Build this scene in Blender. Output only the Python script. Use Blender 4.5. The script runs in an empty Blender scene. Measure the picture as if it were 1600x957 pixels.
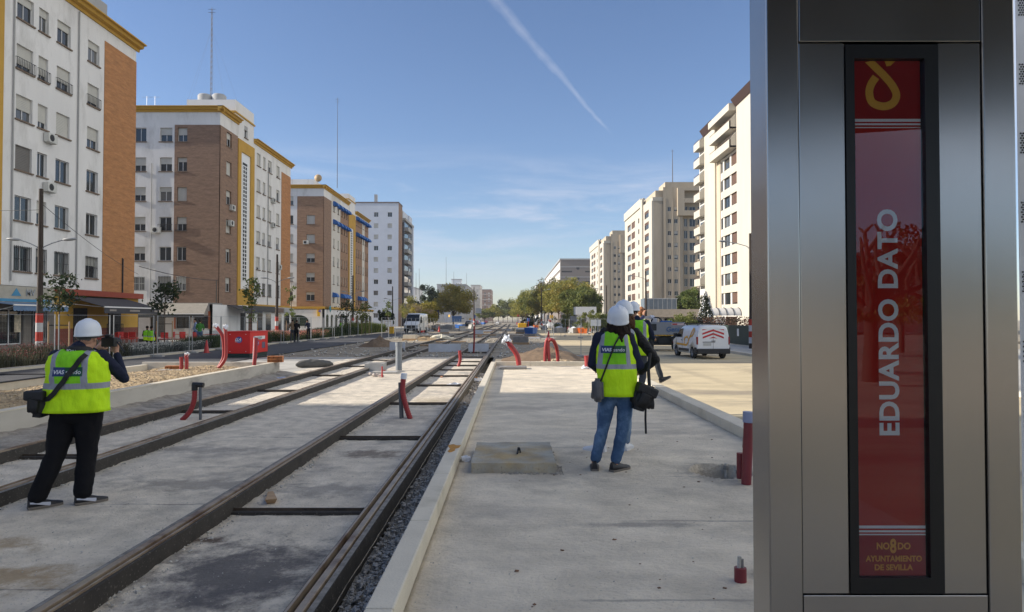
import bpy, bmesh, math, random
from math import sin, cos, pi, radians, tan, atan2, sqrt
from mathutils import Vector, Matrix, Euler, noise
from mathutils.bvhtree import BVHTree
random.seed(7)
SC = bpy.context.scene
COL = SC.collection
# ------------------------------------------------------------------ camera
F = 1067.0
CAMZ = 1.80
cam_d = bpy.data.cameras.new('camera'); cam = bpy.data.objects.new('camera', cam_d); COL.objects.link(cam)
cam_d.lens = 24.0; cam_d.sensor_width = 36; cam_d.clip_end = 6000; cam_d.clip_start = .05
PITCH = math.atan(21.5 / F); YAW = -1.0 / F * -1
cam.location = (0, 0, CAMZ)
cam.rotation_euler = (pi / 2 + PITCH, 0, YAW)
SC.camera = cam
_R = Euler((pi / 2 + PITCH, 0, YAW)).to_matrix()
def ray(px, py): return _R @ Vector(((px - 800) / F, -(py - 478.5) / F, -1))
def onz(px, py, z):
    r = ray(px, py); return Vector((0, 0, CAMZ)) + r * ((z - CAMZ) / r.z)
def aty(px, py, y):
    r = ray(px, py); return Vector((0, 0, CAMZ)) + r * (y / r.y)
# ------------------------------------------------------------------ materials
def _n(nt, t, **k):
    n = nt.nodes.new(t)
    for a, b in k.items(): setattr(n, a, b)
    return n
def rgb(c): return (c[0], c[1], c[2], 1)
MATS = {}
def M(name, col, rough=.8, metal=0., var=.12, scale=2.5, bump=0., bscale=30, col2=None, c2scale=.6, c2lo=.5, c2hi=.65, coord='P', spec=.5, stretch=None, speck=0., speckscale=60, speckcol=(.02, .02, .02), coat=0., aniso=0., detail=6):
    if name in MATS: return MATS[name]
    m = bpy.data.materials.new(name); m.use_nodes = True; nt = m.node_tree
    b = nt.nodes['Principled BSDF']; L = nt.links.new
    b.inputs['Roughness'].default_value = rough; b.inputs['Metallic'].default_value = metal
    b.inputs['Specular IOR Level'].default_value = spec; b.inputs['Coat Weight'].default_value = coat
    b.inputs['Anisotropic'].default_value = aniso
    if coord == 'P': src = _n(nt, 'ShaderNodeNewGeometry').outputs['Position']
    else: src = _n(nt, 'ShaderNodeTexCoord').outputs['Object']
    if stretch:
        mp = _n(nt, 'ShaderNodeMapping'); mp.inputs['Scale'].default_value = stretch; L(src, mp.inputs['Vector']); src = mp.outputs[0]
    def noise_(sc, det=detail, r=.6):
        n = _n(nt, 'ShaderNodeTexNoise'); n.inputs['Scale'].default_value = sc; n.inputs['Detail'].default_value = det; n.inputs['Roughness'].default_value = r
        L(src, n.inputs['Vector']); return n.outputs['Fac']
    f = noise_(scale)
    mr = _n(nt, 'ShaderNodeMapRange'); L(f, mr.inputs['Value']); mr.inputs['From Min'].default_value = .3; mr.inputs['From Max'].default_value = .7
    mr.inputs['To Min'].default_value = 1 - var; mr.inputs['To Max'].default_value = 1 + var
    base = _n(nt, 'ShaderNodeRGB'); base.outputs[0].default_value = rgb(col); cur = base.outputs[0]
    if col2:
        g = noise_(c2scale, 8, .65); m2 = _n(nt, 'ShaderNodeMapRange'); L(g, m2.inputs['Value']); m2.inputs['From Min'].default_value = c2lo; m2.inputs['From Max'].default_value = c2hi
        mx = _n(nt, 'ShaderNodeMix', data_type='RGBA'); L(m2.outputs[0], mx.inputs['Factor']); L(cur, mx.inputs['A']); mx.inputs['B'].default_value = rgb(col2); cur = mx.outputs['Result']
    if speck > 0:
        g = noise_(speckscale, 2, .5); m2 = _n(nt, 'ShaderNodeMapRange'); L(g, m2.inputs['Value']); m2.inputs['From Min'].default_value = .62; m2.inputs['From Max'].default_value = .72; m2.inputs['To Max'].default_value = speck
        mx = _n(nt, 'ShaderNodeMix', data_type='RGBA'); L(m2.outputs[0], mx.inputs['Factor']); L(cur, mx.inputs['A']); mx.inputs['B'].default_value = rgb(speckcol); cur = mx.outputs['Result']
    vm = _n(nt, 'ShaderNodeVectorMath', operation='SCALE'); L(cur, vm.inputs[0]); L(mr.outputs[0], vm.inputs['Scale'])
    L(vm.outputs[0], b.inputs['Base Color'])
    if bump > 0:
        g = noise_(bscale, 8, .7); bp = _n(nt, 'ShaderNodeBump'); bp.inputs['Strength'].default_value = 1; bp.inputs['Distance'].default_value = bump
        L(g, bp.inputs['Height']); L(bp.outputs[0], b.inputs['Normal'])
    MATS[name] = m; return m
def brick_mat(name, c1, c2, mortar, w=.25, h=.07, dark=None):
    if name in MATS: return MATS[name]
    m = bpy.data.materials.new(name); m.use_nodes = True; nt = m.node_tree; L = nt.links.new
    b = nt.nodes['Principled BSDF']; b.inputs['Roughness'].default_value = .85
    g = _n(nt, 'ShaderNodeNewGeometry'); s = _n(nt, 'ShaderNodeSeparateXYZ'); L(g.outputs['Position'], s.inputs[0])
    a = _n(nt, 'ShaderNodeMath', operation='ADD'); L(s.outputs[0], a.inputs[0]); L(s.outputs[1], a.inputs[1])
    c = _n(nt, 'ShaderNodeCombineXYZ'); L(a.outputs[0], c.inputs[0]); L(s.outputs[2], c.inputs[1])
    t = _n(nt, 'ShaderNodeTexBrick'); L(c.outputs[0], t.inputs['Vector']); t.inputs['Scale'].default_value = 1
    t.inputs['Brick Width'].default_value = w; t.inputs['Row Height'].default_value = h; t.inputs['Mortar Size'].default_value = .008
    t.inputs['Color1'].default_value = rgb(c1); t.inputs['Color2'].default_value = rgb(c2); t.inputs['Mortar'].default_value = rgb(mortar)
    mp = _n(nt, 'ShaderNodeMapping'); mp.inputs['Scale'].default_value = (.9, 3.5, 1); L(c.outputs[0], mp.inputs['Vector'])
    n = _n(nt, 'ShaderNodeTexNoise'); n.inputs['Scale'].default_value = 1.2; n.inputs['Detail'].default_value = 8; n.inputs['Roughness'].default_value = .7; L(mp.outputs[0], n.inputs['Vector'])
    mr = _n(nt, 'ShaderNodeMapRange'); L(n.outputs['Fac'], mr.inputs['Value']); mr.inputs['From Min'].default_value = .3; mr.inputs['From Max'].default_value = .7; mr.inputs['To Min'].default_value = .72; mr.inputs['To Max'].default_value = 1.22
    vm = _n(nt, 'ShaderNodeVectorMath', operation='SCALE'); L(t.outputs['Color'], vm.inputs[0]); L(mr.outputs[0], vm.inputs['Scale']); L(vm.outputs[0], b.inputs['Base Color'])
    MATS[name] = m; return m
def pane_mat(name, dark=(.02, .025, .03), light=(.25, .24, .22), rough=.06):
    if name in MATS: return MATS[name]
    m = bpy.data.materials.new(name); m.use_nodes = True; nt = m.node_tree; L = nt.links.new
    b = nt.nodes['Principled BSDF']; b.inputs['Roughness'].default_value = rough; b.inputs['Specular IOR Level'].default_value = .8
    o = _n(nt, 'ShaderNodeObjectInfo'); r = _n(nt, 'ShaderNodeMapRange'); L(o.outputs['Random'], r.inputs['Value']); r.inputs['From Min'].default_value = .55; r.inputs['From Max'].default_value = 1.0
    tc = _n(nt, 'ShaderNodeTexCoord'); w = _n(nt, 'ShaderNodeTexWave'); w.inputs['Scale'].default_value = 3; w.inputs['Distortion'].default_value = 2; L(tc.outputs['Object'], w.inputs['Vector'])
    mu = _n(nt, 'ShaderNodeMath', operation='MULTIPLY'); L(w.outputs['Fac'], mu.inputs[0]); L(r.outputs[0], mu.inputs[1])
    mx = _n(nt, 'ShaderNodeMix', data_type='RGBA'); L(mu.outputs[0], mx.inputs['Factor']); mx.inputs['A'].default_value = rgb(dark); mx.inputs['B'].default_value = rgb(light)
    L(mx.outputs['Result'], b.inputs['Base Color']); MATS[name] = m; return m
# ------------------------------------------------------------------ object helpers
def tag(o, label=None, cat=None, group=None, kind=None):
    if label: o['label'] = label
    if cat: o['category'] = cat
    if group: o['group'] = group
    if kind: o['kind'] = kind
    return o
def empty(name, loc=(0, 0, 0), rz=0., label=None, cat=None, group=None):
    o = bpy.data.objects.new(name, None); COL.objects.link(o); o.location = loc; o.rotation_euler = (0, 0, rz); o.empty_display_size = .2
    return tag(o, label, cat, group)
class MB:
    """collects primitives; build() links them as one mesh object"""
    def __init__(s): s.v = []; s.f = []; s.mi = []; s.sm = []; s.cur = 0; s.smooth = False
    def add(s, vs, fs, smooth=None):
        k = len(s.v); s.v += [tuple(p) for p in vs]
        for f in fs: s.f.append([k + i for i in f]); s.mi.append(s.cur); s.sm.append(s.smooth if smooth is None else smooth)
        return s
    def box(s, x0, x1, y0, y1, z0, z1, mt=None):
        vs = [Vector(p) for p in ((x0, y0, z0), (x1, y0, z0), (x1, y1, z0), (x0, y1, z0), (x0, y0, z1), (x1, y0, z1), (x1, y1, z1), (x0, y1, z1))]
        if mt: vs = [mt @ p for p in vs]
        return s.add(vs, [(3, 2, 1, 0), (4, 5, 6, 7), (0, 1, 5, 4), (1, 2, 6, 5), (2, 3, 7, 6), (3, 0, 4, 7)])
    def cbox(s, c, sz, mt=None):
        return s.box(c[0] - sz[0] / 2, c[0] + sz[0] / 2, c[1] - sz[1] / 2, c[1] + sz[1] / 2, c[2] - sz[2] / 2, c[2] + sz[2] / 2, mt)
    def bar(s, a, b, w, h=None):
        a = Vector(a); b = Vector(b); d = (b - a); l = d.length
        q = d.to_track_quat('X', 'Z').to_matrix().to_4x4(); mt = Matrix.Translation(a) @ q
        h = h or w; return s.box(0, l, -w / 2, w / 2, -h / 2, h / 2, mt)
    def tube(s, pts, r, seg=8, caps=True, smooth=True):
        pts = [Vector(p) for p in pts]; n = len(pts); rs = r if isinstance(r, (list, tuple)) else [r] * n
        vs = []; up = Vector((0, 0, 1)); prev = None
        for i, p in enumerate(pts):
            d = (pts[min(i + 1, n - 1)] - pts[max(i - 1, 0)]).normalized()
            if prev is None: u = d.orthogonal().normalized()
            else: u = (prev - d * prev.dot(d)); u = u.normalized() if u.length > 1e-6 else d.orthogonal().normalized()
            prev = u; w = d.cross(u)
            for k in range(seg): a = 2 * pi * k / seg; vs.append(p + (u * cos(a) + w * sin(a)) * rs[i])
        fs = [(i * seg + k, i * seg + (k + 1) % seg, (i + 1) * seg + (k + 1) % seg, (i + 1) * seg + k) for i in range(n - 1) for k in range(seg)]
        s.add(vs, fs, smooth)
        if caps: s.add(vs[:seg], [tuple(reversed(range(seg)))], False); s.add(vs[-seg:], [tuple(range(seg))], False)
        return s
    def cyl(s, c, r, h, seg=16, r2=None): return s.tube([c, (c[0], c[1], c[2] + h)], [r, r if r2 is None else r2], seg)
    def lathe(s, prof, seg=24, c=(0, 0, 0), mt=None, smooth=True):
        vs = [Vector((c[0] + r * cos(2 * pi * k / seg), c[1] + r * sin(2 * pi * k / seg), c[2] + z)) for r, z in prof for k in range(seg)]
        if mt: vs = [mt @ v for v in vs]
        fs = [(i * seg + k, i * seg + (k + 1) % seg, (i + 1) * seg + (k + 1) % seg, (i + 1) * seg + k) for i in range(len(prof) - 1) for k in range(seg)]
        return s.add(vs, fs, smooth)
    def loft(s, rings, closed=True, caps=True, smooth=True):
        n = len(rings[0]); vs = [p for r in rings for p in r]; kk = n if closed else n - 1
        fs = [(i * n + k, i * n + (k + 1) % n, (i + 1) * n + (k + 1) % n, (i + 1) * n + k) for i in range(len(rings) - 1) for k in range(kk)]
        s.add(vs, fs, smooth)
        if caps: s.add(rings[0], [tuple(reversed(range(n)))], False); s.add(rings[-1], [tuple(range(n))], False)
        return s
    def poly(s, pts, th, n):
        """flat polygon with thickness th along -n"""
        n = Vector(n).normalized(); a = [Vector(p) for p in pts]; b = [p - n * th for p in a]; k = len(a)
        return s.add(a + b, [tuple(range(k)), tuple(reversed(range(k, 2 * k)))] + [(i, i + k, (i + 1) % k + k, (i + 1) % k) for i in range(k)])
    def ell(s, c, r, seg=16, rings=10, mt=None):
        vs = [];
        for i in range(rings + 1):
            a = -pi / 2 + pi * i / rings
            for k in range(seg):
                p = Vector((r[0] * cos(a) * cos(2 * pi * k / seg), r[1] * cos(a) * sin(2 * pi * k / seg), r[2] * sin(a)))
                if mt: p = mt @ p
                vs.append(p + Vector(c))
        fs = [(i * seg + k, i * seg + (k + 1) % seg, (i + 1) * seg + (k + 1) % seg, (i + 1) * seg + k) for i in range(rings) for k in range(seg)]
        return s.add(vs, fs, True)
    def cap(s, p1, r1, p2, r2, seg=14):
        """tapered capsule"""
        p1 = Vector(p1); p2 = Vector(p2); d = p2 - p1; l = d.length; d = d / l
        pts = []; rs = []
        for i in range(5): a = -pi / 2 + pi / 2 * i / 5; pts.append(p1 + d * r1 * sin(a)); rs.append(max(r1 * cos(a), .0005))
        pts.append(p1); rs.append(r1); pts.append(p2); rs.append(r2)
        for i in range(1, 6): a = pi / 2 * i / 5; pts.append(p2 + d * r2 * sin(a)); rs.append(max(r2 * cos(a), .0005))
        return s.tube(pts, rs, seg)
    def build(s, name, mat, parent=None, loc=None, rz=0., smooth=None, bevel=0., recalc=False):
        me = bpy.data.meshes.new(name); me.from_pydata(s.v, [], s.f); ms = mat if isinstance(mat, (list, tuple)) else [mat]
        for m in ms: me.materials.append(m)
        me.polygons.foreach_set('material_index', s.mi if len(ms) > 1 else [0] * len(s.f))
        me.polygons.foreach_set('use_smooth', s.sm if smooth is None else [smooth] * len(s.f))
        me.update()
        if recalc:
            bm = bmesh.new(); bm.from_mesh(me); bmesh.ops.remove_doubles(bm, verts=bm.verts, dist=1e-5); bmesh.ops.recalc_face_normals(bm, faces=bm.faces); bm.to_mesh(me); bm.free()
        o = bpy.data.objects.new(name, me); COL.objects.link(o)
        if parent: o.parent = parent
        if loc is not None: o.location = loc
        o.rotation_euler = (0, 0, rz)
        if bevel > 0:
            md = o.modifiers.new('bevel', 'BEVEL'); md.width = bevel; md.segments = 2; md.limit_method = 'ANGLE'
        return o
def from_mesh(name, me, parent=None, loc=None, rz=0.):
    o = bpy.data.objects.new(name, me); COL.objects.link(o)
    if parent: o.parent = parent
    if loc is not None: o.location = loc
    o.rotation_euler = (0, 0, rz); return o
def bake(o):
    """apply modifiers without operators"""
    dg = bpy.context.evaluated_depsgraph_get(); dg.update(); ev = o.evaluated_get(dg)
    me = bpy.data.meshes.new_from_object(ev); old = o.data; o.modifiers.clear(); o.data = me; me.name = old.name; return o
def remesh(o, vox, smooth=3, disp=0., dscale=.15, fac=.5):
    r = o.modifiers.new('r', 'REMESH'); r.mode = 'VOXEL'; r.voxel_size = vox; r.use_smooth_shade = True
    if smooth: s = o.modifiers.new('s', 'SMOOTH'); s.iterations = smooth; s.factor = fac
    if disp:
        t = bpy.data.textures.new('folds', 'CLOUDS'); t.noise_scale = dscale; t.noise_depth = 3
        d = o.modifiers.new('d', 'DISPLACE'); d.texture = t; d.strength = disp; d.mid_level = .5; d.texture_coords = 'LOCAL'
    return bake(o)
def children(o, _c={}):
    return [x for x in COL.objects if x.parent == o]
def copy_thing(root, tree, loc, rz=None, label=None, scale=None, name=None):
    """root copied with its parts; tree = list of (child, [grandchildren])"""
    r = root.copy(); COL.objects.link(r); r.location = loc
    if rz is not None: r.rotation_euler = (0, 0, rz)
    if label: r['label'] = label
    if scale: r.scale = (scale,) * 3 if isinstance(scale, (int, float)) else scale
    for ch, gs in tree:
        c = ch.copy(); COL.objects.link(c); c.parent = r
        for g in gs: d = g.copy(); COL.objects.link(d); d.parent = c
    return r
def tree_of(root):
    allo = list(COL.objects); cs = [o for o in allo if o.parent == root]
    return [(c, [g for g in allo if g.parent == c]) for c in cs]
ORD = 'first second third fourth fifth sixth seventh eighth ninth tenth eleventh twelfth thirteenth fourteenth fifteenth sixteenth seventeenth eighteenth nineteenth twentieth'.split()
def text_mesh(s, size, ext=.002, offset=0., align='CENTER', shear=0., spacing=1.):
    c = bpy.data.curves.new('txt', 'FONT'); c.body = s; c.size = size; c.extrude = ext; c.offset = offset; c.align_x = align; c.align_y = 'CENTER'; c.shear = shear; c.space_character = spacing; c.resolution_u = 4
    o = bpy.data.objects.new('txt', c); COL.objects.link(o); dg = bpy.context.evaluated_depsgraph_get(); dg.update()
    me = bpy.data.meshes.new_from_object(o.evaluated_get(dg)); bpy.data.objects.remove(o); bpy.data.curves.remove(c); return me
def text(name, s, size, mat, parent, loc, rot, **k):
    me = text_mesh(s, size, **k); me.materials.clear(); me.materials.append(mat)
    o = bpy.data.objects.new(name, me); COL.objects.link(o); o.parent = parent; o.location = loc; o.rotation_euler = rot; return o
# ------------------------------------------------------------------ shared materials
W_WHITE = M('white_render', (.72, .71, .70), .9, var=.06, scale=.7, bump=.004, bscale=12, col2=(.50, .49, .47), c2scale=.8, c2lo=.52, c2hi=.75, stretch=(1, 1, .35))
W_WARM = M('cream_render', (.62, .59, .54), .9, var=.07, scale=.6, bump=.004, bscale=12, col2=(.47, .43, .36), c2scale=.5, c2lo=.55, c2hi=.8, stretch=(1, 1, .25))
W_BLUE = M('pale_blue_render', (.56, .60, .68), .9, var=.04, scale=.5)
W_YEL = M('ochre_render', (.50, .29, .045), .85, var=.08, scale=1.)
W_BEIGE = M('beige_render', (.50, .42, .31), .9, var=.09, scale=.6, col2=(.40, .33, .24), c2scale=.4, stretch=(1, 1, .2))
W_GREY = M('grey_render', (.36, .36, .36), .9, var=.08, scale=.5)
BR_O = brick_mat('orange_brick', (.42, .175, .058), (.47, .21, .075), (.37, .21, .11))
BR_C = brick_mat('tan_brick', (.29, .165, .10), (.34, .20, .125), (.30, .21, .14))
BR_B = brick_mat('brown_brick', (.235, .14, .095), (.28, .17, .115), (.25, .18, .13))
SILL = M('sill_clay', (.17, .12, .085), .8)
FRAME = M('window_frame_white', (.62, .62, .62), .5, var=.03)
FRAME_D = M('window_frame_dark', (.06, .045, .035), .5)
SHUT = M('roller_shutter', (.50, .49, .45), .7, var=.08, scale=1.3)
SHUT_G = M('roller_shutter_grey', (.16, .15, .14), .7, var=.08, scale=1.3)
SHUT_B = M('roller_shutter_brown', (.11, .06, .04), .7, var=.15, scale=1.3)
IRON = M('dark_iron', (.03, .03, .032), .6, metal=.3)
IRON_W = M('white_iron', (.55, .55, .53), .6)
GALV = M('galvanised_steel', (.42, .43, .44), .45, metal=.7, var=.15, scale=8)
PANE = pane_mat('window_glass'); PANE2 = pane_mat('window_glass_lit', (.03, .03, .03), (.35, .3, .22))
CONC = M('concrete', (.42, .41, .39), .9, var=.14, scale=3, bump=.006, bscale=25, col2=(.33, .31, .28), c2scale=.9, speck=.25, speckscale=90)
CONC_D = M('dark_concrete', (.22, .21, .20), .9, var=.2, scale=4, bump=.008, bscale=25)
ACM = M('ac_white', (.55, .55, .52), .6); DARK = M('dark_void', (.012, .012, .013), .7, var=.1)
ASPH = M('asphalt', (.055, .056, .062), .85, var=.2, scale=1.2, bump=.003, bscale=120, col2=(.11, .108, .105), c2scale=.25, c2lo=.5, c2hi=.75, speck=.4, speckscale=200, speckcol=(.2, .2, .2))
RED = M('red_plastic', (.42, .022, .02), .45, var=.1, scale=8)
REDDUCT = M('red_corrugated_duct', (.30, .028, .03), .5, var=.15, scale=9, stretch=(1, 1, 4))
WHITE = M('white_paint', (.78, .78, .77), .35, var=.02)
WPLAST = M('white_plastic', (.72, .74, .78), .4, var=.08, scale=6)
BLACK = M('black_plastic', (.012, .012, .013), .5)
RUBBER = M('tyre_rubber', (.02, .02, .02), .8)
YEL = M('safety_yellow', (.75, .42, .02), .5); ORNG = M('orange_plastic', (.75, .16, .02), .5)
WOOD = M('timber', (.38, .25, .14), .8, var=.2, scale=9, stretch=(1, 6, 1))
BARK = M('bark', (.10, .07, .05), .9, var=.25, scale=9, bump=.01, bscale=20)
BLUE = M('blue_plastic', (.02, .12, .42), .5)
# ================================================================== facade tools
_win = {}
def win_proto(w, h, kind, sh):
    """kind: plain, grille, rail, dark ; sh = closed share of the roller shutter. returns list of (name, mesh, mat) with first the frame"""
    key = (round(w, 2), round(h, 2), kind, round(sh, 2))
    if key in _win: return _win[key]
    t = .055; dp = .20; out = []
    fm = FRAME_D if 'brown' in kind else FRAME
    m = MB(); y0, y1 = dp - .05, dp
    m.box(0, w, y0, y1, 0, t).box(0, w, y0, y1, h - t, h).box(0, t, y0, y1, t, h - t).box(w - t, w, y0, y1, t, h - t)
    if w > .75: m.box(w / 2 - t / 2, w / 2 + t / 2, y0, y1, t, h - t)
    o = m.build('window', fm); out.append(('window', o.data)); bpy.data.objects.remove(o)
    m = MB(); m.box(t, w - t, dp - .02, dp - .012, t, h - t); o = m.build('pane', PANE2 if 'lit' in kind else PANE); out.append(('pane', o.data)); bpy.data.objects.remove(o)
    if sh > .02:
        m = MB(); k = max(2, int(h * sh / .09))
        for i in range(k):
            z1 = h - i * h * sh / k; z0 = z1 - h * sh / k
            m.add([(t * .4, dp - .075, z0), (w - t * .4, dp - .075, z0), (w - t * .4, dp - .085, z0 + .02), (t * .4, dp - .085, z0 + .02), (t * .4, dp - .075, z1), (w - t * .4, dp - .075, z1)], [(0, 1, 2, 3), (3, 2, 5, 4)])
        m.box(t * .4, w - t * .4, dp - .08, dp - .055, h - h * sh - .03, h - h * sh)
        o = m.build('shutter', SHUT_B if 'brown' in kind else (SHUT_G if 'grey' in kind else SHUT)); out.append(('shutter', o.data)); bpy.data.objects.remove(o)
    if 'nosill' not in kind:
        m = MB(); m.box(-.09, w + .09, -.09, dp, -.085, -.003); o = m.build('sill', SILL if 'brown' not in kind else W_BEIGE, bevel=0); out.append(('sill', o.data)); bpy.data.objects.remove(o)
    if 'grille' in kind:
        m = MB(); n = max(4, int(w / .14))
        for i in range(n + 1): x = .0 + w * i / n; m.bar((x, -.05, -.02), (x, -.05, h + .04), .022)
        for z in (.04, h * .5, h - .02): m.bar((0, -.05, z), (w, -.05, z), .026)
        for x in (0, w):
            for z in (.04, h - .02): m.bar((x, -.05, z), (x, .04, z), .022)
        o = m.build('grille', IRON_W if 'white' in kind else IRON); out.append(('grille', o.data)); bpy.data.objects.remove(o)
    if 'rail' in kind:
        m = MB(); n = max(4, int(w / .12)); hh = .62
        for i in range(n + 1): x = -.08 + (w + .16) * i / n; m.bar((x, -.11, .0), (x, -.11, hh), .018)
        for z in (.02, hh): m.bar((-.08, -.11, z), (w + .08, -.11, z), .025); m.bar((-.08, -.11, z), (-.08, 0, z), .02); m.bar((w + .08, -.11, z), (w + .08, 0, z), .02)
        o = m.build('railing', IRON_W if 'white' in kind else IRON); out.append(('railing', o.data)); bpy.data.objects.remove(o)
    _win[key] = out; return out
class Facade:
    """a wall in local x (u) / z, front towards local -y; placed at origin with rotation rz under the building"""
    def __init__(s, parent, origin, rz): s.p = parent; s.o = Vector(origin); s.rz = rz; s.wins = []
    def w(s, u, z, w, h, kind='plain', sh=None, full=True):
        """window centred at u,z"""
        s.wins.append((u - w / 2, z - h / 2, w, h, kind, random.choice([0, .3, .45, .55, .7, 1]) if sh is None else sh, full)); return s
    def wall(s, name, mat, u0, u1, z0, z1, proud=0., dp=.2, holes=True):
        hs = [h for h in s.wins if holes and h[0] >= u0 - 1e-4 and h[0] + h[2] <= u1 + 1e-4 and h[1] >= z0 - 1e-4 and h[1] + h[3] <= z1 + 1e-4]
        us = sorted({u0, u1, *[h[0] for h in hs], *[h[0] + h[2] for h in hs]}); zs = sorted({z0, z1, *[h[1] for h in hs], *[h[1] + h[3] for h in hs]})
        m = MB(); y = -proud
        for i in range(len(us) - 1):
            if us[i + 1] - us[i] < 1e-5: continue
            for j in range(len(zs) - 1):
                if zs[j + 1] - zs[j] < 1e-5: continue
                cu = (us[i] + us[i + 1]) / 2; cz = (zs[j] + zs[j + 1]) / 2
                if any(h[0] < cu < h[0] + h[2] and h[1] < cz < h[1] + h[3] for h in hs): continue
                m.add([(us[i], y, zs[j]), (us[i + 1], y, zs[j]), (us[i + 1], y, zs[j + 1]), (us[i], y, zs[j + 1])], [(0, 1, 2, 3)])
        for a, b, w, h, *_ in hs:
            y2 = dp; A = (a, b); 
            q = [(a, b), (a + w, b), (a + w, b + h), (a, b + h)]
            for k in range(4):
                p, r = q[k], q[(k + 1) % 4]
                m.add([(p[0], y, p[1]), (r[0], y, r[1]), (r[0], y2, r[1]), (p[0], y2, p[1])], [(3, 2, 1, 0)])
            m.add([(a, y2, b), (a + w, y2, b), (a + w, y2, b + h), (a, y2, b + h)], [(0, 1, 2, 3)])
        if proud > 0:
            q = [(u0, z0), (u1, z0), (u1, z1), (u0, z1)]
            for k in range(4):
                p, r = q[k], q[(k + 1) % 4]; m.add([(p[0], y, p[1]), (r[0], y, r[1]), (r[0], 0.02, r[1]), (p[0], 0.02, p[1])], [(0, 1, 2, 3)])
        return s.put(m, name, mat)
    def put(s, m, name, mat, **k):
        return m.build(name, mat, s.p, loc=s.o, rz=s.rz, **k)
    def pt(s, u, y, z): return s.o + Matrix.Rotation(s.rz, 3, 'Z') @ Vector((u, y, z))
    def place(s):
        for a, b, w, h, kind, sh, full in s.wins:
            if kind == 'hole': continue
            pr = win_proto(w, h, kind, sh); root = from_mesh('window', pr[0][1], s.p, s.pt(a, 0, b), s.rz)
            for nm, me in pr[1:]:
                if nm == 'sill' and not full: continue
                from_mesh(nm, me, root)
    def box(s, name, mat, u0, u1, y0, y1, z0, z1, **k): return s.put(MB().box(u0, u1, y0, y1, z0, z1), name, mat, **k)
    def ac(s, u, z, y=0.):
        m = MB(); m.box(u - .4, u + .4, y - .36, y - .04, z, z + .56); m.bar((u - .3, y - .34, z - .02), (u - .3, y, z - .02), .03); m.bar((u + .3, y - .34, z - .02), (u + .3, y, z - .02), .03)
        o = s.put(m, 'air_conditioner', ACM, bevel=.02)
        m = MB(); mt = Matrix.Translation((u - .1, y - .363, z + .28)) @ Matrix.Rotation(pi / 2, 4, 'X'); m.lathe([(.001, 0), (.05, .004), (.07, 0), (.12, .005), (.14, 0), (.19, .006), (.21, 0)], 20, mt=mt)
        g = m.build('fan_grille', IRON, o)
        for k in range(1): pass
        return o
    def cornice(s, u0, u1, z, h=.5, out=.35, mat=None, name='cornice'):
        m = MB(); prof = [(0.02, z), (-.1, z), (-.12, z + h * .35), (-out * .6, z + h * .45), (-out * .7, z + h * .8), (-out, z + h * .85), (-out, z + h), (.02, z + h)]
        a = [(u0, y, zz) for y, zz in prof]; b = [(u1, y, zz) for y, zz in prof]; n = len(prof)
        m.add(a + b, [tuple(range(n)), tuple(reversed(range(n, 2 * n)))] + [(i, n + i, n + (i + 1) % n, (i + 1) % n) for i in range(n)])
        return s.put(m, name, mat or W_YEL)
def core(parent, x0, x1, y0, y1, z1, mat, faces=('l', 'b', 't'), z0=0, inset=.35):
    """the parts of a building's box no facade covers, plus a dark inner core a little behind the facades"""
    m = MB(); m.box(x0 + inset, x1 - inset, y0 + inset, y1 - inset, z0, z1 - .3); return m.build('rear_wall', mat, parent)
def awning_blue(fc, u, z, w=1.3, dp=.8):
    m = MB(); n = 8
    rings = []
    for i in range(n + 1):
        a = pi / 2 * i / n; rings.append([(u - w / 2 , -dp * sin(a), z + .75 * cos(a) - .2), (u + w / 2, -dp * sin(a), z + .75 * cos(a) - .2)])
    vs = [p for r in rings for p in r]; m.add(vs, [(2 * i, 2 * i + 1, 2 * i + 3, 2 * i + 2) for i in range(n)], True)
    for sx in (0, 1): m.add([rings[i][sx] for i in range(n + 1)] + [(rings[0][sx][0], 0, z - .2)], [tuple(range(n + 2))])
    return fc.put(m, 'awning', BLUE)
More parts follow.
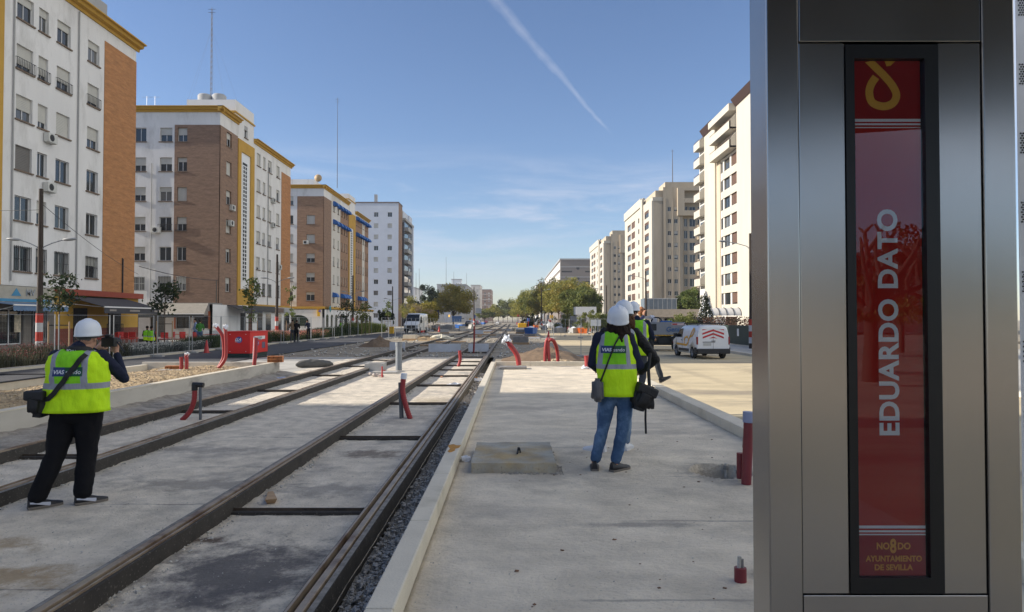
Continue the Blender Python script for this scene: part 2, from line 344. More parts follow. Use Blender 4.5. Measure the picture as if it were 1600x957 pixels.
# ================================================================== BUILDING A
ROWS = [5.3 + 2.9 * k for k in range(6)]
def stair_grid(fc, u0, u1, z0, z1, nu=2, step=.42):
    m = MB(); n = int((z1 - z0) / step); w = (u1 - u0) / nu
    for i in range(n + 1): m.box(u0, u1, -.02, .12, z0 + i * step - .05, z0 + i * step + .05)
    for j in range(nu + 1): m.box(u0 + j * w - .06, u0 + j * w + .06, -.023, .12, z0 - .05, z0 + n * step + .05)
    return fc.put(m, 'lattice_screen', WHITE)
def building_a():
    b = empty('apartment_building', (-.2, 0, 0), 0, 'nearest white block with orange brick end strip, ochre cornice and shops with awnings below', 'building')
    X = -28.1; y0, y1 = 30.0, 50.9
    f = Facade(b, (X, y0, 0), pi / 2); U = lambda y: y - y0
    K = {}
    wcols = [(45.75, 1.25), (42.7, 1.3), (40.85, .85), (39.3, 1.35), (32.0, 1.2)]
    shv = {(0, 45.75): .6, (5, 45.75): .35, (5, 42.7): .35, (5, 40.85): .2, (5, 39.3): .1}
    for yi, (yc, ww) in enumerate(wcols):
        for r, z in enumerate(ROWS):
            if yc < 37 and r % 2 and yi % 2: pass
            if r == 0: kind, sh = 'grille', random.choice([0, .4, .3])
            elif r == 1: kind, sh = 'plain', 0.0 if yc in (45.75, 42.7, 39.3) else .5
            elif r == 2: kind, sh = 'grey', random.choice([.0, 1., .15])
            elif r == 4: kind, sh = 'rail', random.choice([.75, .6, .8])
            elif r == 3: kind, sh = 'plain', random.choice([.95, .7, .8, .55])
            else: kind, sh = 'plain', .3
            f.w(U(yc), z, ww, 1.42, kind, sh)
    yb = 46.95
    f.wall('wall', W_WHITE, U(38.0), U(yb), 3.75, 22.0)
    f.wall('brick_panel', BR_O, U(yb), U(y1), 3.75, 21.15, proud=.04)
    f.wall('wall', W_WHITE, U(yb), U(y1), 21.15, 22.0)
    f.box('pilaster', W_YEL, U(34.0), U(37.6), -.06, .02, 3.75, 22.0)
    f.wall('wall', W_WHITE, U(37.6), U(38.0), 3.75, 22.0)
    f.wall('brick_panel', BR_O, 0, U(34.0), 3.75, 22.0)
    f.cornice(0, U(y1) + .3, 22.0, .55, .65)
    f.place()
    f.box('parapet', W_GREY, 0, U(49.2), 1.2, 1.5, 22.5, 24.7)
    # ends and bulk
    core(b, -75, X, y0, y1, 22.3, W_WHITE, inset=.3)
    m = MB(); m.box(-75, X - .02, y1 - .3, y1, 0, 22.3); m.box(-75, X - .02, y0, y0 + .3, 0, 22.3); m.build('side_wall', W_WHITE, b)
    m = MB(); m.box(-75, X, y0, y1, 22.31, 22.5); m.build('roof', W_GREY, b)
    # drain pipes, ac units
    for yc in (38.35, 44.1): m = MB(); m.tube([(U(yc), -.07, 4), (U(yc), -.07, 21.9)], .045, 6); f.put(m, 'drain_pipe', W_GREY)
    for yc, z in ((41.3, 12.55), (41.3, 9.55), (32.9, 15.2)): f.ac(U(yc), z)
    m = MB(); m.tube([(U(49.3), -.1, 3.6), (U(49.3), -.1, 6.2), (U(49.3), .0, 6.25)], .05, 6); f.put(m, 'drain_pipe', IRON)
    # ground floor shops, standing 0.25 m proud
    g = Facade(b, (X + .35, y0, 0), pi / 2)
    g.w(U(33), 1.5, 3, 2.2, 'nosill', 0)
    g.w(U(38.05), 1.42, 1.9, 2.0, 'nosill', 0)
    TAUPE = M('taupe_shop_wall', (.17, .15, .13), .8); BGE = M('beige_shop_wall', (.40, .37, .31), .85); REDW = M('dark_red_wall', (.20, .055, .035), .8)
    g.wall('shop_wall', TAUPE, 0, U(41.6), 0, 2.75); g.wall('shop_fascia', BGE, 0, U(41.6), 2.75, 3.7)
    g.wall('bar_wall', REDW, U(41.6), U(y1), 0, 1.25, holes=True); 
    g.wall('bar_wall', W_YEL, U(41.6), U(y1), 1.25, 3.35, holes=True)
    # holes that cross the colour line: doors as dark panels
    for a, w, z0, z1 in ((44.1, 1.4, .02, 2.55), (47.9, 1.5, .02, 2.5), (40.3, 1.3, .02, 2.5)):
        g.box('door', DARK if a > 42 else IRON, U(a) - w / 2, U(a) + w / 2, -.03, .02, z0, z1)
    m = MB()
    for k in range(9): u = U(39.7) + k * .15; m.bar((u, -.06, .02), (u, -.06, 2.5), .03); m.bar((u, -.06, .3), (u + .15, -.06, .8), .02); m.bar((u + .15, -.06, .3), (u, -.06, .8), .02); m.bar((u, -.06, 1.3), (u + .15, -.06, 1.8), .02)
    g.put(m, 'folding_gate', GALV)
    m = MB()
    for k in range(13): u = U(46.9) + k * .16; m.bar((u, -.09, .05), (u, -.09, 1.5), .03)
    m.bar((U(46.9), -.09, 1.5), (U(48.8), -.09, 1.5), .04); g.put(m, 'gate_bars', IRON)
    m = MB(); m.box(U(41.6), U(y1) + .1, -.35, .02, 3.35, 3.72); g.put(m, 'bar_eave', M('red_eave', (.28, .05, .025), .7))
    g.place()
    g.box('poster', M('shop_poster', (.5, .42, .3), .6, var=.5, scale=6), U(38.5) - .25, U(38.5) + .25, -.03, -.005, 1.1, 2.1)
    # shop fascia lettering
    lb = M('sign_blue', (.06, .25, .42), .6); lg = M('sign_grey', (.33, .35, .37), .6)
    m = MB(); m.poly([(U(38.0), -.03, 3.15), (U(38.75), -.03, 3.15), (U(38.38), -.03, 3.58)], .02, (0, -1, 0)); g.put(m, 'sign_triangle', lb)
    text('sign_lettering', 'MV', .55, lg, b, g.pt(U(39.5), -.03, 3.35), (pi / 2, 0, pi / 2), ext=.01, offset=.004)
    g.box('sign_band', lb, U(37.0), U(41.3), -.03, -.005, 2.82, 2.98)
    # awnings
    def awn(nm, ya, yb_, z1, z0, out, mat, edge, sc=False, inset=0.):
        o = empty_awn = None
        m = MB(); n = 1
        m.add([(U(ya), 0, z1), (U(yb_), 0, z1), (U(yb_), -out, z0), (U(ya), -out, z0), (U(ya), 0, z1 - .03), (U(yb_), 0, z1 - .03), (U(yb_), -out, z0 - .03), (U(ya), -out, z0 - .03)], [(0, 1, 2, 3), (7, 6, 5, 4), (0, 3, 7, 4), (1, 5, 6, 2), (3, 2, 6, 7)])
        a = g.put(m, nm, mat)
        m = MB(); k = 1
        if sc:
            k = int((yb_ - ya) / .25); L_ = (yb_ - ya) / k
            for i in range(k):
                ua = U(ya) + i * L_; pts = [(ua, -out - .012, z0 - .06), (ua + L_, -out - .012, z0 - .06)] + [(ua + L_ / 2 + L_ / 2 * cos(t), -out - .012, z0 - .28 - .07 * sin(t)) for t in [0, pi / 4, pi / 2, 3 * pi / 4, pi]]
                m.poly(pts, .01, (0, -1, 0))
            e = m.build('valance', mat, a)
        else:
            m.box(U(ya), U(yb_), -out - .02, -out - .005, z0 - .42, z0 - .06); e = m.build('valance', mat, a)
        m = MB(); m.box(U(ya), U(yb_), -out - .05, -out + .02, z0 - .055, z0 + .025); m.build('front_bar', edge, a)
        for u in (U(ya) + .4, U(yb_) - .4): mm = MB(); mm.bar((u, 0, z1 - .5), (u, -out + .05, z0 - .04), .04); mm.build('awning_arm', edge, a)
        return a
    awn('awning', 36.4, 40.9, 2.78, 2.62, 1.3, M('awning_blue_fabric', (.12, .20, .33), .8), WHITE, True)
    a = awn('awning', 42.5, 49.1, 3.32, 2.62, 2.5, M('awning_grey_fabric', (.055, .056, .065), .85), WHITE)
    for uu, w in ((43.4, .7), (45.9, 1.2), (48.6, .4)):
        mm = MB(); mm.box(U(uu) - w / 2, U(uu) + w / 2, -2.55, -2.525, 2.34, 2.46); mm.build('awning_print', M('awning_print', (.3, .27, .24), .8), a)
    return b
def building_b():
    b = empty('apartment_building', (-.14, 0, 0), 0, 'second block on the left, brown brick corner, ochre tower with lattice, tall roof mast', 'building')
    XC, Y0 = -28.3, 66.0
    f = Facade(b, (-75, Y0, 0), 0); U = lambda x: x + 75
    for x, w in ((-36.05, 1.15), (-33.55, 1.2), (-31.95, .95), (-41, 1.2), (-46, 1.2), (-51, 1.2)):
        for r, z in enumerate(ROWS):
            kind = 'plain'; sh = random.choice([.45, .5, 1, .3, 0, .55])
            if r == 0: kind = 'grille white'
            if x == -33.55 and r == 0: kind = 'grille'
            if r == 2 and x in (-33.55, -31.95): kind = 'rail'
            f.w(U(x), z, w, 1.35, kind, sh)
    f.wall('wall', W_WHITE, 0, U(-32.7), 3.3, 22.0); f.wall('brick_panel', BR_B, U(-32.7), U(XC) + .04, 3.3, 20.75, proud=.04); f.wall('wall', W_WHITE, U(-32.7), U(XC), 20.75, 22.0)
    f.cornice(0, U(XC) + .45, 22.0, .5, .55); f.place()
    m = MB(); m.tube([(U(-34.9), -.07, 3.3), (U(-34.9), -.07, 17)], .045, 6); f.put(m, 'drain_pipe', W_GREY)
    f.ac(U(-34.3), ROWS[2] - .9)
    # street side
    g = Facade(b, (XC, Y0, 0), pi / 2)
    V = lambda y: y - Y0
    for r, z in enumerate(ROWS):
        g.w(V(68.05), z, 1.25, 1.4, 'plain' if r not in (0, 3) else 'plain', random.choice([.4, .5, .9, .2]))
        for y, w in ((76.1, 1.1), (77.8, .8), (79.6, 1.2), (82.4, 1.1)): g.w(V(y), z - (.1), w, 1.4, 'grille' if r == 0 else 'plain', random.choice([.2, .5, .8, 1, .9]))
    g.wall('brick_panel', BR_B, -.04, V(70.2), 3.3, 20.75, proud=.04); g.wall('wall', W_WHITE, 0, V(70.2), 20.75, 22.0)
    g.cornice(-.55, V(70.2) + .2, 22.0, .5, .55)
    g.box('tower_frame', W_YEL, V(70.2), V(71.0), -.12, .02, 3.3, 20.6); g.box('tower_frame', W_YEL, V(73.6), V(74.6), -.12, .02, 3.3, 20.6); g.box('tower_frame', W_YEL, V(71.0), V(73.6), -.12, .02, 19.4, 20.6); g.box('tower_frame', W_YEL, V(71.0), V(73.6), -.12, .02, 3.3, 5.0)
    g.w(V(72.4), 21.9, .9, 1.5, 'plain', .0)
    g.wall('wall', WHITE, V(71.0), V(73.6), 5.0, 19.4); g.wall('wall', W_WHITE, V(70.2), V(74.6), 20.6, 24.4)
    gr = Facade(b, (XC + .03, Y0, 0), pi / 2); stair_grid(gr, V(71.6), V(72.7), 5.9, 18.3); gr.box('lattice_back', DARK, V(71.55), V(72.75), -.004, .0, 5.85, 18.4)
    g.wall('wall', W_WHITE, V(74.6), V(83.6), 3.3, 21.2); g.wall('brick_panel', BR_O, V(83.6), V(87), 3.3, 20.0, proud=.04); g.wall('wall', W_WHITE, V(83.6), V(87), 20.0, 21.2)
    g.cornice(V(74.6), V(87) + .4, 21.2, .5, .5); g.place()
    m = MB(); m.tube([(V(79), -.07, 3.3), (V(79), -.07, 20)], .045, 6); g.put(m, 'drain_pipe', W_GREY)
    for y, z in ((80.4, ROWS[4] - 1.3), (80.4, ROWS[3] - 1.3), (68.6, ROWS[3] - 1.2), (82.6, ROWS[1] - .3), (68.3, ROWS[2] + .1)): g.ac(V(y), z)
    # bulk
    core(b, -75, XC, Y0, 87, 21.5, W_WHITE)
    m = MB(); m.box(-75, XC - .02, 86.7, 87, 0, 21.2).box(-75, -74.7, 66.1, 86.7, 0, 21.2); m.build('side_wall', W_WHITE, b)
    m = MB(); m.box(-75, XC - .04, Y0 + .04, 74.6, 22.01, 22.4); m.box(-75, XC - .04, 74.6, 87, 21.21, 21.6); m.build('roof', W_GREY, b)
    m = MB(); m.box(-33.3, XC - .01, 69.6, 74.59, 22.42, 24.4); m.build('penthouse', W_WHITE, b)
    m = MB(); m.box(-33.45, XC + .12, 69.35, 74.75, 23.05, 23.2); m.build('penthouse_band', W_YEL, b)
    for x in (-32.3, -30.8): m = MB(); m.lathe([(0.02, 1.15), (.6, 1.1), (.72, .95), (.7, 0)], 20, c=(x, 71.5, 24.4)); m.build('water_tank', W_GREY, b)
    m = MB(); m.box(-38.3, -36.2, 71, 72.5, 22.4, 23.5); m.box(-38.5, -36, 70.8, 72.7, 23.5, 23.7); ch = m.build('chimney', CONC, b)
    m = MB()
    for k in range(5): m.box(-38.1 + k * .4, -37.9 + k * .4, 70.98, 71.0, 22.8, 23.4)
    m.build('chimney_slots', DARK, ch)
    # ground floor: cafes
    h = Facade(b, (-45, Y0 - 2.0, 0), 0); W = lambda x: x + 45
    LILAC = M('pale_lilac_wall', (.46, .45, .46), .85); TAN = M('tan_wall', (.36, .30, .22), .85)
    h.w(W(-30.75), 1.6, 1.35, 1.2, 'brown nosill', 0); h.w(W(-29.1), 1.6, 1.35, 1.2, 'brown nosill', 0); h.w(W(-33.2), 1.3, 1.3, 2.2, 'brown nosill', .0); h.w(W(-35.6), 1.3, 1.3, 2.2, 'brown nosill', .0)
    h.wall('cafe_wall', LILAC, W(-37.2), W(XC) + .3, 0, 3.25); h.wall('cafe_wall', TAN, 0, W(-37.2), 0, 3.25)
    h.place()
    h.box('shutter_frame', M('orange_wood', (.30, .09, .04), .7), W(-31.6), W(-31.45), -.05, .02, .95, 2.3); h.box('shutter_frame', MATS['orange_wood'], W(-28.4), W(-28.2), -.05, .02, .95, 2.6)
    m = MB(); m.box(-45, XC + .3, Y0 - 2.0, Y0 + .1, 3.25, 3.4); m.build('cafe_roof', CONC_D, b)
    m = MB(); m.box(XC, XC + .3, Y0 - 2, 70.0, 0, 3.25); m.build('cafe_side_wall', W_WHITE, b)
    # big beige awning
    m = MB(); a0 = [(-33.6, Y0 - 2, 3.35), (-28.4, Y0 - 2, 3.35), (-27.8, Y0 - 4.2, 2.35), (-34.2, Y0 - 4.2, 2.35)]
    m.poly(a0, .03, (0, -.4, 1)); a = m.build('awning', M('awning_beige_fabric', (.25, .23, .20), .85), b)
    MB().box(-34.2, -27.8, Y0 - 4.24, Y0 - 4.2, 2.0, 2.3).build('valance', M('awning_dark_valance', (.05, .05, .05), .85), a)
    MB().box(-34.2, -27.8, Y0 - 4.26, Y0 - 4.18, 2.3, 2.37).build('front_bar', WHITE, a)
    # sides: dark awning and shop row
    s = Facade(b, (XC + .3, Y0, 0), pi / 2)
    s.wall('shop_wall', W_WHITE, V(70.0), V(87), 0, 3.3)
    for y, w, c in ((71.2, 1.3, DARK), (73.2, 1.0, M('brown_door', (.1, .035, .02), .6)), (76, 1.5, PANE), (78.6, 1.6, PANE), (82, 2.2, PANE), (85, 1.8, PANE)):
        s.box('shop_opening', c, V(y) - w / 2, V(y) + w / 2, -.03, .01, .05, 2.5)
    s.box('shop_fascia', M('dark_fascia', (.06, .06, .06), .7), V(72.6), V(79.4), -.5, .0, 2.7, 3.3); s.box('shop_fascia', M('brown_fascia', (.16, .11, .09), .7), V(79.6), V(83), -.3, .0, 2.65, 3.2); s.box('shop_fascia', W_GREY, V(83.2), V(87), -.3, .0, 2.7, 3.2)
    s.box('ochre_band', W_YEL, V(74.7), V(87), -.05, .3, 3.3, 3.5)
    m = MB(); m.poly([(V(67.2), 0, 3.25), (V(71.6), 0, 3.25), (V(71.8), -1.8, 2.7), (V(67.0), -1.8, 2.7)], .03, (0, -.3, 1)); a = s.put(m, 'awning', MATS['awning_grey_fabric'])
    MB().box(V(67), V(71.8), -1.84, -1.8, 2.45, 2.74).build('valance', MATS['awning_grey_fabric'], a)
    # roof aerials, cables
    m = MB()
    for x in (-36, -35.2): m.tube([(x, 67, 22.4), (x, 67, 23.9)], .02, 4); m.bar((x - .5, 67, 23.8), (x + .5, 67, 23.8), .02)
    m.build('roof_aerial', GALV, b)
    return b
def building_c():
    b = empty('apartment_building', (0, 0, 0), 0, 'third block on the left, orange brick front and rows of curved blue window awnings', 'building')
    XC, Y0 = -28.6, 103.0
    f = Facade(b, (-75, Y0, 0), 0); U = lambda x: x + 75
    for x, w in ((-30.55, 1.3), (-33.7, 1.0), (-38, 1.2), (-43, 1.2)):
        for r, z in enumerate(ROWS): f.w(U(x), z + .05, w, 1.35, 'plain', random.choice([1, .3, .9, .5, 0]))
    f.wall('wall', W_WHITE, 0, U(-32.6), 3.5, 21.7); f.wall('brick_panel', BR_C, U(-32.6), U(XC) + .04, 3.5, 20.5, proud=.04); f.wall('wall', W_WHITE, U(-32.6), U(XC), 20.5, 21.7)
    f.cornice(0, U(XC) + .4, 21.7, .5, .5); f.place(); f.ac(U(-31.2), ROWS[3] - .8)
    g = Facade(b, (XC, Y0, 0), pi / 2); V = lambda y: y - Y0
    cols = [(108.9, .9), (111.6, .9), (114, .7), (115.7, .7), (117.4, .7), (124.8, .8), (126.5, .8), (128.4, .8), (130.4, .8), (132.6, .8), (134.0, .7)]
    for y, w in cols:
        for r, z in enumerate(ROWS): g.w(V(y), z, w, 1.45, 'plain', random.choice([.4, .9, 1, .7]))
    g.wall('brick_panel', BR_B, -.04, V(107.3), 3.5, 20.5, proud=.04); g.wall('wall', W_WHITE, 0, V(107.3), 20.5, 21.7)
    g.wall('wall', W_WARM, V(107.3), V(113.0), 3.5, 21.7); g.wall('brick_panel', BR_C, V(113.0), V(118.6), 3.5, 20.7); g.wall('wall', W_WHITE, V(113.0), V(118.6), 20.7, 21.7)
    g.box('tower_frame', W_YEL, V(118.6), V(119.4), -.1, .02, 3.5, 20.6); g.box('tower_frame', W_YEL, V(122.2), V(123.6), -.1, .02, 3.5, 20.6); g.box('tower_frame', W_YEL, V(119.4), V(122.2), -.1, .02, 18, 20.6)
    g.wall('wall', WHITE, V(119.4), V(122.2), 3.5, 18); g.wall('wall', W_WHITE, V(118.6), V(123.6), 20.6, 23.8)
    gr = Facade(b, (XC + .03, Y0, 0), pi / 2); stair_grid(gr, V(120.2), V(121.4), 5.5, 17.3); gr.box('lattice_back', DARK, V(120.15), V(121.45), -.004, 0, 5.45, 17.4)
    g.wall('brick_panel', BR_C, V(123.6), V(129.4), 3.5, 20.0); g.wall('wall', W_WARM, V(129.4), V(131.6), 3.5, 20.0); g.wall('brick_panel', BR_C, V(131.6), V(135), 3.5, 20.0); g.wall('wall', W_WHITE, V(123.6), V(135), 20, 21)
    g.cornice(-.5, V(118.6), 21.7, .5, .5); g.cornice(V(123.6), V(135) + .4, 21.0, .5, .5); g.place()
    for y, w in cols:
        for r in (5, 4): awning_blue(g, V(y), ROWS[r] + .35, w + .22)
    for y in (108.9, 114, 115.7, 117.4, 126.5, 128.4, 130.4): awning_blue(g, V(y), ROWS[0] + .3, 1.3 if y != 115.7 else 1.5)
    core(b, -75, XC, Y0, 135, 21, W_WHITE)
    m = MB(); m.box(-75, XC - .02, 134.7, 135, 0, 21).box(-75, -74.7, 103.1, 134.7, 0, 21); m.build('side_wall', W_WHITE, b)
    m = MB(); m.box(-75, XC - .04, Y0 + .04, 123.6, 21.71, 22.1).box(-75, XC - .04, 123.6, 135, 21.01, 21.4); m.build('roof', W_GREY, b)
    m = MB(); m.box(-32.6, XC - .01, 118.6, 123.6, 21.2, 23.8); m.box(-40, -31.0, 106, 112, 21.9, 23.7); m.build('penthouse', W_WHITE, b)
    MB().box(-32.7, XC + .1, 118.5, 123.7, 22.8, 22.95).build('penthouse_band', W_YEL, b)
    m = MB(); m.lathe([(.001, .5), (.3, .45), (.55, .2), (.6, 0)], 16, mt=Matrix.Translation((-30.9, 108, 24.3)) @ Matrix.Rotation(pi / 2, 4, 'X')); m.build('satellite_dish', M('dish_tan', (.4, .28, .15), .6), b)
    # arcade
    s = Facade(b, (XC + 1.0, 91, 0), pi / 2)
    h = Facade(b, (-40, Y0 - 3.0, 0), 0); W = lambda x: x + 40
    h.box('arcade_wall', W_WHITE, 0, W(XC + 1.0), 0, .3, 0, 3.4); h.box('ochre_band', W_YEL, 0, W(XC + 1.0) + .1, -.1, 3.0, 3.4, 3.75)
    def arch(fc, u, w, z0, z1, mat, nm='arched_window', y=-.03):
        m = MB(); r = w / 2; pts = [(u - r, y, z0), (u + r, y, z0)] + [(u + r * cos(t), y, z1 - r * .6 + r * .6 * sin(t)) for t in [pi * i / 10 for i in range(11)]]
        m.poly(pts, .05, (0, -1, 0)); return fc.put(m, nm, mat)
    arch(h, W(-31.4), 3.0, .9, 2.5, M('arch_glass', (.03, .045, .03), .15)); arch(h, W(-36.5), 3.0, .3, 2.5, MATS['arch_glass'])
    s.box('arcade_wall', W_WHITE, 9, 44, 0, .3, 0, 3.4); s.box('ochre_band', W_YEL, 9, 44, -.1, 1.0, 3.4, 3.75)
    for u in (10.6, 13.2, 15.8): arch(s, u, 1.3, .7, 2.6, MATS['arch_glass'])
    for u in (19, 22, 26, 30, 34, 38, 41): s.box('shop_opening', random.choice([DARK, PANE, MATS['brown_door']]), u - 1, u + 1, -.03, .0, .05, 2.5)
    m = MB(); m.box(-75, XC + 1, Y0 - 3, 135, 3.3, 3.39); m.build('arcade_roof', CONC_D, b)
    h.box('sign_yellow', YEL, W(-28.5), W(-28.2), -.45, -.05, 2.3, 3.3)
    m = MB(); m.poly([(10.6, -.5, 3.9), (10.1, -.5, 3.4), (10.6, -.5, 2.9), (11.1, -.5, 3.4)], .1, (0, -1, 0)); s.put(m, 'sign_diamond', M('teal_sign', (.03, .2, .25), .5))
    s.box('sign_panel', M('violet_sign', (.12, .08, .3), .5), 6.0, 7, -.05, 0, 2.9, 3.2)
    return b
def building_d():
    b = empty('apartment_tower', (0, 0, 0), 0, 'tall pale blue-white slab beyond the awning block, brown brick on its street side', 'building')
    XC, Y0, H = -29.5, 176., 32.
    f = Facade(b, (-55, Y0, 0), 0); U = lambda x: x + 55
    for x in (-35.3, -31.75, -41, -46):
        for r in range(10): f.w(U(x), 29.0 - 2.9 * r, 1.15, 1.2, 'nosill grey' if r % 4 == 3 else 'nosill', .9 if r % 3 else 0, False)
    f.wall('wall', W_BLUE, 0, U(XC), 0, H); f.place(); f.box('roof_edge', M('dark_coping', (.16, .13, .13), .7), 0, U(XC) + .1, -.1, .4, H, H + .3)
    g = Facade(b, (XC, Y0, 0), pi / 2); g.wall('brick_panel', BR_B, 0, 6, 0, H)
    g.box('roof_edge', MATS['dark_coping'], 0, 6, -.1, .4, H, H + .3)
    core(b, -55, XC, Y0, 200, H - .2, W_BLUE); MB().box(-55, XC - .02, 175.99 + 18, 200, 0, H - .5).build('side_wall', W_BLUE, b)
    MB().box(-36.2, -35.5, 178, 179, H, H + 2.6).build('chimney', W_GREY, b)
    b2 = empty('apartment_tower', (0, 0, 0), 0, 'slim dark grey tower with stacked glazed balconies beside the pale blue slab', 'building')
    DG = M('slate_cladding', (.10, .11, .14), .7)
    g = Facade(b2, (XC + .2, 183, 0), pi / 2)
    g.wall('wall', DG, 0, 14, 0, 28.5); g.box('end_wall', W_BLUE, 14, 16, -.4, .3, 0, 28.6); g.box('roof_edge', W_GREY, 0, 16, -.5, .3, 28.6, 29.2)
    for r in range(9):
        z = 2.2 + 2.95 * r
        g.box('balcony', W_GREY, 1.0, 8, -1.1, -.0, z, z + 1.0); g.box('window', PANE, 1.2, 7.5, -.06, -.01, z + 1.05, z + 2.5); g.box('window', PANE, 9, 13, -.06, -.01, z + .6, z + 2.2)
    core(b2, -45, XC + .2, 183.5, 199, 28.4, DG, inset=.1)
    MB().box(-31, -29.6, 181.5, 184, 28, 31).build('stair_head', W_GREY, b2)
def simple_block(label, x0, x1, y0, y1, H, mat, side, cols_f, cols_s, z0, dz, n, ww=1.3, wh=1.4, name='apartment_building', band=None, roofmat=None, rows=None):
    """side: +1 street face looks to +x (left of street), -1 to -x"""
    b = empty(name, (0, 0, 0), 0, label, 'building')
    f = Facade(b, (x0, y0, 0), 0)
    for c in cols_f:
        for r in range(n): f.w(c - x0, z0 + dz * r, ww, wh, 'nosill', random.choice([0, .5, .9]), False)
    f.wall('wall', mat, 0, x1 - x0, 0, H); f.place()
    if side > 0: g = Facade(b, (x1, y0, 0), pi / 2); V = lambda y: y - y0
    else: g = Facade(b, (x0, y1, 0), -pi / 2); V = lambda y: y1 - y
    for c in cols_s:
        for r in range(n): g.w(V(c), z0 + dz * r, ww * 1.5, wh, 'nosill', random.choice([0, .5, .9]), False)
    g.wall('wall', mat, 0, y1 - y0, 0, H); g.place()
    core(b, x0, x1, y0, y1, H, mat, inset=.3)
    MB().box(x0 - .2, x1 + .2, y0 - .2, y1 + .2, H, H + .5).build('roof', roofmat or W_GREY, b)
    if band:
        for z in band[1]: f.box('floor_band', band[0], 0, x1 - x0, -.12, .0, z, z + .5); g.box('floor_band', band[0], 0, y1 - y0, -.12, 0, z, z + .5)
    return b
# ================================================================== RIGHT SIDE
def building_r1():
    b = empty('apartment_tower', (0, 0, 0), 0, 'nearest tall cream tower on the right with dark red roof caps and stacked concrete balconies', 'building')
    X = 32.4; YF = 118.0; u = lambda y: YF - y
    f = Facade(b, (X, YF, 0), -pi / 2)
    rows = [25.3 - 2.9 * k for k in range(8)]
    PW = M('pier_cream', (.49, .455, .385), .9, var=.05, scale=.5, stretch=(1, 1, .2), bump=.004, bscale=8)
    # piers
    f.box('pier', PW, u(113.7), u(107.8), -.35, .02, 0, 32.4); f.box('pier', PW, u(97.3), u(86), -.35, .02, 0, 32.4)
    CAP = M('dark_red_cap', (.05, .026, .022), .6)
    def cap(ya, yb):
        m = MB(); m.add([(u(ya) - .0, -.5, 32.4), (u(yb), -.5, 32.4), (u(yb), .5, 32.4), (u(ya), .5, 32.4), (u(ya), -1.1, 33.4), (u(yb), -1.1, 33.4), (u(yb), .5, 33.4), (u(ya), .5, 33.4)], [(3, 2, 1, 0), (4, 5, 6, 7), (0, 1, 5, 4), (1, 2, 6, 5), (2, 3, 7, 6), (3, 0, 4, 7)]); f.put(m, 'roof_cap', CAP)
    cap(113.9, 107.6); cap(97.5, 86)
    # recessed bay
    for z in rows:
        f.w(u(102.8), z, 2.7, 1.85, 'nosill brown', 0, False); f.w(u(99.4), z, 2.7, 1.85, 'nosill brown', .85, False)
    [f.w(u(105.3), z, 1.0, 1.75, 'nosill brown', 0, False) for z in rows]
    f.wall('wall', W_WARM, u(107.8), u(97.3), 0, 33)
    f.place()
    f.box('bay_band', PW, u(105.0), u(97.3), -.14, 0, 26.6, 27.2)
    for z in rows: f.box('bay_band', PW, u(105.0), u(97.3), -.14, 0, z - 2.05, z - .9)
    f.box('painted_shade_strip', W_BEIGE, u(107.8), u(105.9), -.1, 0, 0, 33)  # beige strip colours in the shade beside the far pier
    def balcony(ya, yb, z, out):
        m = MB(); m.box(u(ya), u(yb), -out, 0, z, z + .2); m.box(u(ya), u(yb), -out, -out + .15, z + .2, z + 1.15); m.box(u(ya) + .002, u(ya) + .15, -out + .15, 0, z + .2, z + 1.148); o = f.put(m, 'balcony', PW)
        m = MB(); m.add([(u(yb) - .2, -out, z + 1.1), (u(yb), -out, z + 1.1), (u(yb), 0, z + 2.6), (u(yb) - .2, 0, z + 2.6), (u(yb) - .2, -out, z), (u(yb), -out, z), (u(yb), 0, z), (u(yb) - .2, 0, z)], [(0, 1, 2, 3), (4, 7, 6, 5), (0, 4, 5, 1), (1, 5, 6, 2), (3, 2, 6, 7), (0, 3, 7, 4)]); m.build('balcony_fin', PW, o)
        MB().bar((u(ya), -out + .08, z + 1.35), (u(yb), -out + .08, z + 1.35), .05).build('handrail', SHUT_B, o)
        MB().box(u(ya) + 1, u(yb) - 3, -.05, -.01, z + .3, z + 2.3).build('balcony_door', PANE, o)
    balcony(107.6, 97.4, 26.6, 1.3); balcony(107.6, 97.4, 29.3, 1.3)
    f.box('roof_slab', PW, u(107.7), u(97.4), -1.4, 0, 31.9, 32.9)
    # far-end small balconies
    f2 = Facade(b, (X, YF, 0), -pi / 2)
    f2.wall('wall', W_WARM, u(118), u(113.7), 0, 32)
    for k in range(9):
        z = 7.5 + 2.9 * k; m = MB(); m.box(u(117.6), u(113.8), -1.1, 0, z, z + .2); m.box(u(117.6), u(113.8), -1.1, -.95, z + .2, z + 1.2); m.add([(u(113.9), -1.1, z + .2), (u(113.75), -1.1, z + .2), (u(113.75), 0, z + .2), (u(113.9), 0, z + .2), (u(113.9), -1.1, z + 1.2), (u(113.75), -1.1, z + 1.2), (u(113.75), 0, z + 2.3), (u(113.9), 0, z + 2.3)], [(3, 2, 1, 0), (4, 5, 6, 7), (0, 1, 5, 4), (1, 2, 6, 5), (2, 3, 7, 6), (3, 0, 4, 7)])
        o = f2.put(m, 'balcony', PW); MB().bar((u(117.6), -1.03, z + 1.4), (u(114.4), -1.03, z + 1.4), .06).build('handrail', SHUT_B, o)
        MB().box(u(117.4), u(114.4), -.04, -.01, z + .3, z + 2.2).build('balcony_door', PANE, o)
    core(b, X, X + 16, 86, YF, 32.6, W_WARM, inset=.4)
    MB().box(X + .1, X + 16, 85.9, 86.2, 0, 32.5).build('side_wall', W_BEIGE, b)
    MB().box(X + .1, X + 16, YF - .2, YF, 0, 32.5).build('side_wall', W_BEIGE, b)
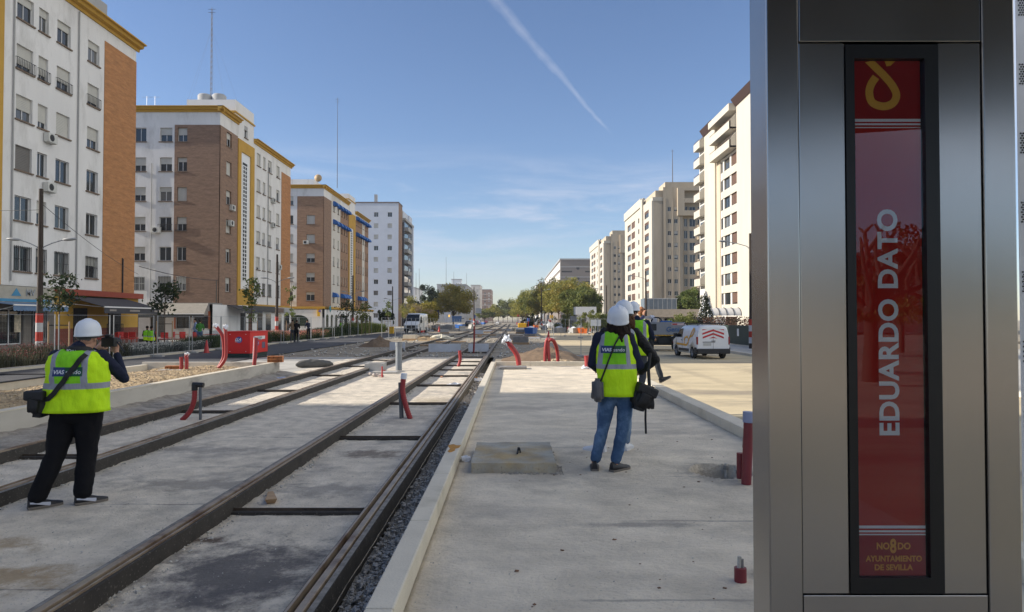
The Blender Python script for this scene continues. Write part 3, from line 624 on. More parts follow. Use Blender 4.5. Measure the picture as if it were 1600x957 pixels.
def building_r2(label, Y0, Y1, H, sc=1.0, terrace=True):
    b = empty('apartment_tower', (0, 0, 0), 0, label, 'building')
    X = 33.3; PW = MATS['pier_cream']; xm = X + 2.3
    zt = [27.9 - 2.84 * k for k in range(9)]
    # street face (looks to -x)
    f = Facade(b, (X, Y1, 0), -pi / 2); L_ = Y1 - Y0; u = lambda y: Y1 - y
    for z in zt[:]:
        f.w(u(Y0 + .20 * L_), z, .13 * L_, 1.8, 'nosill brown', .3, False); f.w(u(Y0 + .66 * L_), z, .13 * L_, 1.8, 'nosill brown', .9, False); f.w(u(Y0 + .82 * L_), z, .13 * L_, 1.8, 'nosill brown', .2, False); f.w(u(Y0 + .46 * L_), z, 1.6, 1.3, 'nosill brown', 0, False)
    f.wall('wall', PW, 0, L_, 0, H - 3.6); f.place()
    f.box('pier', PW, u(Y0 + .36 * L_), u(Y0 + .30 * L_), -.4, 0, 0, H - 2.0); f.box('pier', PW, u(Y0 + .07 * L_), u(Y0), -.4, 0, 0, H - 4.5)
    f.box('attic_wall', PW, 0, L_ * .6, .6, 1.2, H - 3.6, H - 1); f.box('parapet', PW, 0, L_ * .64, -.3, 0, H - 3.6, H - 1.4)
    # front (looks to -y)
    g = Facade(b, (X, Y0, 0), 0)
    WB = M('front_beige', (.44, .375, .285), .9, var=.07, scale=.6, col2=(.38, .32, .24), c2scale=.4, stretch=(1, 1, .2), bump=.004, bscale=8)
    g.wall('wall', WB, 0, 2.2, 0, H - 4.6)
    h = Facade(b, (xm - .1, Y0 - .5, 0), 0)
    for z in zt: h.w(1.45, z, .85, 1.05, 'nosill', 0, False); h.w(3.0, z, .85, 1.05, 'nosill', random.choice([0, .6]), False)
    h.wall('wall', WB, 0, 4.6, 0, H - 1.4); h.place()
    for x in (.5, 2.25, 3.85): h.box('wall_rib', WB, x - .04, x + .04, -.05, 0, 0, H - 4)
    k = Facade(b, (xm + 4.5, Y0 + .4, 0), 0)
    for z in zt: k.w(.9, z - .25, .8, 1.9, 'nosill', 0, False); k.w(2.5, z - .25, 1.4, 1.9, 'nosill', 0, False); k.w(4.6, z - .25, 1.6, 1.9, 'nosill', 0, False)
    k.wall('wall', WB, 0, 6.6, 0, H - 2); k.place()
    for z in zt[1:]:
        m = MB(); m.box(3.6, 6.6, -1.4, 0, z - 1.5, z - 1.3).box(3.6, 6.6, -1.4, -1.25, z - 1.3, z - .45).box(3.6, 3.75, -1.4, 0, z - 1.3, z - .45); k.put(m, 'balcony', WB)
    m = MB(); m.box(-1.3, 6.6, -1.5, 0, H - 8.2, H - 8).box(.3, 6.6, -1.49, -1.3, H - 8, H - 7).box(-1.3, .3, -1.495, -.01, H - 8, H - 2.3).box(-1.3, 6.6, -1.5, 0, H - 2.3, H - 1.7).box(.3, 6.6, -1.49, -1.3, H - 5.2, H - 4.1); k.put(m, 'upper_loggia', WB)
    MB().box(X + 3, X + 14, Y0 + 1, Y0 + 8, H - 1.4, H + .1).build('penthouse', WB, b)
    core(b, X, X + 14, Y0, Y1, H - 1.7, WB, inset=.6)
    MB().box(X + 13.7, X + 14, Y0 + .5, Y1, 0, H - 1.5).build('side_wall', WB, b)
    MB().box(X + .1, X + 14, Y1 - .2, Y1, 0, H - 3.7).build('side_wall', WB, b)
    m = MB(); m.box(X - .2, X + 2.2, Y0 - .1, Y0 + 3, H - 4.6, H - 3.7); m.build('terrace_parapet', PW, b)
    return b
def building_r4():
    b = empty('office_block', (0, 0, 0), 0, 'wide grey brown office block with white ribbon bands, standing above the plane trees', 'building')
    X, Y0, Y1, H = 33., 470., 700., 43.
    GB = M('grey_brown_cladding', (.20, .17, .15), .8)
    f = Facade(b, (X, Y0, 0), 0); 
    f.wall('wall', GB, 0, 26, 0, H)
    for z in (34.5, 27.5, 20.5):
        f.box('ribbon_window', DARK, .8, 8, -.05, 0, z, z + 1); f.box('ribbon_window', DARK, 17, 26, -.05, 0, z, z + 1)
        m = MB(); m.lathe([(.01, 0), (1.1, 0)], 16, mt=Matrix.Translation((12, -.06, z + 2.8)) @ Matrix.Rotation(pi / 2, 4, 'X')); f.put(m, 'round_window', DARK)
    for z in (38, 31, 24, 17): f.box('floor_band', W_GREY, 0, 26, -.15, 0, z, z + .5)
    g = Facade(b, (X, Y1, 0), -pi / 2); g.wall('wall', GB, 0, Y1 - Y0, 0, H)
    for z in (36.5, 29.5, 22.5, 15.5): g.box('white_band', W_WARM, 8, Y1 - Y0, -.4, 0, z, z + 5)
    core(b, X, X + 26, Y0, Y1, H, GB); MB().box(X - .5, X + 26.5, Y0 - .5, Y1, H, H + 1).build('roof', W_GREY, b)
MSTM = M('mast_grey', (.10, .10, .11), .6)
def mast(x, y, z0, z1, r, label, name='antenna_mast', lattice=False, guys=0):
    o = empty(name, (x, y, z0), 0, label, 'antenna mast'); h = z1 - z0; m = MB()
    if lattice:
        for k in range(3): a = 2 * pi * k / 3; m.tube([(.11 * cos(a), .11 * sin(a), 0), (.08 * cos(a), .08 * sin(a), h * .93)], r * .4, 4)
        n = int(h / .6)
        for i in range(n):
            for k in range(3): a = 2 * pi * ((k + i) % 3) / 3; c = a + 2 * pi / 3; m.bar((.1 * cos(a), .1 * sin(a), i * .6), (.1 * cos(c), .1 * sin(c), i * .6 + .5), .015)
    else: m.tube([(0, 0, 0), (0, 0, h * .6), (0, 0, h)], [r, r * .8, r * .4], 6)
    m.build('pole', MSTM, o)
    m = MB(); m.tube([(0, 0, h * .93), (0, 0, h)], r * .5, 4)
    for k, zz in enumerate((h * .95, h * .98)): m.bar((-.4, 0, zz), (.4, 0, zz), .03); m.bar((0, -.3, zz - .1), (0, .3, zz - .1), .03)
    m.build('aerial', MSTM, o)
    if guys:
        m = MB()
        for k in range(guys): a = 2 * pi * k / guys + .4; m.tube([(0, 0, h * .8), (3.4 * cos(a), 1.8 * sin(a), 0.0)], .005, 3, caps=False)
        m.build('guy_wire', MSTM, o)
    return o
building_a(); building_b(); building_c(); building_d(); building_r1()
building_r2('middle cream and beige tower on the right with a planted roof terrace and glazed loggias', 161., 202., 34.5)
building_r2('farthest and smallest looking cream tower on the right, left of the two taller ones', 247., 293., 34.2)
building_r4()
simple_block('low white block half hidden left of the tall conifer in the far distance', -62, -50, 350, 380, 18, W_WHITE, 1, [-60, -57.5, -55, -52.5], [], 3, 3, 5, 1.2, 1.2)
simple_block('grey flat roofed block behind the big plane tree on the left', -47, -29, 424, 552, 23.5, W_GREY, 1, [-33, -31], [440, 460, 480, 500, 520, 540], 3, 3.3, 6, 1.8, 1.6)
MB_ = MB(); simple_block('cream tower with a yellow side strip in the far left row', -38, -29.5, 619, 660, 33, W_WARM, 1, [-36, -32], [625, 640], 4, 4, 7, 1.6, 1.6)
simple_block('lower grey block tucked under the cream tower in the far left row', -34, -29.2, 560, 610, 20, W_GREY, 1, [-32], [570, 580, 590, 600], 3, 3.5, 5, 1.6, 1.6)
simple_block('red brick block with white floor bands at the far end on the left', -50, -27, 865, 930, 40, BR_B, 1, [-45, -40, -35, -30], [], 4, 3.5, 10, 2.2, 1.6, band=(W_WARM, [6, 13, 20, 27, 34]))
simple_block('small pale block far down the street above the right tree row', 32, 44, 800, 900, 46, W_WARM, -1, [35, 39], [820, 850], 5, 4, 9, 1.6, 1.8)
simple_block('tiny white block farthest away above the right tree row', 34, 46, 990, 1050, 52, W_WHITE, -1, [37, 41], [], 5, 4, 10, 1.6, 1.8)
simple_block('white rooftop volume on the distant grey left block', -38.5, -32.5, 430, 436, 27, WHITE, 1, [], [], 3, 3, 0, name='roof_building')
mast(-32.9, 74.0, 24.3, 36.0, .05, 'tall lattice radio mast with guy wires on the second block roof', lattice=True, guys=5)
mast(-28.9, 112., 23.5, 38.5, .06, 'slender mast on the blue awning block roof')
p = aty(1051, 285, 170); mast(p.x, 170., 34.4, p.z + 8.2, .12, 'thin white mast on top of the middle cream tower')
for px, y0_, yt, d, lab in ((697, 444, 402, 430, 'tall thin mast above the grey far left block'), (709, 444, 425, 430, 'short mast right of the tall one on the far left block'), (655, 452, 420, 352, 'pair of distant thin masts left of the conifer, right one'), (650, 452, 427, 352, 'pair of distant thin masts left of the conifer, left one'), (729, 446, 426, 520, 'faint isolated mast above the far left row')):
    a = aty(px, y0_, d); c = aty(px, yt, d); mast(a.x, d, a.z - 3, c.z, .14, lab)
# ================================================================== GROUND
def grid(name, x0, x1, y0, y1, zf, mat, nx, ny, kind='structure', skirt=0.0, ys=None, xs=None):
    me = bpy.data.meshes.new(name); xs = xs or [x0 + (x1 - x0) * i / nx for i in range(nx + 1)]; ys = ys or [y0 + (y1 - y0) * j / ny for j in range(ny + 1)]
    nx, ny = len(xs) - 1, len(ys) - 1
    vs = [(x, y, zf(x, y)) for y in ys for x in xs]; fs = [(j * (nx + 1) + i, j * (nx + 1) + i + 1, (j + 1) * (nx + 1) + i + 1, (j + 1) * (nx + 1) + i) for j in range(ny) for i in range(nx)]
    if skirt:
        k = len(vs); ring = [(i, 0) for i in range(nx)] + [(nx, j) for j in range(ny)] + [(nx - i, ny) for i in range(nx)] + [(0, ny - j) for j in range(ny)]
        idx = [j * (nx + 1) + i for i, j in ring]
        for t in idx: vs.append((vs[t][0], vs[t][1], vs[t][2] - skirt))
        n = len(idx)
        for a in range(n): fs.append((idx[a], idx[(a + 1) % n], k + (a + 1) % n, k + a)[::-1])
    me.from_pydata(vs, [], fs); me.materials.append(mat); me.polygons.foreach_set('use_smooth', [True] * len(fs)); o = bpy.data.objects.new(name, me); COL.objects.link(o)
    if kind: o['kind'] = kind
    return o
def nz(x, y, s, seed=0): return noise.noise(Vector((x * s + seed, y * s - seed, seed * 1.7)))
EARTH = M('dusty_earth', (.30, .255, .19), .95, var=.22, scale=.8, bump=.02, bscale=9, col2=(.20, .17, .13), c2scale=.25, speck=.4, speckscale=30, speckcol=(.35, .32, .28))
SLABM = M('track_concrete', (.65, .575, .465), .92, var=.24, scale=3.5, bump=.03, bscale=26, col2=(.26, .24, .22), c2scale=.8, c2lo=.53, c2hi=.72, speck=.8, speckscale=42, speckcol=(.32, .29, .255), detail=12)
SLABM2 = M('float_concrete', (.71, .62, .485), .92, var=.20, scale=2.6, bump=.03, bscale=20, detail=12, stretch=(.8, 1.1, 1), col2=(.52, .46, .375), c2scale=.8, c2lo=.5, c2hi=.7, speck=.45, speckscale=48, speckcol=(.37, .32, .26))
SAND = M('sandy_road', (.56, .46, .29), .95, var=.16, scale=1.1, bump=.012, bscale=18, stretch=(.35, 1.2, 1), col2=(.25, .21, .16), c2scale=.5, c2lo=.5, c2hi=.68, speck=.3, speckscale=40, speckcol=(.16, .14, .11))
PAV = M('grey_paving', (.44, .42, .38), .9, var=.12, scale=1.2, bump=.004, bscale=40, col2=(.26, .245, .22), c2scale=.5, speck=.3, speckscale=60)
SOIL = M('planting_soil', (.13, .09, .06), .95, var=.3, scale=4, bump=.03, bscale=20)
GRAV = M('grey_gravel', (.38, .35, .31), .9, var=.4, scale=22, bump=.03, bscale=45, col2=(.22, .21, .20), c2scale=1.5)
KERB = M('kerb_concrete', (.62, .56, .45), .85, var=.10, scale=2.4, bump=.003, bscale=60, col2=(.36, .32, .24), c2scale=1.2, c2lo=.58, c2hi=.75, speck=.2, speckscale=90)
KERB_W = M('wall_concrete', (.50, .465, .41), .9, var=.10, scale=1.6, bump=.005, bscale=30, col2=(.27, .25, .22), c2scale=.9, stretch=(1, .6, 1.6), speck=.2, speckscale=80)
grid('ground', -1500, 1500, -300, 4000, lambda x, y: -.32, EARTH, 2, 2)
# far worksite surface between the rails and road
grid('site_ground', -17.3, 3.3, 33, 420, lambda x, y: -.012 + (.03 * nz(x, y, .5)), EARTH, 40, 300)
def frange(a, b, s):
    o = []; v = a
    while v < b - 1e-6: o.append(v); v += s
    return o
def slz(x, y):
    z = .010 * nz(x, y, 1.3) + .006 * nz(x, y, 4, 3) - .004
    if 2 < y < 16: z += .0045 * nz(x, y, 11, 5) + .0035 * nz(x, y, 24, 6) + .010 * max(0, nz(x * .6, y * 1.6, 6, 8) - .28)
    e = min(abs(x + r) for r in (1.32, 2.55, 4.89, 5.12, 6.33))
    if e < .12: z += .018 * (1 - e / .12) * max(0, .3 + nz(x, y, 9, 12))
    return z
grid('track_slab', -7.6, -1.122, -12, 33, slz, SLABM, 230, 0, ys=frange(-12, 2, 1.) + frange(2, 10, .03) + frange(10, 16, .06) + frange(16, 33, .25) + [33.])
grid('forecourt', -17.3, -7.6, 22.4, 33, lambda x, y: -.004 + .01 * nz(x, y, .6), PAV, 20, 20)
def platz(x, y):
    z = .25 + .007 * nz(x, y, 1.1, 2) + .004 * nz(x, y, 5, 4) + .0025 * nz(x * .7, y * 1.4, 14, 9) + .0022 * nz(x, y, 27, 3)
    dx, dy = (x - 2.12) / .27, (y - 7.0) / .34; r = sqrt(dx * dx + dy * dy) + .22 * nz(x, y, 5, 8)
    if r < 1: z -= .19 * min(1, (1 - r) * 6) - .02 * nz(x, y, 18, 1)
    elif r < 1.25: z += .02 * (1.25 - r) / .25
    # shallow trowel scratches
    z -= .003 * max(0, 1 - abs(sin(x * 1.3 + y * .9 + nz(x, y, .7) * 2)) * 14)
    return z
grid('platform', -.58, 3.0, -3, 23.0, platz, SLABM2, 120, 0, skirt=.3, ys=frange(-3, 2.5, .5) + frange(2.5, 10, .03) + frange(10, 15, .06) + frange(15, 23, .2) + [23.])
grid('trench_bed', -1.125, -.72, -3, 23.2, lambda x, y: -.065 + .035 * nz(x, y, 3) + .02 * nz(x, y, 12, 2) + (.05 if y > 14 else 0) * (1 + nz(x, y, 1.5, 3)), GRAV, 22, 420)
grid('platform_far_ground', -.9, 3.3, 23.2, 33, lambda x, y: -.02 + .03 * nz(x, y, 1.2), EARTH, 20, 40)
grid('road_left', -17.3, -11.95, -30, 22.4, lambda x, y: 0., ASPH, 4, 10)
grid('road_left_far', -17.28, -12.0, 22.4, 330, lambda x, y: .032, ASPH, 2, 10)
m = MB(); m.box(-28.2, -20, -30, 150, -.3, .125); tag(m.build('sidewalk_left', PAV), kind='structure')
grid('planting_bed', -20.0, -17.5, -30, 96, lambda x, y: .13 + .03 * nz(x, y, 2), SOIL, 10, 200)
def rz_(x, y): return -.25 + .012 * nz(x, y, .8) + .006 * nz(x, y, 3)
grid('road_right', 3.26, 13.4, -10, 34, rz_, SAND, 60, 240)
grid('road_right_far', 3.26, 13.4, 34, 420, lambda x, y: rz_(x, y), SAND, 10, 120)
m = MB(); m.box(13.6, 33, -10, 420, -.5, -.12); tag(m.build('sidewalk_right', PAV), kind='structure')
m = MB(); m.box(-60, -20, 150, 420, -.3, .1).box(33, 90, 60, 420, -.3, -.1); tag(m.build('far_ground', EARTH), kind='structure')
# ------------------------------------------------------------------ scattered stones (stuff)
def scatter(name, n, fn, mat, smin, smax, flat=.7, label=None, kind='stuff'):
    m = MB(); base = [Vector(p) for p in ((1, 0, 0), (0, 1, 0), (-1, 0, 0), (0, -1, 0), (0, 0, 1), (0, 0, -1), (.6, .6, .5), (-.6, .5, -.4))]
    fs = [(0, 6, 4), (6, 1, 4), (1, 2, 4), (2, 3, 4), (3, 0, 4), (1, 0, 5), (2, 1, 5), (3, 2, 5), (0, 3, 5), (0, 1, 6)]
    for i in range(n):
        x, y, z = fn(); s = smin * (smax / smin) ** (random.random() ** 1.8); R = Euler((random.random() * 6, random.random() * 6, random.random() * 6)).to_matrix()
        m.add([Vector((x, y, z)) + Vector((lambda v: (v.x, v.y, v.z * flat))(R @ (b * s * random.uniform(.7, 1.2)))) for b in base[:7]], [f for f in fs if max(f) < 7], False)
    return tag(m.build(name, mat), label, kind=kind)
U_ = random.uniform
PEB = M('pebble_grey', (.30, .28, .25), .9, var=.5, scale=14); PEB2 = M('pebble_tan', (.42, .33, .22), .9, var=.35, scale=9); PEBL = M('pebble_light', (.45, .43, .39), .9, var=.3, scale=14)
PEBT = M('pebble_trench', (.40, .375, .34), .9, var=.4, scale=14)
scatter('trench_gravel', 9000, lambda: (U_(-1.10, -.73), 3 + 20 * random.random() ** 1.6, -.045 + U_(-.01, .035)), PEBT, .008, .030)
scatter('trench_rubble', 260, lambda: (U_(-1.10, -.74), U_(13, 23), -.02 + U_(-.03, .06)), PEBL, .02, .06)
def along_rail():
    x = random.choice([-6.33, -5.12, -4.90, -2.76, -2.55, -1.31]); return (x + U_(-.05, .05) * (1 + random.random()), 3 + 30 * random.random() ** 1.5, .004)
scatter('rail_grit', 9000, along_rail, PEBL, .004, .024)
scatter('slab_grit', 3500, lambda: (U_(-7.5, -1.3), 3 + 20 * random.random() ** 1.7, .003), PEBL, .003, .010)
scatter('platform_grit', 900, lambda: (lambda x, y: (x, y, platz(x, y) + .001))(U_(-.55, 2.95), 3.3 + 18 * random.random() ** 1.6), PEBL, .003, .008)
scatter('slab_edge_crumbs', 500, lambda: (lambda a: (a[0] + U_(-.04, .05), a[1] + U_(-.04, .04), .256))(random.choice([(.43, U_(6.9, 8.1)), (.46, U_(6.85, 7.2)), (U_(-.1, .45), 6.9)])), PEB, .004, .016)
scatter('fallen_leaves', 60, lambda: (lambda x, y: (x, y, platz(x, y) + .003))(U_(-.4, 2.9), U_(3.6, 9)), M('dead_leaf', (.16, .08, .04), .8, var=.4, scale=3), .008, .020, flat=.3)
# ------------------------------------------------------------------ RAILS
STEEL = M('rail_steel_worn', (.34, .265, .19), .45, metal=.35, var=.2, scale=6, col2=(.16, .10, .06), c2scale=2.5, speck=.3, speckscale=80)
STEEL_D = M('rail_steel_rusty', (.10, .072, .05), .7, metal=.3, var=.25, scale=8, col2=(.035, .03, .028), c2scale=3)
JACK = M('rail_rubber_jacket', (.036, .031, .026), .8, var=.3, scale=7, speck=.6, speckscale=50, speckcol=(.22, .20, .17))
DUSTY = M('dusty_ledge', (.22, .205, .185), .9, var=.4, scale=18, bump=.008, bscale=70, speck=.6, speckscale=60, speckcol=(.25, .24, .23))
def extr(prof, y0, y1, ny, name, mat, parent):
    m = MB(); n = len(prof); rings = []
    ys = [y0 + (y1 - y0) * (j / ny) ** 1.5 for j in range(ny + 1)]
    m.loft([[(x, y, z) for x, z in prof] for y in ys], smooth=False); return m.build(name, mat, parent)
def rail(xi, s, label):
    """xi = gauge edge of the head, s=+1 head lies to +x of the gauge edge"""
    r = empty('tram_rail', (xi, 0, 0), 0, label, 'tram rail', 'grooved tram rails cast into the track slab')
    T = .15; P = lambda pts: [(s * a, z) for a, z in pts]
    extr(P([(0, T - .02), (.002, T - .004), (.010, T), (.046, T), (.052, T - .005), (.054, T - .02), (.054, T - .05), (0, T - .05)]), -12, 300, 12, 'rail_head', STEEL, r)
    extr(P([(-.036, T - .050), (.054, T - .050), (.054, T - .056), (.058, 0.0), (-.044, 0.0)]), -12, 300, 12, 'rail_web', BLACK, r)
    extr(P([(-.056, T - .001), (-.038, T - .001), (-.036, T - .051), (-.056, T - .051)]), -12, 300, 12, 'guard_lip', STEEL, r)
    extr(P([(.066, T - .012), (.108, T - .016), (.112, T - .045), (.112, -.06), (.062, -.06), (.062, T - .03)]), -12, 300, 12, 'rubber_jacket', [JACK], r)
    extr(P([(.067, T - .011), (.104, T - .0145), (.104, T - .017), (.067, T - .014)]), -12, 300, 12, 'dusty_ledge', DUSTY, r)
    extr(P([(-.074, T - .020), (-.0565, T - .014), (-.0565, -.02), (-.080, -.02)]), -12, 300, 12, 'rubber_jacket', JACK, r)
    return r
rail(-1.24, 1, 'rightmost grooved tram rail, beside the gravel trench and platform kerb')
rail(-2.675, -1, 'second grooved tram rail from the right, left of the cross bars')
rail(-5.03, 1, 'third tram rail from the right, just behind the photographing man')
rail(-6.465, -1, 'leftmost tram rail, running along the foot of the concrete wall')
m = MB(); m.box(0, 1.32, -.035, .035, -.03, .014); 
def tie(x, y, lab):
    o = empty('tie_bar', (x, y, 0), 0, lab, 'tie bar', 'dark tie bars joining the tram rails')
    q = MB(); q.box(.0, 1.318, -.030, .030, -.02, .014 + .01); q.build('bar', JACK, o)
    q = MB(); q.box(.0, 1.318, .026, .034, .0, .05); q.build('bar_flange', STEEL_D, o)
    return o
for i, y in enumerate([6.36, 10.3, 14.5, 18.5, 21.6, 24.2, 26.6, 29.0, 32.5, 37., 43.]): tie(-2.617, y, ORD[i] + ' nearest dark tie bar across the right-hand track')
for i, y in enumerate([8.9, 13.2, 17.1, 21.8, 26, 30., 34., 39.]): tie(-6.407, y, ORD[i] + ' nearest dark tie bar across the left-hand track')
# ------------------------------------------------------------------ KERBS
def kerb_stone(ln, w, h, mat=KERB):
    m = MB(); b = .012; m.box(0, w, .003, ln - .003, -h, 0); return m
def kerb_row(x, z, w, h, ys, side, group, stain=None):
    proto = None
    for i in range(len(ys) - 1):
        ln = ys[i + 1] - ys[i]
        o = kerb_stone(ln, w, h).build('kerb_stone', KERB, bevel=.01)
        o.location = (x, ys[i], z)
        tag(o, '%s kerb stone from the camera along the %s edge of the platform' % (ORD[i] if i < 20 else 'next', side), 'kerb stone', group)
j0 = [1.9 + 1.4667 * k for k in range(15)]
kerb_row(-.724, .39, .143, .55, [.45] + j0[:-1] + [23.0], 'left', 'kerb stones along the left platform edge')
kerb_row(3.0, .39, .25, .7, [.5 + 1.88 * k for k in range(13)], 'right', 'kerb stones along the right platform edge')
for i in range(3):
    o = MB().box(-.58 + 1.19 * i + .003, -.58 + 1.19 * (i + 1) - .003, 0, .14, -.5, 0).build('kerb_stone', KERB, bevel=.01); o.location = (0, 23.0, .39)
    tag(o, ['left', 'middle', 'right'][i] + ' kerb stone closing the far end of the platform', 'kerb stone', 'kerb stones across the far platform end')
# orange mortar stain on kerb : a thin splash of mud with its own shape
STN = M('orange_mud', (.42, .20, .035), .9, var=.3, scale=20)
pts = []
for k in range(14):
    a = 2 * pi * k / 14; r = 1 + .35 * sin(3 * a + .5) + .2 * sin(5 * a); pts.append((-.655 + .055 * r * cos(a), 7.55 + .22 * r * sin(a), .3935))
tag(MB().poly(pts, .003, (0, 0, 1)).build('mud_splash', STN), 'orange mud splash on the left platform kerb', 'mud splash')
# far left kerb of the road, edge of the planting bed
m = MB(); m.box(-17.5, -17.3, -30, 96, -.2, .14); tag(m.build('road_kerb', KERB), 'long pale kerb between the left road and the planting bed', 'kerb')
m = MB(); m.box(13.4, 13.6, -10, 420, -.5, -.11); tag(m.build('road_kerb', KERB), 'long kerb of the right-hand sidewalk behind the service van', 'kerb')
# ------------------------------------------------------------------ PLANTER WALLS (poured concrete)
o = empty('retaining_wall', (0, 0, 0), 0, 'long poured concrete retaining wall beside the leftmost tram rail', 'wall')
m = MB(); m.box(-7.78, -7.6, -12, 22.3, -.3, .42); m.build('wall_face', KERB_W, o, bevel=.008)
m = MB(); m.box(-7.785, -7.595, -12, 22.305, .42, .44); m.build('wall_top', KERB, o)
m = MB(); m.box(-12.0, -7.78, 22.12, 22.3, -.3, .43); tag(m.build('planter_end_wall', KERB_W, bevel=.008), 'low concrete wall closing the sandy planter in front of the red generator', 'wall')
m = MB(); m.box(-12.0, -11.82, -12, 22.12, -.3, .35); tag(m.build('planter_kerb_wall', KERB, bevel=.008), 'low pale concrete kerb wall between the sandy planter and left road', 'wall')
def plz(x, y):
    t = max(0, 1 - abs((x + 9.8)) / 2.1); return .12 + .20 * t ** .6 + .05 * nz(x, y, .9, 1) + .03 * nz(x, y, 3, 2) + .015 * nz(x, y, 9, 3)
GRV = M('tan_gravel', (.50, .37, .21), .95, var=.35, scale=9, bump=.04, bscale=30, col2=(.26, .18, .11), c2scale=1.2)
grid('planter_gravel', -11.82, -7.78, -4, 22.12, plz, GRV, 60, 330)
scatter('planter_stones', 9000, lambda: (lambda x, y: (x, y, plz(x, y) + .005))(U_(-11.7, -7.85), 7 + 15 * random.random()), PEB2, .01, .05)
scatter('wall_foot_spoil', 3500, lambda: (lambda t: (-7.6 + .75 * t * random.random() + .0, U_(4, 22.5), .02 + .07 * random.random() * (1 - t)))(random.random()), PEB, .01, .035)
def spz(x, y):
    t = (x + 7.6) / .95; return .0 + .13 * max(0, 1 - t) * (1 + .5 * nz(x, y, 2)) + .02 * nz(x, y, 8)
grid('wall_foot_soil', -7.6, -6.62, -4, 22.4, spz, M('wall_foot_dust', (.36, .32, .27), .95, var=.3, scale=7, bump=.03, bscale=22, col2=(.20, .18, .16), c2scale=2, speck=.5, speckscale=40, speckcol=(.16, .15, .14)), 16, 280)
def mound(name, cx, cy, rx, ry, h, mat, label=None, cat=None, kind='thing', z0=0., seed=0, n=46):
    m = MB(); vs = []
    for j in range(n + 1):
        for i in range(n + 1):
            a, b = 2 * i / n - 1, 2 * j / n - 1; r = min(1, sqrt(a * a + b * b) * (1 + .2 * nz(a, b, 2, seed)))
            hh = h * (1 - r) ** .9 * (1 + .35 * nz(a, b, 3, seed)) + (.06 * nz(a, b, 9, seed) * (1 - r) * h * 3)
            vs.append((cx + a * rx, cy + b * ry, z0 - .02 + max(0, hh)))
    m.add(vs, [(j * (n + 1) + i, j * (n + 1) + i + 1, (j + 1) * (n + 1) + i + 1, (j + 1) * (n + 1) + i) for j in range(n) for i in range(n)], True)
    o = m.build(name, mat); 
    if kind == 'thing': tag(o, label, cat)
    else: tag(o, label, kind=kind)
    return o
SANDP = M('sand_heap', (.17, .115, .07), .95, var=.25, scale=5, bump=.03, bscale=16)
a = onz(593, 541, 0); mound('sand_pile', a.x, a.y, 1.3, 2.2, .65, SANDP, 'small brown sand pile on the left beyond the forecourt', 'sand pile', seed=1)
a = onz(664, 531, 0); mound('sand_pile', a.x, a.y, 1.6, 4.0, .25, M('sand_heap_light', (.36, .25, .13), .95, var=.25, scale=5, bump=.03, bscale=16), 'low streak of lighter sand right of the small brown pile', 'sand pile', seed=4)
a = onz(838, 545, 0); mound('sand_pile', 1.5, 30.5, 2.0, 5.5, .62, SANDP, 'broad brown earth mound beyond the far end of the platform', 'sand pile', seed=7)
mound('sand_pile', 1.8, 25.4, 1.5, 1.3, .20, GRV, 'heap of tan broken stones right behind the platform end kerb', 'stone heap', seed=9)
scatter('broken_stones', 1500, lambda: (lambda a, r: (1.6 + 2.0 * r * cos(a), 25.2 + 1.6 * r * sin(a), .05 + .26 * (1 - r)))(U_(0, 6.28), random.random()), PEB2, .04, .12)
o = MB().box(-.42, .42, 0, .7, 0, .07).build('base_slab', CONC_D, bevel=.01); o.location = (.02, 21.3, .255); tag(o, 'rough thin concrete slab at the foot of the leaning red duct', 'concrete slab')
scatter('far_rubble', 1500, lambda: (U_(-12, 3), 33 + 60 * random.random() ** 1.5, .03), PEBL, .03, .12)
# ------------------------------------------------------------------ slab cover on the platform
o = empty('manhole_slab', (0, 0, 0), 0, 'thick weathered concrete cover slab with an iron lifting loop on the platform', 'manhole slab')
m = MB(); m.box(-.42, .44, 6.92, 8.1, .2, .352); s_ = m.build('slab', M('weathered_slab', (.36, .34, .29), .95, var=.25, scale=3, bump=.008, bscale=35, col2=(.40, .30, .16), c2scale=1.6, c2lo=.48, c2hi=.66, speck=.5, speckscale=40, speckcol=(.10, .095, .085)), o, bevel=.03)
bm = bmesh.new(); bm.from_mesh(s_.data); bmesh.ops.subdivide_edges(bm, edges=bm.edges, cuts=24, use_grid_fill=True)
for v in bm.verts: v.co += Vector((nz(v.co.x, v.co.y, 6), nz(v.co.y, v.co.z, 6, 2), nz(v.co.x, v.co.y, 5, 4))) * .012
bm.to_mesh(s_.data); bm.free(); s_.modifiers.clear()
m = MB(); m.tube([(.07 + .03 * cos(t) * .4, 7.45 - .0, .35 + .06 * sin(t)) for t in [pi * k / 8 for k in range(9)]], .008, 6); m.tube([(.05, 7.38, .36), (.06, 7.5, .4), (.075, 7.6, .36)], .009, 6); m.build('lifting_loop', IRON, o)
a = onz(728, 722, .25)
def crumple(name, c, s, mat, label, cat, seed=0, flat=.6):
    m = MB(); m.ell((0, 0, 0), (s, s * .8, s * flat), 14, 9); o = m.build(name, mat); 
    for v in o.data.vertices: n = noise.noise_vector(v.co * (2.2 / s) + Vector((seed, 0, 0))); v.co = v.co + n * s * .45; v.co.z = max(v.co.z, -s * flat * .4)
    o.data.polygons.foreach_set('use_smooth', [False] * len(o.data.polygons)); o.location = (c[0], c[1], c[2] + s * flat * .4); return tag(o, label, cat)
crumple('plastic_bag', (a.x, a.y, .25), .055, WPLAST, 'crumpled pale plastic bag between the left kerb and the manhole slab', 'plastic bag', 1, .9)
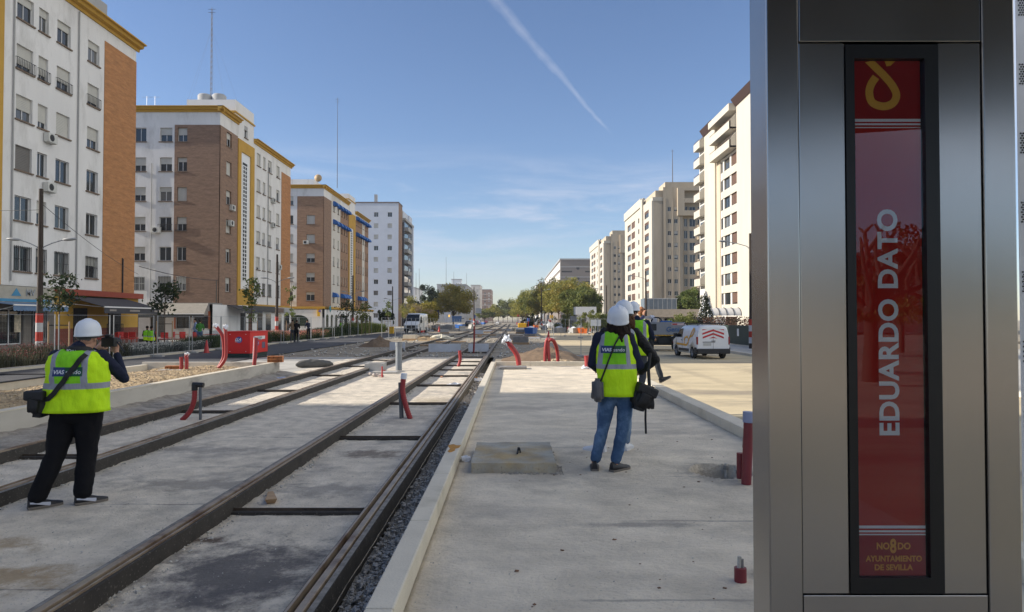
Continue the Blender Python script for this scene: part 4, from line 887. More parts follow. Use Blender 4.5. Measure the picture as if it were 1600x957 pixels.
# hole content
for i, (px, py, h) in enumerate(((1134, 748, .16), (1154, 752, .13))):
    a = onz(px, py, .12); o = empty('bolt_stub', (a.x, a.y, .12), 0, ['dirty bolt stub standing in the platform hole, left one', 'dirty bolt stub in the platform hole beside the red duct'][i], 'bolt stub')
    MB().tube([(0, 0, 0), (.004, 0, h)], .016, 8).build('rod', PEBL, o); MB().tube([(0, 0, h * .6), (0, 0, h * .85)], .026, 6).build('nut', CONC_D, o)
scatter('hole_rubble', 900, lambda: (2.12 + U_(-.24, .24), 7.0 + U_(-.3, .3), .08 + U_(0, .03)), GRAV, .006, .022)
# ------------------------------------------------------------------ DUCTS
def duct(pts, r, label, capped=None, grey=None, name='red_duct', mat=REDDUCT, corr=True, wrap=None):
    """corrugated red duct through points"""
    pts = [Vector(p) for p in pts]; o = empty(name, pts[0], 0, label, 'cable duct'); p0 = pts[0]
    # catmull rom
    P = [pts[0]] + pts + [pts[-1]]; fine = []
    for i in range(1, len(P) - 2):
        n = max(4, int((P[i + 1] - P[i]).length / .02)) if corr else 10
        n = min(n, 60)
        for k in range(n): t = k / n; a, b, c, d = P[i - 1], P[i], P[i + 1], P[i + 2]; fine.append(.5 * ((2 * b) + (c - a) * t + (2 * a - 5 * b + 4 * c - d) * t * t + (3 * b - a - 3 * c + d) * t ** 3) - p0)
    fine.append(pts[-1] - p0)
    rs = [r * (1 + (.075 if k % 2 else -.06)) for k in range(len(fine))] if corr else r
    MB().tube(fine, rs, 10).build('tube', mat, o)
    if capped is not None:
        e = pts[-1] - p0; d = (fine[-1] - fine[-3]).normalized(); MB().tube([e - d * .05, e + d * .05], r * 1.18, 12).build('tape_cap', capped, o)
    if wrap:
        e = pts[-1] - p0; m = MB(); m.ell((0, 0, 0), (wrap * .8, wrap * .8, wrap * .75), 16, 11); w = m.build('plastic_wrap', WPLAST, o, smooth=False)
        for v in w.data.vertices: v.co = v.co + noise.noise_vector(v.co * (1.6 / wrap) + p0) * wrap * .9 + noise.noise_vector(v.co * (5 / wrap)) * wrap * .3
        w.location = e
    if grey:
        for g in grey: MB().tube([Vector(q) - p0 for q in g[0]], g[1], 10).build('grey_pipe', g[2] if len(g) > 2 else M('grey_pipe', (.10, .11, .125), .5), o)
    return o
def P(px, py, z): return onz(px, py, z)
def Q(px, py, y): return aty(px, py, y)
y = P(300, 656, 0).y
duct([Q(284, 657, y), Q(296, 644, y), Q(303, 626, y), Q(304, 606, y)], .045, 'red corrugated duct bending left beside a grey pipe between the two left rails', BLACK, [([Q(313, 656, y), Q(313, 604, y)], .026), ([Q(301, 603, y) + Vector((0, 0, .02)), Q(318, 603, y) + Vector((0, 0, .01))], .045, BLACK)])
y = P(632, 654, 0).y
duct([Q(641, 655, y), Q(634, 634, y), Q(629, 610, y), Q(631, 588, y)], .048, 'red corrugated duct with grey pipes between the two right rails, nearest one', WPLAST, [([Q(626, 655, y), Q(624, 598, y)], .022), ([Q(629, 654, y + .1), Q(628, 606, y + .1)], .02)])
y = 20.6
duct([Q(343, 574, y), Q(352, 560, y), Q(353, 540, y), Q(352, 512, y)], .05, 'straight upright red duct forking in the sandy planter', None, wrap=.08)
duct([Q(341, 575, y + .1), Q(349, 558, y + .1), Q(349, 535, y + .1), Q(346, 522, y + .1), Q(337, 510, y + .1)], .05, 'red duct leaning left beside the upright one in the planter', None, wrap=.08)
y = 19.6
duct([Q(397, 571, y), Q(399, 550, y), Q(400, 528, y)], .055, 'red duct with white tie wrap in front of the red generator', None, [([Q(395, 570, y + .1), Q(397, 527, y + .1)], .015, WPLAST), ([Q(396, 527, y + .1), Q(408, 531, y + .1)], .02, GALV)])
y = 18.6
for i, (px, t) in enumerate(((283, 558), (291, 554))): duct([Q(px, 577, y), Q(px + .5, 568, y), Q(px, t, y)], .05, ['short red duct stub at the left end of the planter, left one of two', 'short red duct stub at the planter, right one with pale wrap'][i], None, wrap=.06 if i else None)
y = P(718, 573, 0).y
duct([Q(716, 573, y), Q(719, 562, y), Q(718, 548, y)], .06, 'short red duct with a cream plastic wrap between the right rails, far', None); 
y = P(740, 552, 0).y
duct([Q(740, 552, y), Q(741, 528, y), Q(741, 510, y)], .05, 'tall thin dark red marker post standing in the right track', None, corr=False, mat=M('dark_red_post', (.22, .02, .02), .5))
y = 22.6
duct([Q(811, 571, y), Q(808, 556, y), Q(799, 542, y), Q(791, 532, y)], .085, 'thick red duct leaning left with white plastic at the platform end', None, wrap=.17)
y = 23.6
duct([Q(852, 573, y), Q(852, 550, y), Q(854, 533, y), Q(857, 530, y)], .06, 'red duct rising straight behind the platform end kerb, left leg', None)
duct([Q(859, 574, y), Q(857, 550, y), Q(857, 534, y), Q(864, 532, y), Q(870, 545, y + .5), Q(872, 565, y + .6)], .06, 'red duct looping over in an arch behind the platform end kerb', None)
y = P(917, 577, .25).y
duct([Q(917, 577, y), Q(917, 566, y), Q(916, 556, y)], .075, 'short red duct stub left of the women at the platform end', None, wrap=None)
crumple('plastic_bag', (Q(915, 578, y).x, y, .25), .13, WPLAST, 'white plastic lump at the foot of the short red duct', 'plastic bag', 4)
y = P(1167, 757, .25).y
duct([Q(1166, 757, y), Q(1168, 710, y), Q(1170, 652, y)], .046, 'tall dark red duct with pale blue cap beside the steel sign', M('blue_tape', (.25, .28, .42), .5), corr=False, mat=M('wine_duct', (.17, .02, .028), .45))
duct([Q(1157, 748, y + .12), Q(1157, 708, y + .12)], .036, 'shorter dark red duct beside the hole in the platform', None, corr=False, mat=MATS['wine_duct'])
duct([Q(1163, 700, y + .35), Q(1166, 655, y + .35)], .02, 'thin red conduit behind the tall capped duct', None, corr=False, mat=MATS['wine_duct'])
a = P(1157, 910, .25)
duct([(a.x, a.y, .24), (a.x, a.y, .335)], .036, 'cut off red duct stub low in the platform, nearest to the sign', None, [([(a.x - .01, a.y, .3), (a.x - .004, a.y, .40)], .012, PEBL), ([(a.x + .012, a.y, .3), (a.x + .01, a.y, .385)], .010, CONC_D)], corr=False, mat=MATS['wine_duct'])
# ------------------------------------------------------------------ other site things near the tracks
y = P(623, 579, 0).y; a = Q(623, 579, y); o = empty('grey_pipe', (a.x, y, 0), 0, 'thick grey plastic pipe standing upright between the two tracks', 'pipe'); MB().tube([(0, 0, 0), (0, 0, .98)], .115, 18).build('tube', M('pvc_grey', (.21, .23, .25), .45), o); m = MB(); m.tube([(0, 0, .86), (0, 0, 1.0)], .128, 18); m.build('socket', MATS['pvc_grey'], o); MB().cyl((0, 0, 1.001), .11, .004).build('opening', DARK, o)
y = P(584, 582, 0).y; a = Q(584, 582, y)
o = empty('concrete_chamber', (a.x, y, 0), 0, 'small square concrete chamber standing beside the upright grey pipe', 'concrete chamber')
m = MB(); m.box(-.32, .32, 0, .09, 0, .30).box(-.32, -.23, .09, .55, 0, .30).box(.23, .32, .09, .55, 0, .30).box(-.32, .32, .55, .64, 0, .30); m.build('walls', CONC, o); 
m = MB(); m.box(-.15, .85, -.6, -.02, 0, .05); m.build('base_slab', CONC, o)
y = P(597, 590, 0).y; a = Q(597, 590, y); o = empty('standpipe', (a.x, y, 0), 0, 'small red valve standpipe in front of the concrete chamber', 'standpipe'); MB().tube([(0, 0, 0), (0, 0, .34)], .022, 8).build('riser', RED, o); MB().tube([(0, 0, .22), (.1, 0, .22)], .018, 8).build('valve', RED, o)
for i, (px, py, s) in enumerate(((580, 586, .09), (588, 588, .11), (596, 589, .10))): a = P(px, py, 0); crumple('boulder', (a.x, a.y - .1, 0), s, M('pale_stone', (.5, .44, .4), .9, var=.2), ['left', 'middle', 'right'][i] + ' pale stone beside the red standpipe', 'stone', i)
a = P(492, 574, 0); m = MB(); m.ell((0, 0, .10), (.22, .75, .17), 40, 24); o = m.build('tarp_bundle', M('dark_tarp', (.10, .095, .085), .8, var=.2, scale=6, bump=.01, bscale=9))
for v in o.data.vertices: v.co += noise.noise_vector(v.co * 3) * .06 + noise.noise_vector(v.co * 9) * .025; v.co.z = max(0, v.co.z)
o.location = (a.x, a.y, 0); tag(o, 'dark rolled tarpaulin bundle lying beside the leftmost rail', 'tarpaulin'); o.rotation_euler = (0, 0, -.9)
# timber wedge
a = P(430, 782, 0); m = MB(); m.add([(-.03, 0, 0), (.03, 0, 0), (.045, -.02, .05), (-.045, -.02, .05), (-.02, .22, 0), (.02, .22, 0), (.02, .22, .02), (-.02, .22, .02)], [(0, 1, 2, 3)[::-1], (4, 5, 6, 7), (0, 3, 7, 4), (1, 5, 6, 2), (3, 2, 6, 7), (0, 4, 5, 1)]); o = m.build('timber_wedge', WOOD); o.location = a - Vector((0, .12, 0)); o.rotation_euler = (0, 0, .35); o.scale = (1.25, 1.9, 1); tag(o, 'small timber wedge lying against the second tram rail', 'wooden wedge')
BRK = M('hollow_brick', (.50, .19, .07), .8, var=.2, scale=9)
def bricks(px, py, y, z, n, label):
    a = Q(px, py, y); k = 0
    root = empty('brick_stack', (a.x, y, z), .1, label, 'brick stack')
    for lv in range(2 if n > 3 else 1):
        for i in range(n // (2 if n > 3 else 1)):
            m = MB(); x = -.22 + .16 * i; h = .1
            m.box(x, x + .14, -.12, .12, lv * h + .002, lv * h + .018).box(x, x + .14, -.12, .12, lv * h + .08, lv * h + .098)
            for q in (0, .047, .092): m.box(x + q, x + q + .015 + .03 * 0, -.118, .118, lv * h + .019, lv * h + .079)
            m.box(x + .125, x + .139, -.118, .118, lv * h + .019, lv * h + .079); m.build('brick', BRK, root)
bricks(430, 553, 21.9, .44, 6, 'stack of hollow bricks on the far end of the long concrete wall'); 
a = Q(272, 560, 21.2); bricks(272, 560, 20.4, .33, 3, 'short row of hollow bricks left of the planter duct stubs')
m = MB(); m.box(-.34, .34, -.3, .3, 0, .30); a = Q(272, 562, 20.4); o = m.build('planter_block', CONC, bevel=.01); o.location = (a.x, 20.4, .03); tag(o, 'concrete block carrying a short row of hollow bricks', 'concrete block')
def bag(px, py, s, mat, label, seed, sx=1.): a = P(px, py, 0); o = crumple('rubble_bag', (a.x, a.y, 0), s, mat, label, 'bag', seed, .55); o.scale = (sx, 1, 1); return o
bag(690, 531, .5, M('cream_sack', (.55, .52, .42), .8), 'long cream sack lying between the tracks beyond the sand', 3, 2.2); bag(683, 528, .4, WPLAST, 'white plastic lump on top of the cream sack', 5)
bag(667, 524, .2, WPLAST, 'white and red plastic scrap left of the cream sack', 6); bag(352, 645, .05, WPLAST, 'tiny white scrap beside the cut duct', 8)
bag(440, 594, .10, M('blue_white_plastic', (.4, .45, .6), .5), 'pale blue plastic scrap against the leftmost rail', 9, 1.6)
bag(745, 596, .10, WPLAST, 'white plastic scraps on the track slab by a tie bar', 11, 2.4); bag(710, 603, .09, WPLAST, 'second white plastic scrap left on the right track slab', 12, 2.)
bag(741, 594, .12, M('carton', (.42, .24, .12), .8), 'brown carton scrap in the trench by the platform', 13); bag(690, 590, .045, M('clay_lump', (.5, .25, .15), .8), 'round clay lump on the right track slab', 14)
# cable from the man's right across the kerb
m = MB(); m.tube([Q(190, 578, 9), Q(205, 571, 14), Q(240, 566, 19)] and [(-11.9, 18.0, .36), (-11.7, 17, .37), (-11.75, 15.5, .36), (-11.2, 13.5, .35), (-10.2, 12.6, .36)], .02, 6); tag(m.build('black_cable', BLACK), 'black cable lying over the planter kerb wall behind the man', 'cable')
# ------------------------------------------------------------------ SITE BEYOND: boards, planks, pallets
PALE = M('pale_board', (.56, .58, .62), .7, var=.1)
for i, (x0, x1, yy, z, lab) in enumerate(((-4.7, -2.9, 38.2, .45, 'pale grey shuttering board across the gap between the tracks'), (-2.5, -1.35, 38.6, .45, 'pale grey shuttering board between the two right rails'), (-7.2, -6.3, 40, .5, 'pale grey tilted board by the left track'))):
    m = MB(); m.box(x0, x1, 0, .06, 0, z); m.box(x0 + .1, x0 + .16, .06, .5, 0, .06); o = m.build('shutter_board', PALE); o.location = (0, yy, 0); tag(o, lab, 'board')
for i in range(26):
    yy = U_(42, 130); x = U_(-7.5, 1.5); L_ = U_(1.2, 4); m = MB(); m.box(-L_ / 2, L_ / 2, -.1, .1, 0, U_(.05, .15)); o = m.build('plank', random.choice([WOOD, PALE, CONC, CONC_D, SANDP, KERB])); o.location = (x, yy, .02); o.rotation_euler = (U_(-.05, .2), 0, random.choice([0, .1, -.1, 1.5])); tag(o, 'building plank or kerb length lying far down the track works', 'plank', 'planks and kerb lengths strewn along the far track works')
m = MB(); m.box(-.75, .75, 0, .5, 0, .55); 
for i, (x, yy) in enumerate(((-9, 60), (-9.3, 64), (-8.8, 69), (.6, 50), (.3, 56), (1.8, 70), (-4, 80), (-3.5, 96), (-9, 90), (1, 90))):
    o = empty('material_pallet', (x, yy, 0), U_(-.2, .2), 'pallet stacked with grey and tan blocks on the far works', 'pallet', 'pallets of blocks along the far track works')
    q = MB()
    for k in range(3): q.box(-.6, .6, -.5 + k * .4, -.38 + k * .4, 0, .12)
    q.box(-.6, .6, -.5, .5, .12, .15); q.build('pallet', WOOD, o); q = MB(); q.box(-.55, .55, -.45, .45, .152, U_(.3, .6)); q.build('load', random.choice([CONC, CONC_D, KERB, PALE]), o)
def add_stain(m, cx, cy, rx, ry, col, k=1., seed=0.):
    'a blotch with its own ragged shape in the surface of a ground material'
    nt = m.node_tree; L = nt.links.new; b = nt.nodes['Principled BSDF']; prev = b.inputs['Base Color'].links[0].from_socket
    g = _n(nt, 'ShaderNodeNewGeometry'); mp = _n(nt, 'ShaderNodeMapping'); mp.vector_type = 'POINT'; mp.inputs['Scale'].default_value = (1 / rx, 1 / ry, 0); mp.inputs['Location'].default_value = (-cx / rx, -cy / ry, 0); L(g.outputs['Position'], mp.inputs['Vector'])
    ln = _n(nt, 'ShaderNodeVectorMath', operation='LENGTH'); L(mp.outputs[0], ln.inputs[0]); n = _n(nt, 'ShaderNodeTexNoise'); n.inputs['Scale'].default_value = 3.5; n.inputs['Detail'].default_value = 8; n.inputs['Roughness'].default_value = .75; L(g.outputs['Position'], n.inputs['Vector'])
    a_ = _n(nt, 'ShaderNodeMath', operation='MULTIPLY_ADD'); L(n.outputs['Fac'], a_.inputs[0]); a_.inputs[1].default_value = 3.0; L(ln.outputs['Value'], a_.inputs[2]); r = _n(nt, 'ShaderNodeMapRange'); L(a_.outputs[0], r.inputs['Value']); r.inputs['From Min'].default_value = 2.65; r.inputs['From Max'].default_value = 1.9; r.inputs['To Max'].default_value = k
    mx = _n(nt, 'ShaderNodeMix', data_type='RGBA'); L(r.outputs[0], mx.inputs['Factor']); L(prev, mx.inputs['A']); mx.inputs['B'].default_value = rgb(col); L(mx.outputs['Result'], b.inputs['Base Color'])
for q in ((-1.95, 4.9, .75, .75, (.085, .08, .085), .85), (-2.5, 5.6, .16, .12, (.09, .055, .035), .9), (-3.7, 4.8, .7, .28, (.36, .25, .13), .8), (-4.3, 5.5, .6, .22, (.34, .24, .13), .7), (-1.9, 9.2, .45, .3, (.16, .125, .10), .8), (-3.4, 7.5, 1., .3, (.22, .2, .18), .6), (-4.2, 9.5, 1.2, .3, (.24, .22, .2), .6), (-2.0, 7.3, .6, .3, (.24, .22, .2), .6), (-5.7, 6.6, .6, .5, (.2, .19, .18), .6), (-1.8, 15, .4, 1, (.40, .32, .2), .6)): add_stain(SLABM, *q)
for q in ((.9, 5.2, .5, .08, (.28, .25, .22), .7), (1.6, 4.2, .22, .12, (.25, .21, .17), .7), (2.1, 7.0, .42, .5, (.22, .2, .17), .7), (.2, 12, .8, .3, (.38, .33, .27), .5), (1.9, 9.4, .9, .2, (.36, .32, .27), .5), (.5, 7.4, .8, 1., (.36, .31, .24), .5)): add_stain(SLABM2, *q)

for q in ((5.2, 26, .3, 8, (.34, .28, .19), .45), (6.9, 27, .3, 9, (.34, .28, .19), .45), (9.6, 24, .5, 7, (.34, .28, .19), .4), (8, 21, 1.2, .5, (.33, .27, .17), .5), (10, 27, 1.5, 1.2, (.30, .24, .16), .5)): add_stain(SAND, *q)
for k in range(7): add_stain(SLABM, -3.8 + .3 * (k % 3), 4.6 + 1.9 * k + .2 * (k % 2), 1.0, .018, (.16, .15, .14), .7)
for k in range(5): add_stain(SLABM2, 1.1 + .5 * (k % 3), 3.8 + 1.5 * k, .9, .02, (.36, .32, .27), .8)
# ================================================================== PEOPLE
def skin_mat(n, c): return M(n, c, .55, var=.06, scale=12, coord='O', spec=.4)
SKIN = skin_mat('skin', (.46, .25, .17)); SKIN2 = skin_mat('skin_tan', (.40, .20, .12))
HAIR = M('dark_hair', (.016, .009, .006), .75, spec=.15, var=.5, scale=40, coord='O', stretch=(1, 1, .12), bump=.004, bscale=60)
HAIR_B = M('brown_hair', (.07, .032, .014), .75, spec=.15, var=.5, scale=40, coord='O', stretch=(1, 1, .12), bump=.004, bscale=60)
def cloth(n, c, var=.12, bump=.006, bs=14, **k): return M(n, c, .9, var=var, scale=5, coord='O', bump=bump, bscale=bs, spec=.2, **k)
NAVY = cloth('navy_knit', (.018, .022, .045)); BLK = cloth('black_cloth', (.008, .008, .010)); PUFF = M('black_puffer', (.009, .009, .010), .6, spec=.25, var=.2, scale=6, coord='O', bump=.02, bscale=9, stretch=(1, 1, 2.2))
JEAN = cloth('blue_denim', (.055, .105, .20), .25, .006, 10, col2=(.11, .18, .29), c2scale=5); JEAN_L = cloth('light_denim', (.15, .22, .33), .2, col2=(.22, .30, .40), c2scale=4); GREYT = cloth('grey_trousers', (.06, .065, .075))
GREYJ = cloth('grey_jacket', (.13, .13, .14))
HELM = M('helmet_white', (.66, .69, .74), .28, var=.03, coord='O', spec=.5); SHOEB = M('shoe_black', (.012, .012, .016), .55, coord='O', var=.2, scale=20); SOLE = M('shoe_sole', (.16, .14, .12), .8); SHOEW = M('shoe_white', (.62, .62, .64), .6); STRAP = M('strap_black', (.01, .01, .011), .7)
def vest_mat(name, zband, hband=.026, inner=.105, outer=.165, slope=0.):
    m = bpy.data.materials.new(name); m.use_nodes = True; nt = m.node_tree; L = nt.links.new; b = nt.nodes['Principled BSDF']; b.inputs['Roughness'].default_value = .75; b.inputs['Specular IOR Level'].default_value = .25
    tc = _n(nt, 'ShaderNodeTexCoord'); s = _n(nt, 'ShaderNodeSeparateXYZ'); L(tc.outputs['Object'], s.inputs[0])
    def mth(op, a, c=None, d=None):
        n = _n(nt, 'ShaderNodeMath', operation=op)
        for i, q in enumerate((a, c, d)):
            if q is None: continue
            if isinstance(q, (int, float)): n.inputs[i].default_value = q
            else: L(q, n.inputs[i])
        return n.outputs[0]
    ax = mth('ABSOLUTE', s.outputs[0]); z = s.outputs[2]
    axs = mth('ADD', ax, mth('MULTIPLY', mth('SUBTRACT', z, zband), slope))
    v = mth('MULTIPLY', mth('GREATER_THAN', axs, inner), mth('LESS_THAN', axs, outer)); v = mth('MULTIPLY', v, mth('GREATER_THAN', z, zband))
    h = mth('COMPARE', z, zband, hband); st = mth('MAXIMUM', v, h)
    up = mth('MULTIPLY', mth('GREATER_THAN', z, zband), mth('LESS_THAN', axs, inner))
    n = _n(nt, 'ShaderNodeTexNoise'); n.inputs['Scale'].default_value = 7; n.inputs['Detail'].default_value = 4; L(tc.outputs['Object'], n.inputs['Vector'])
    m1 = _n(nt, 'ShaderNodeMix', data_type='RGBA'); L(up, m1.inputs['Factor']); m1.inputs['A'].default_value = (.52, .82, .012, 1); m1.inputs['B'].default_value = (.22, .60, .02, 1)
    m2 = _n(nt, 'ShaderNodeMix', data_type='RGBA'); L(st, m2.inputs['Factor']); L(m1.outputs['Result'], m2.inputs['A']); m2.inputs['B'].default_value = (.30, .31, .36, 1)
    mr = _n(nt, 'ShaderNodeMapRange'); L(n.outputs['Fac'], mr.inputs['Value']); mr.inputs['To Min'].default_value = .85; mr.inputs['To Max'].default_value = 1.15
    vm = _n(nt, 'ShaderNodeVectorMath', operation='SCALE'); L(m2.outputs['Result'], vm.inputs[0]); L(mr.outputs[0], vm.inputs['Scale']); L(vm.outputs[0], b.inputs['Base Color'])
    g = _n(nt, 'ShaderNodeTexNoise'); g.inputs['Scale'].default_value = 9; g.inputs['Detail'].default_value = 5; mp = _n(nt, 'ShaderNodeMapping'); mp.inputs['Scale'].default_value = (1, 1, .5); L(tc.outputs['Object'], mp.inputs['Vector']); L(mp.outputs[0], g.inputs['Vector'])
    bp = _n(nt, 'ShaderNodeBump'); bp.inputs['Distance'].default_value = .03; L(g.outputs['Fac'], bp.inputs['Height']); L(bp.outputs[0], b.inputs['Normal']); return m
def figure(name_loc, yaw, J, label, group=None, vox=1., top='navy', vest=None, legs=None, shoes=None, skin=None, hair=None, helmet=True, helm_tilt=0., stout=1., head=None, face_yaw=0., hands=('fist', 'fist'), zb=1.12, vestlen=.80, hood=False, detail=True, barehead=False):
    """J: joints in the person's own axes (x right, y facing, z up). All one body mesh + clothing children."""
    root = empty('person', name_loc, yaw, label, 'person', group)
    S = stout; skin = skin or SKIN
    sh = [Vector(J['shL']), Vector(J['shR'])]; el = [Vector(J['elL']), Vector(J['elR'])]; wr = [Vector(J['wrL']), Vector(J['wrR'])]
    hp = [Vector(J['hpL']), Vector(J['hpR'])]; kn = [Vector(J['knL']), Vector(J['knR'])]; an = [Vector(J['anL']), Vector(J['anR'])]
    hc = Vector(J['head']); pel = (hp[0] + hp[1]) / 2; chest = (sh[0] + sh[1]) / 2; nk = chest + Vector((0, 0, .06))
    def torso(m, k, lo=.0):
        m.ell(chest - Vector((0, 0, .10)), (.165 * S * k, .110 * k * S, .17), 20, 12); m.ell((chest * .55 + pel * .45), (.150 * S * k, .105 * k * S, .19), 20, 12); m.ell(pel + Vector((0, 0, .04)), (.160 * S * k, .115 * k * S, .14), 20, 12)
        m.cap(sh[0] + Vector((.02, 0, -.01)), .055 * k, sh[1] + Vector((-.02, 0, -.01)), .055 * k)
    # --- body
    m = MB(); torso(m, .90)
    for i in (0, 1):
        m.cap(sh[i], .048, el[i], .038); m.cap(el[i], .038, wr[i], .026); m.cap(hp[i], .078, kn[i], .050); m.cap(kn[i], .050, an[i], .034)
    m.cap(nk - Vector((0, 0, .05)), .056 * S ** .5, hc - Vector((0, 0, .06)), .052 * S ** .5)
    Rf = Matrix.Rotation(face_yaw, 4, 'Z'); 
    if 'headpitch' in J: Rf = Rf @ Matrix.Rotation(J['headpitch'], 4, 'X')
    def hp_(v): return hc + (Rf @ Vector(v))
    m.ell(hc + Rf @ Vector((0, -.008, .015)), (.076, .096, .108), 20, 14, Rf); m.ell(hp_((0, .03, -.055)), (.052, .062, .06), 16, 10, Rf)
    m.cap(hp_((0, .088, .012)), .010, hp_((0, .104, -.022)), .014, 8); m.cap(hp_((-.022, .082, -.052)), .008, hp_((.022, .082, -.052)), .008, 8)
    for sx in (-1, 1): m.ell(hp_((sx * .080, -.005, -.005)), (.010, .022, .032), 10, 8, Rf); m.cap(hp_((sx * .015, .088, .03)), .010, hp_((sx * .045, .078, .03)), .010, 8)
    HD = J.get('hdir', [None, None])
    for i in (0, 1):
        d = (wr[i] - el[i]).normalized() if HD[i] is None else Vector(HD[i]).normalized(); side = Vector((1 if i == 0 else -1, 0, 0)); side = (side - d * side.dot(d)); side = side.normalized() if side.length > .05 else Vector((0, 1, 0)); nrm = d.cross(side)
        pc = wr[i] + d * .05
        m.cap(wr[i], .026, pc + d * .02, .020); 
        for k in range(4): m.cap(wr[i] + d * .01 + side * (.020 - .0135 * k) * .6, .014, wr[i] + d * .085 + side * (.030 - .020 * k), .0115, 8)
        if detail:
            curl = nrm * (1 if hands[i] == 'fist' else .5) * (1 if i else -1) * -1
            for k, ln in enumerate((.030, .034, .031, .024)):
                a = wr[i] + d * .088 + side * (.030 - .020 * k); b_ = a + (d * .8 + curl * .5).normalized() * ln; c_ = b_ + (d * .3 + curl).normalized() * ln * .8; e_ = c_ + (-d * .3 + curl).normalized() * ln * .6
                m.cap(a, .010, b_, .009, 8); m.cap(b_, .009, c_, .0085, 8); m.cap(c_, .0085, e_, .0075, 8)
            a = wr[i] + d * .03 + side * .028; b_ = a + (d * .6 + side * .8 + curl * .3).normalized() * .036; c_ = b_ + (d * .9 + curl * .5).normalized() * .030; m.cap(a, .013, b_, .011, 8); m.cap(b_, .011, c_, .009, 8)
    body = m.build('body', skin, root); remesh(body, .0072 * vox if detail else .012 * vox, 2)
    # eyes
    if detail:
        m = MB()
        for sx in (-1, 1): m.ell(hp_((sx * .030, .083, .012)), (.011, .008, .008), 10, 8)
        m.build('eyes', M('eye', (.5, .48, .46), .3, col2=(.03, .02, .02), c2scale=40, coord='O'), body)
    # --- trousers
    if legs:
        m = MB(); m.ell(pel + Vector((0, 0, .02)), (.168 * S, .122 * S, .12), 20, 12)
        lw = J.get('legw', (.094, .066, .052))
        for i in (0, 1): m.cap(hp[i] + Vector((0, 0, .02)), lw[0] * S, kn[i], lw[1]); m.cap(kn[i], lw[1], an[i] + (kn[i] - an[i]).normalized() * .04, lw[2])
        o = m.build('trousers', legs, root); remesh(o, .010 * vox, 3, .022, .09)
    # --- shoes
    if shoes:
        for i in (0, 1):
            ft = J.get('ft', [(0, 1, 0), (0, 1, 0)])[i]; d = Vector(ft).normalized(); sd = d.cross(Vector((0, 0, 1))).normalized(); a = an[i]
            up = sd.cross(d).normalized(); base = a - up * .085 - d * .055
            mt = Matrix((sd, d, up)).transposed().to_4x4(); mt.translation = base
            m = MB(); sec = [(0, .030, .10), (.03, .040, .11), (.09, .041, .105), (.14, .040, .075), (.20, .046, .055), (.25, .042, .045), (.285, .026, .034)]
            rings = []
            for y_, w_, h_ in sec: rings.append([mt @ Vector((w_ * cos(t) * (1 if sin(t) < .2 else .85), y_ - .01, .018 + (h_ - .018) * max(0, sin(t)) if sin(t) > 0 else .018)) for t in [2 * pi * k / 16 for k in range(16)]])
            m.loft(rings); s = m.build('shoe', shoes[0], root, smooth=True)
            m = MB(); rings = []
            for y_, w_, h_ in sec: rings.append([mt @ Vector((x_, y_ - .012, z_)) for x_, z_ in ((-w_ - .004, 0), (w_ + .004, 0), (w_ + .004, .022), (-w_ - .004, .022))])
            m.loft(rings, smooth=False); m.build('sole', shoes[1], s)
            if len(shoes) > 2:
                for sg in (-1, 1):
                    m = MB(); rr = []
                    for y_, w_, h_ in ((.01, .033, .062), (.06, .0418, .058), (.12, .0415, .045), (.175, .044, .034)): rr.append([mt @ Vector((sg * (w_ + .0035), y_ - .01, h_ - (.008 + y_ * .07))), mt @ Vector((sg * (w_ + .0015), y_ - .01, h_ + .006 + y_ * .05))])
                    vs = [p for r_ in rr for p in r_]; m.add(vs, [(2 * k, 2 * k + 1, 2 * k + 3, 2 * k + 2) for k in range(3)]); m.build('side_stripe', shoes[2], s)
    # --- top with sleeves
    tm = top
    if tm:
        m = MB(); torso(m, 1.0); slv = .066 if tm is PUFF else .058
        for i in (0, 1): m.cap(sh[i] + Vector((0, 0, -.005)), slv * S ** .4, el[i], slv * .86); m.cap(el[i], slv * .86, wr[i] - (wr[i] - el[i]).normalized() * .02, slv * .60)
        m.cap(nk - Vector((0, 0, .03)), .07 * S ** .4, nk + Vector((0, 0, .015)), .062 * S ** .4)
        o = m.build('jacket', tm, root); remesh(o, .010 * vox, 3, .03 if tm is PUFF else .018, .07)
    # --- vest
    vo = None
    if vest:
        m = MB(); k = 1.12; zc = chest.z
        zs = [zc + .045, zc + .02, zc - .05, zc - .15, zc - .28, zc - .42, zc - (vestlen * .7)]; zs[-1] = pel.z - J.get('vestdrop', .02)
        wd = [.09, .165 * J.get('vs', 1), .195 * J.get('vs', 1), .200 * (1 + J.get('vs', 1)) / 2, .196, .200, .21 * J.get('vflare', 1.)]; dp = [.075, .105, .130, .136, .134, .134, .146]
        prof = []
        for q in range(len(zs)):
            t = (chest.z - zs[q]) / max(.01, chest.z - pel.z); c = chest.lerp(pel, max(0, min(1, t)))
            prof.append([Vector((c.x + wd[q] * S * cos(a) * (abs(cos(a)) ** -.22 if abs(cos(a)) > .15 else 1), c.y + dp[q] * S * sin(a) * (abs(sin(a)) ** -.15 if abs(sin(a)) > .15 else 1), zs[q])) for a in [2 * pi * j / 44 for j in range(44)]])
        m.loft(prof, caps=False); o = m.build('safety_vest', vest, root)
        sb = o.modifiers.new('sub', 'SUBSURF'); sb.levels = sb.render_levels = 2; sb.subdivision_type = 'CATMULL_CLARK'
        t = bpy.data.textures.new('vf', 'CLOUDS'); t.noise_scale = .12; dd = o.modifiers.new('d', 'DISPLACE'); dd.texture = t; dd.strength = .055; dd.mid_level = .5; dd.texture_coords = 'LOCAL'
        so = o.modifiers.new('so', 'SOLIDIFY'); so.thickness = .006; so.offset = -1; bake(o); vo = o
        m = MB()
        n = 44; ring = []
        me = o.data
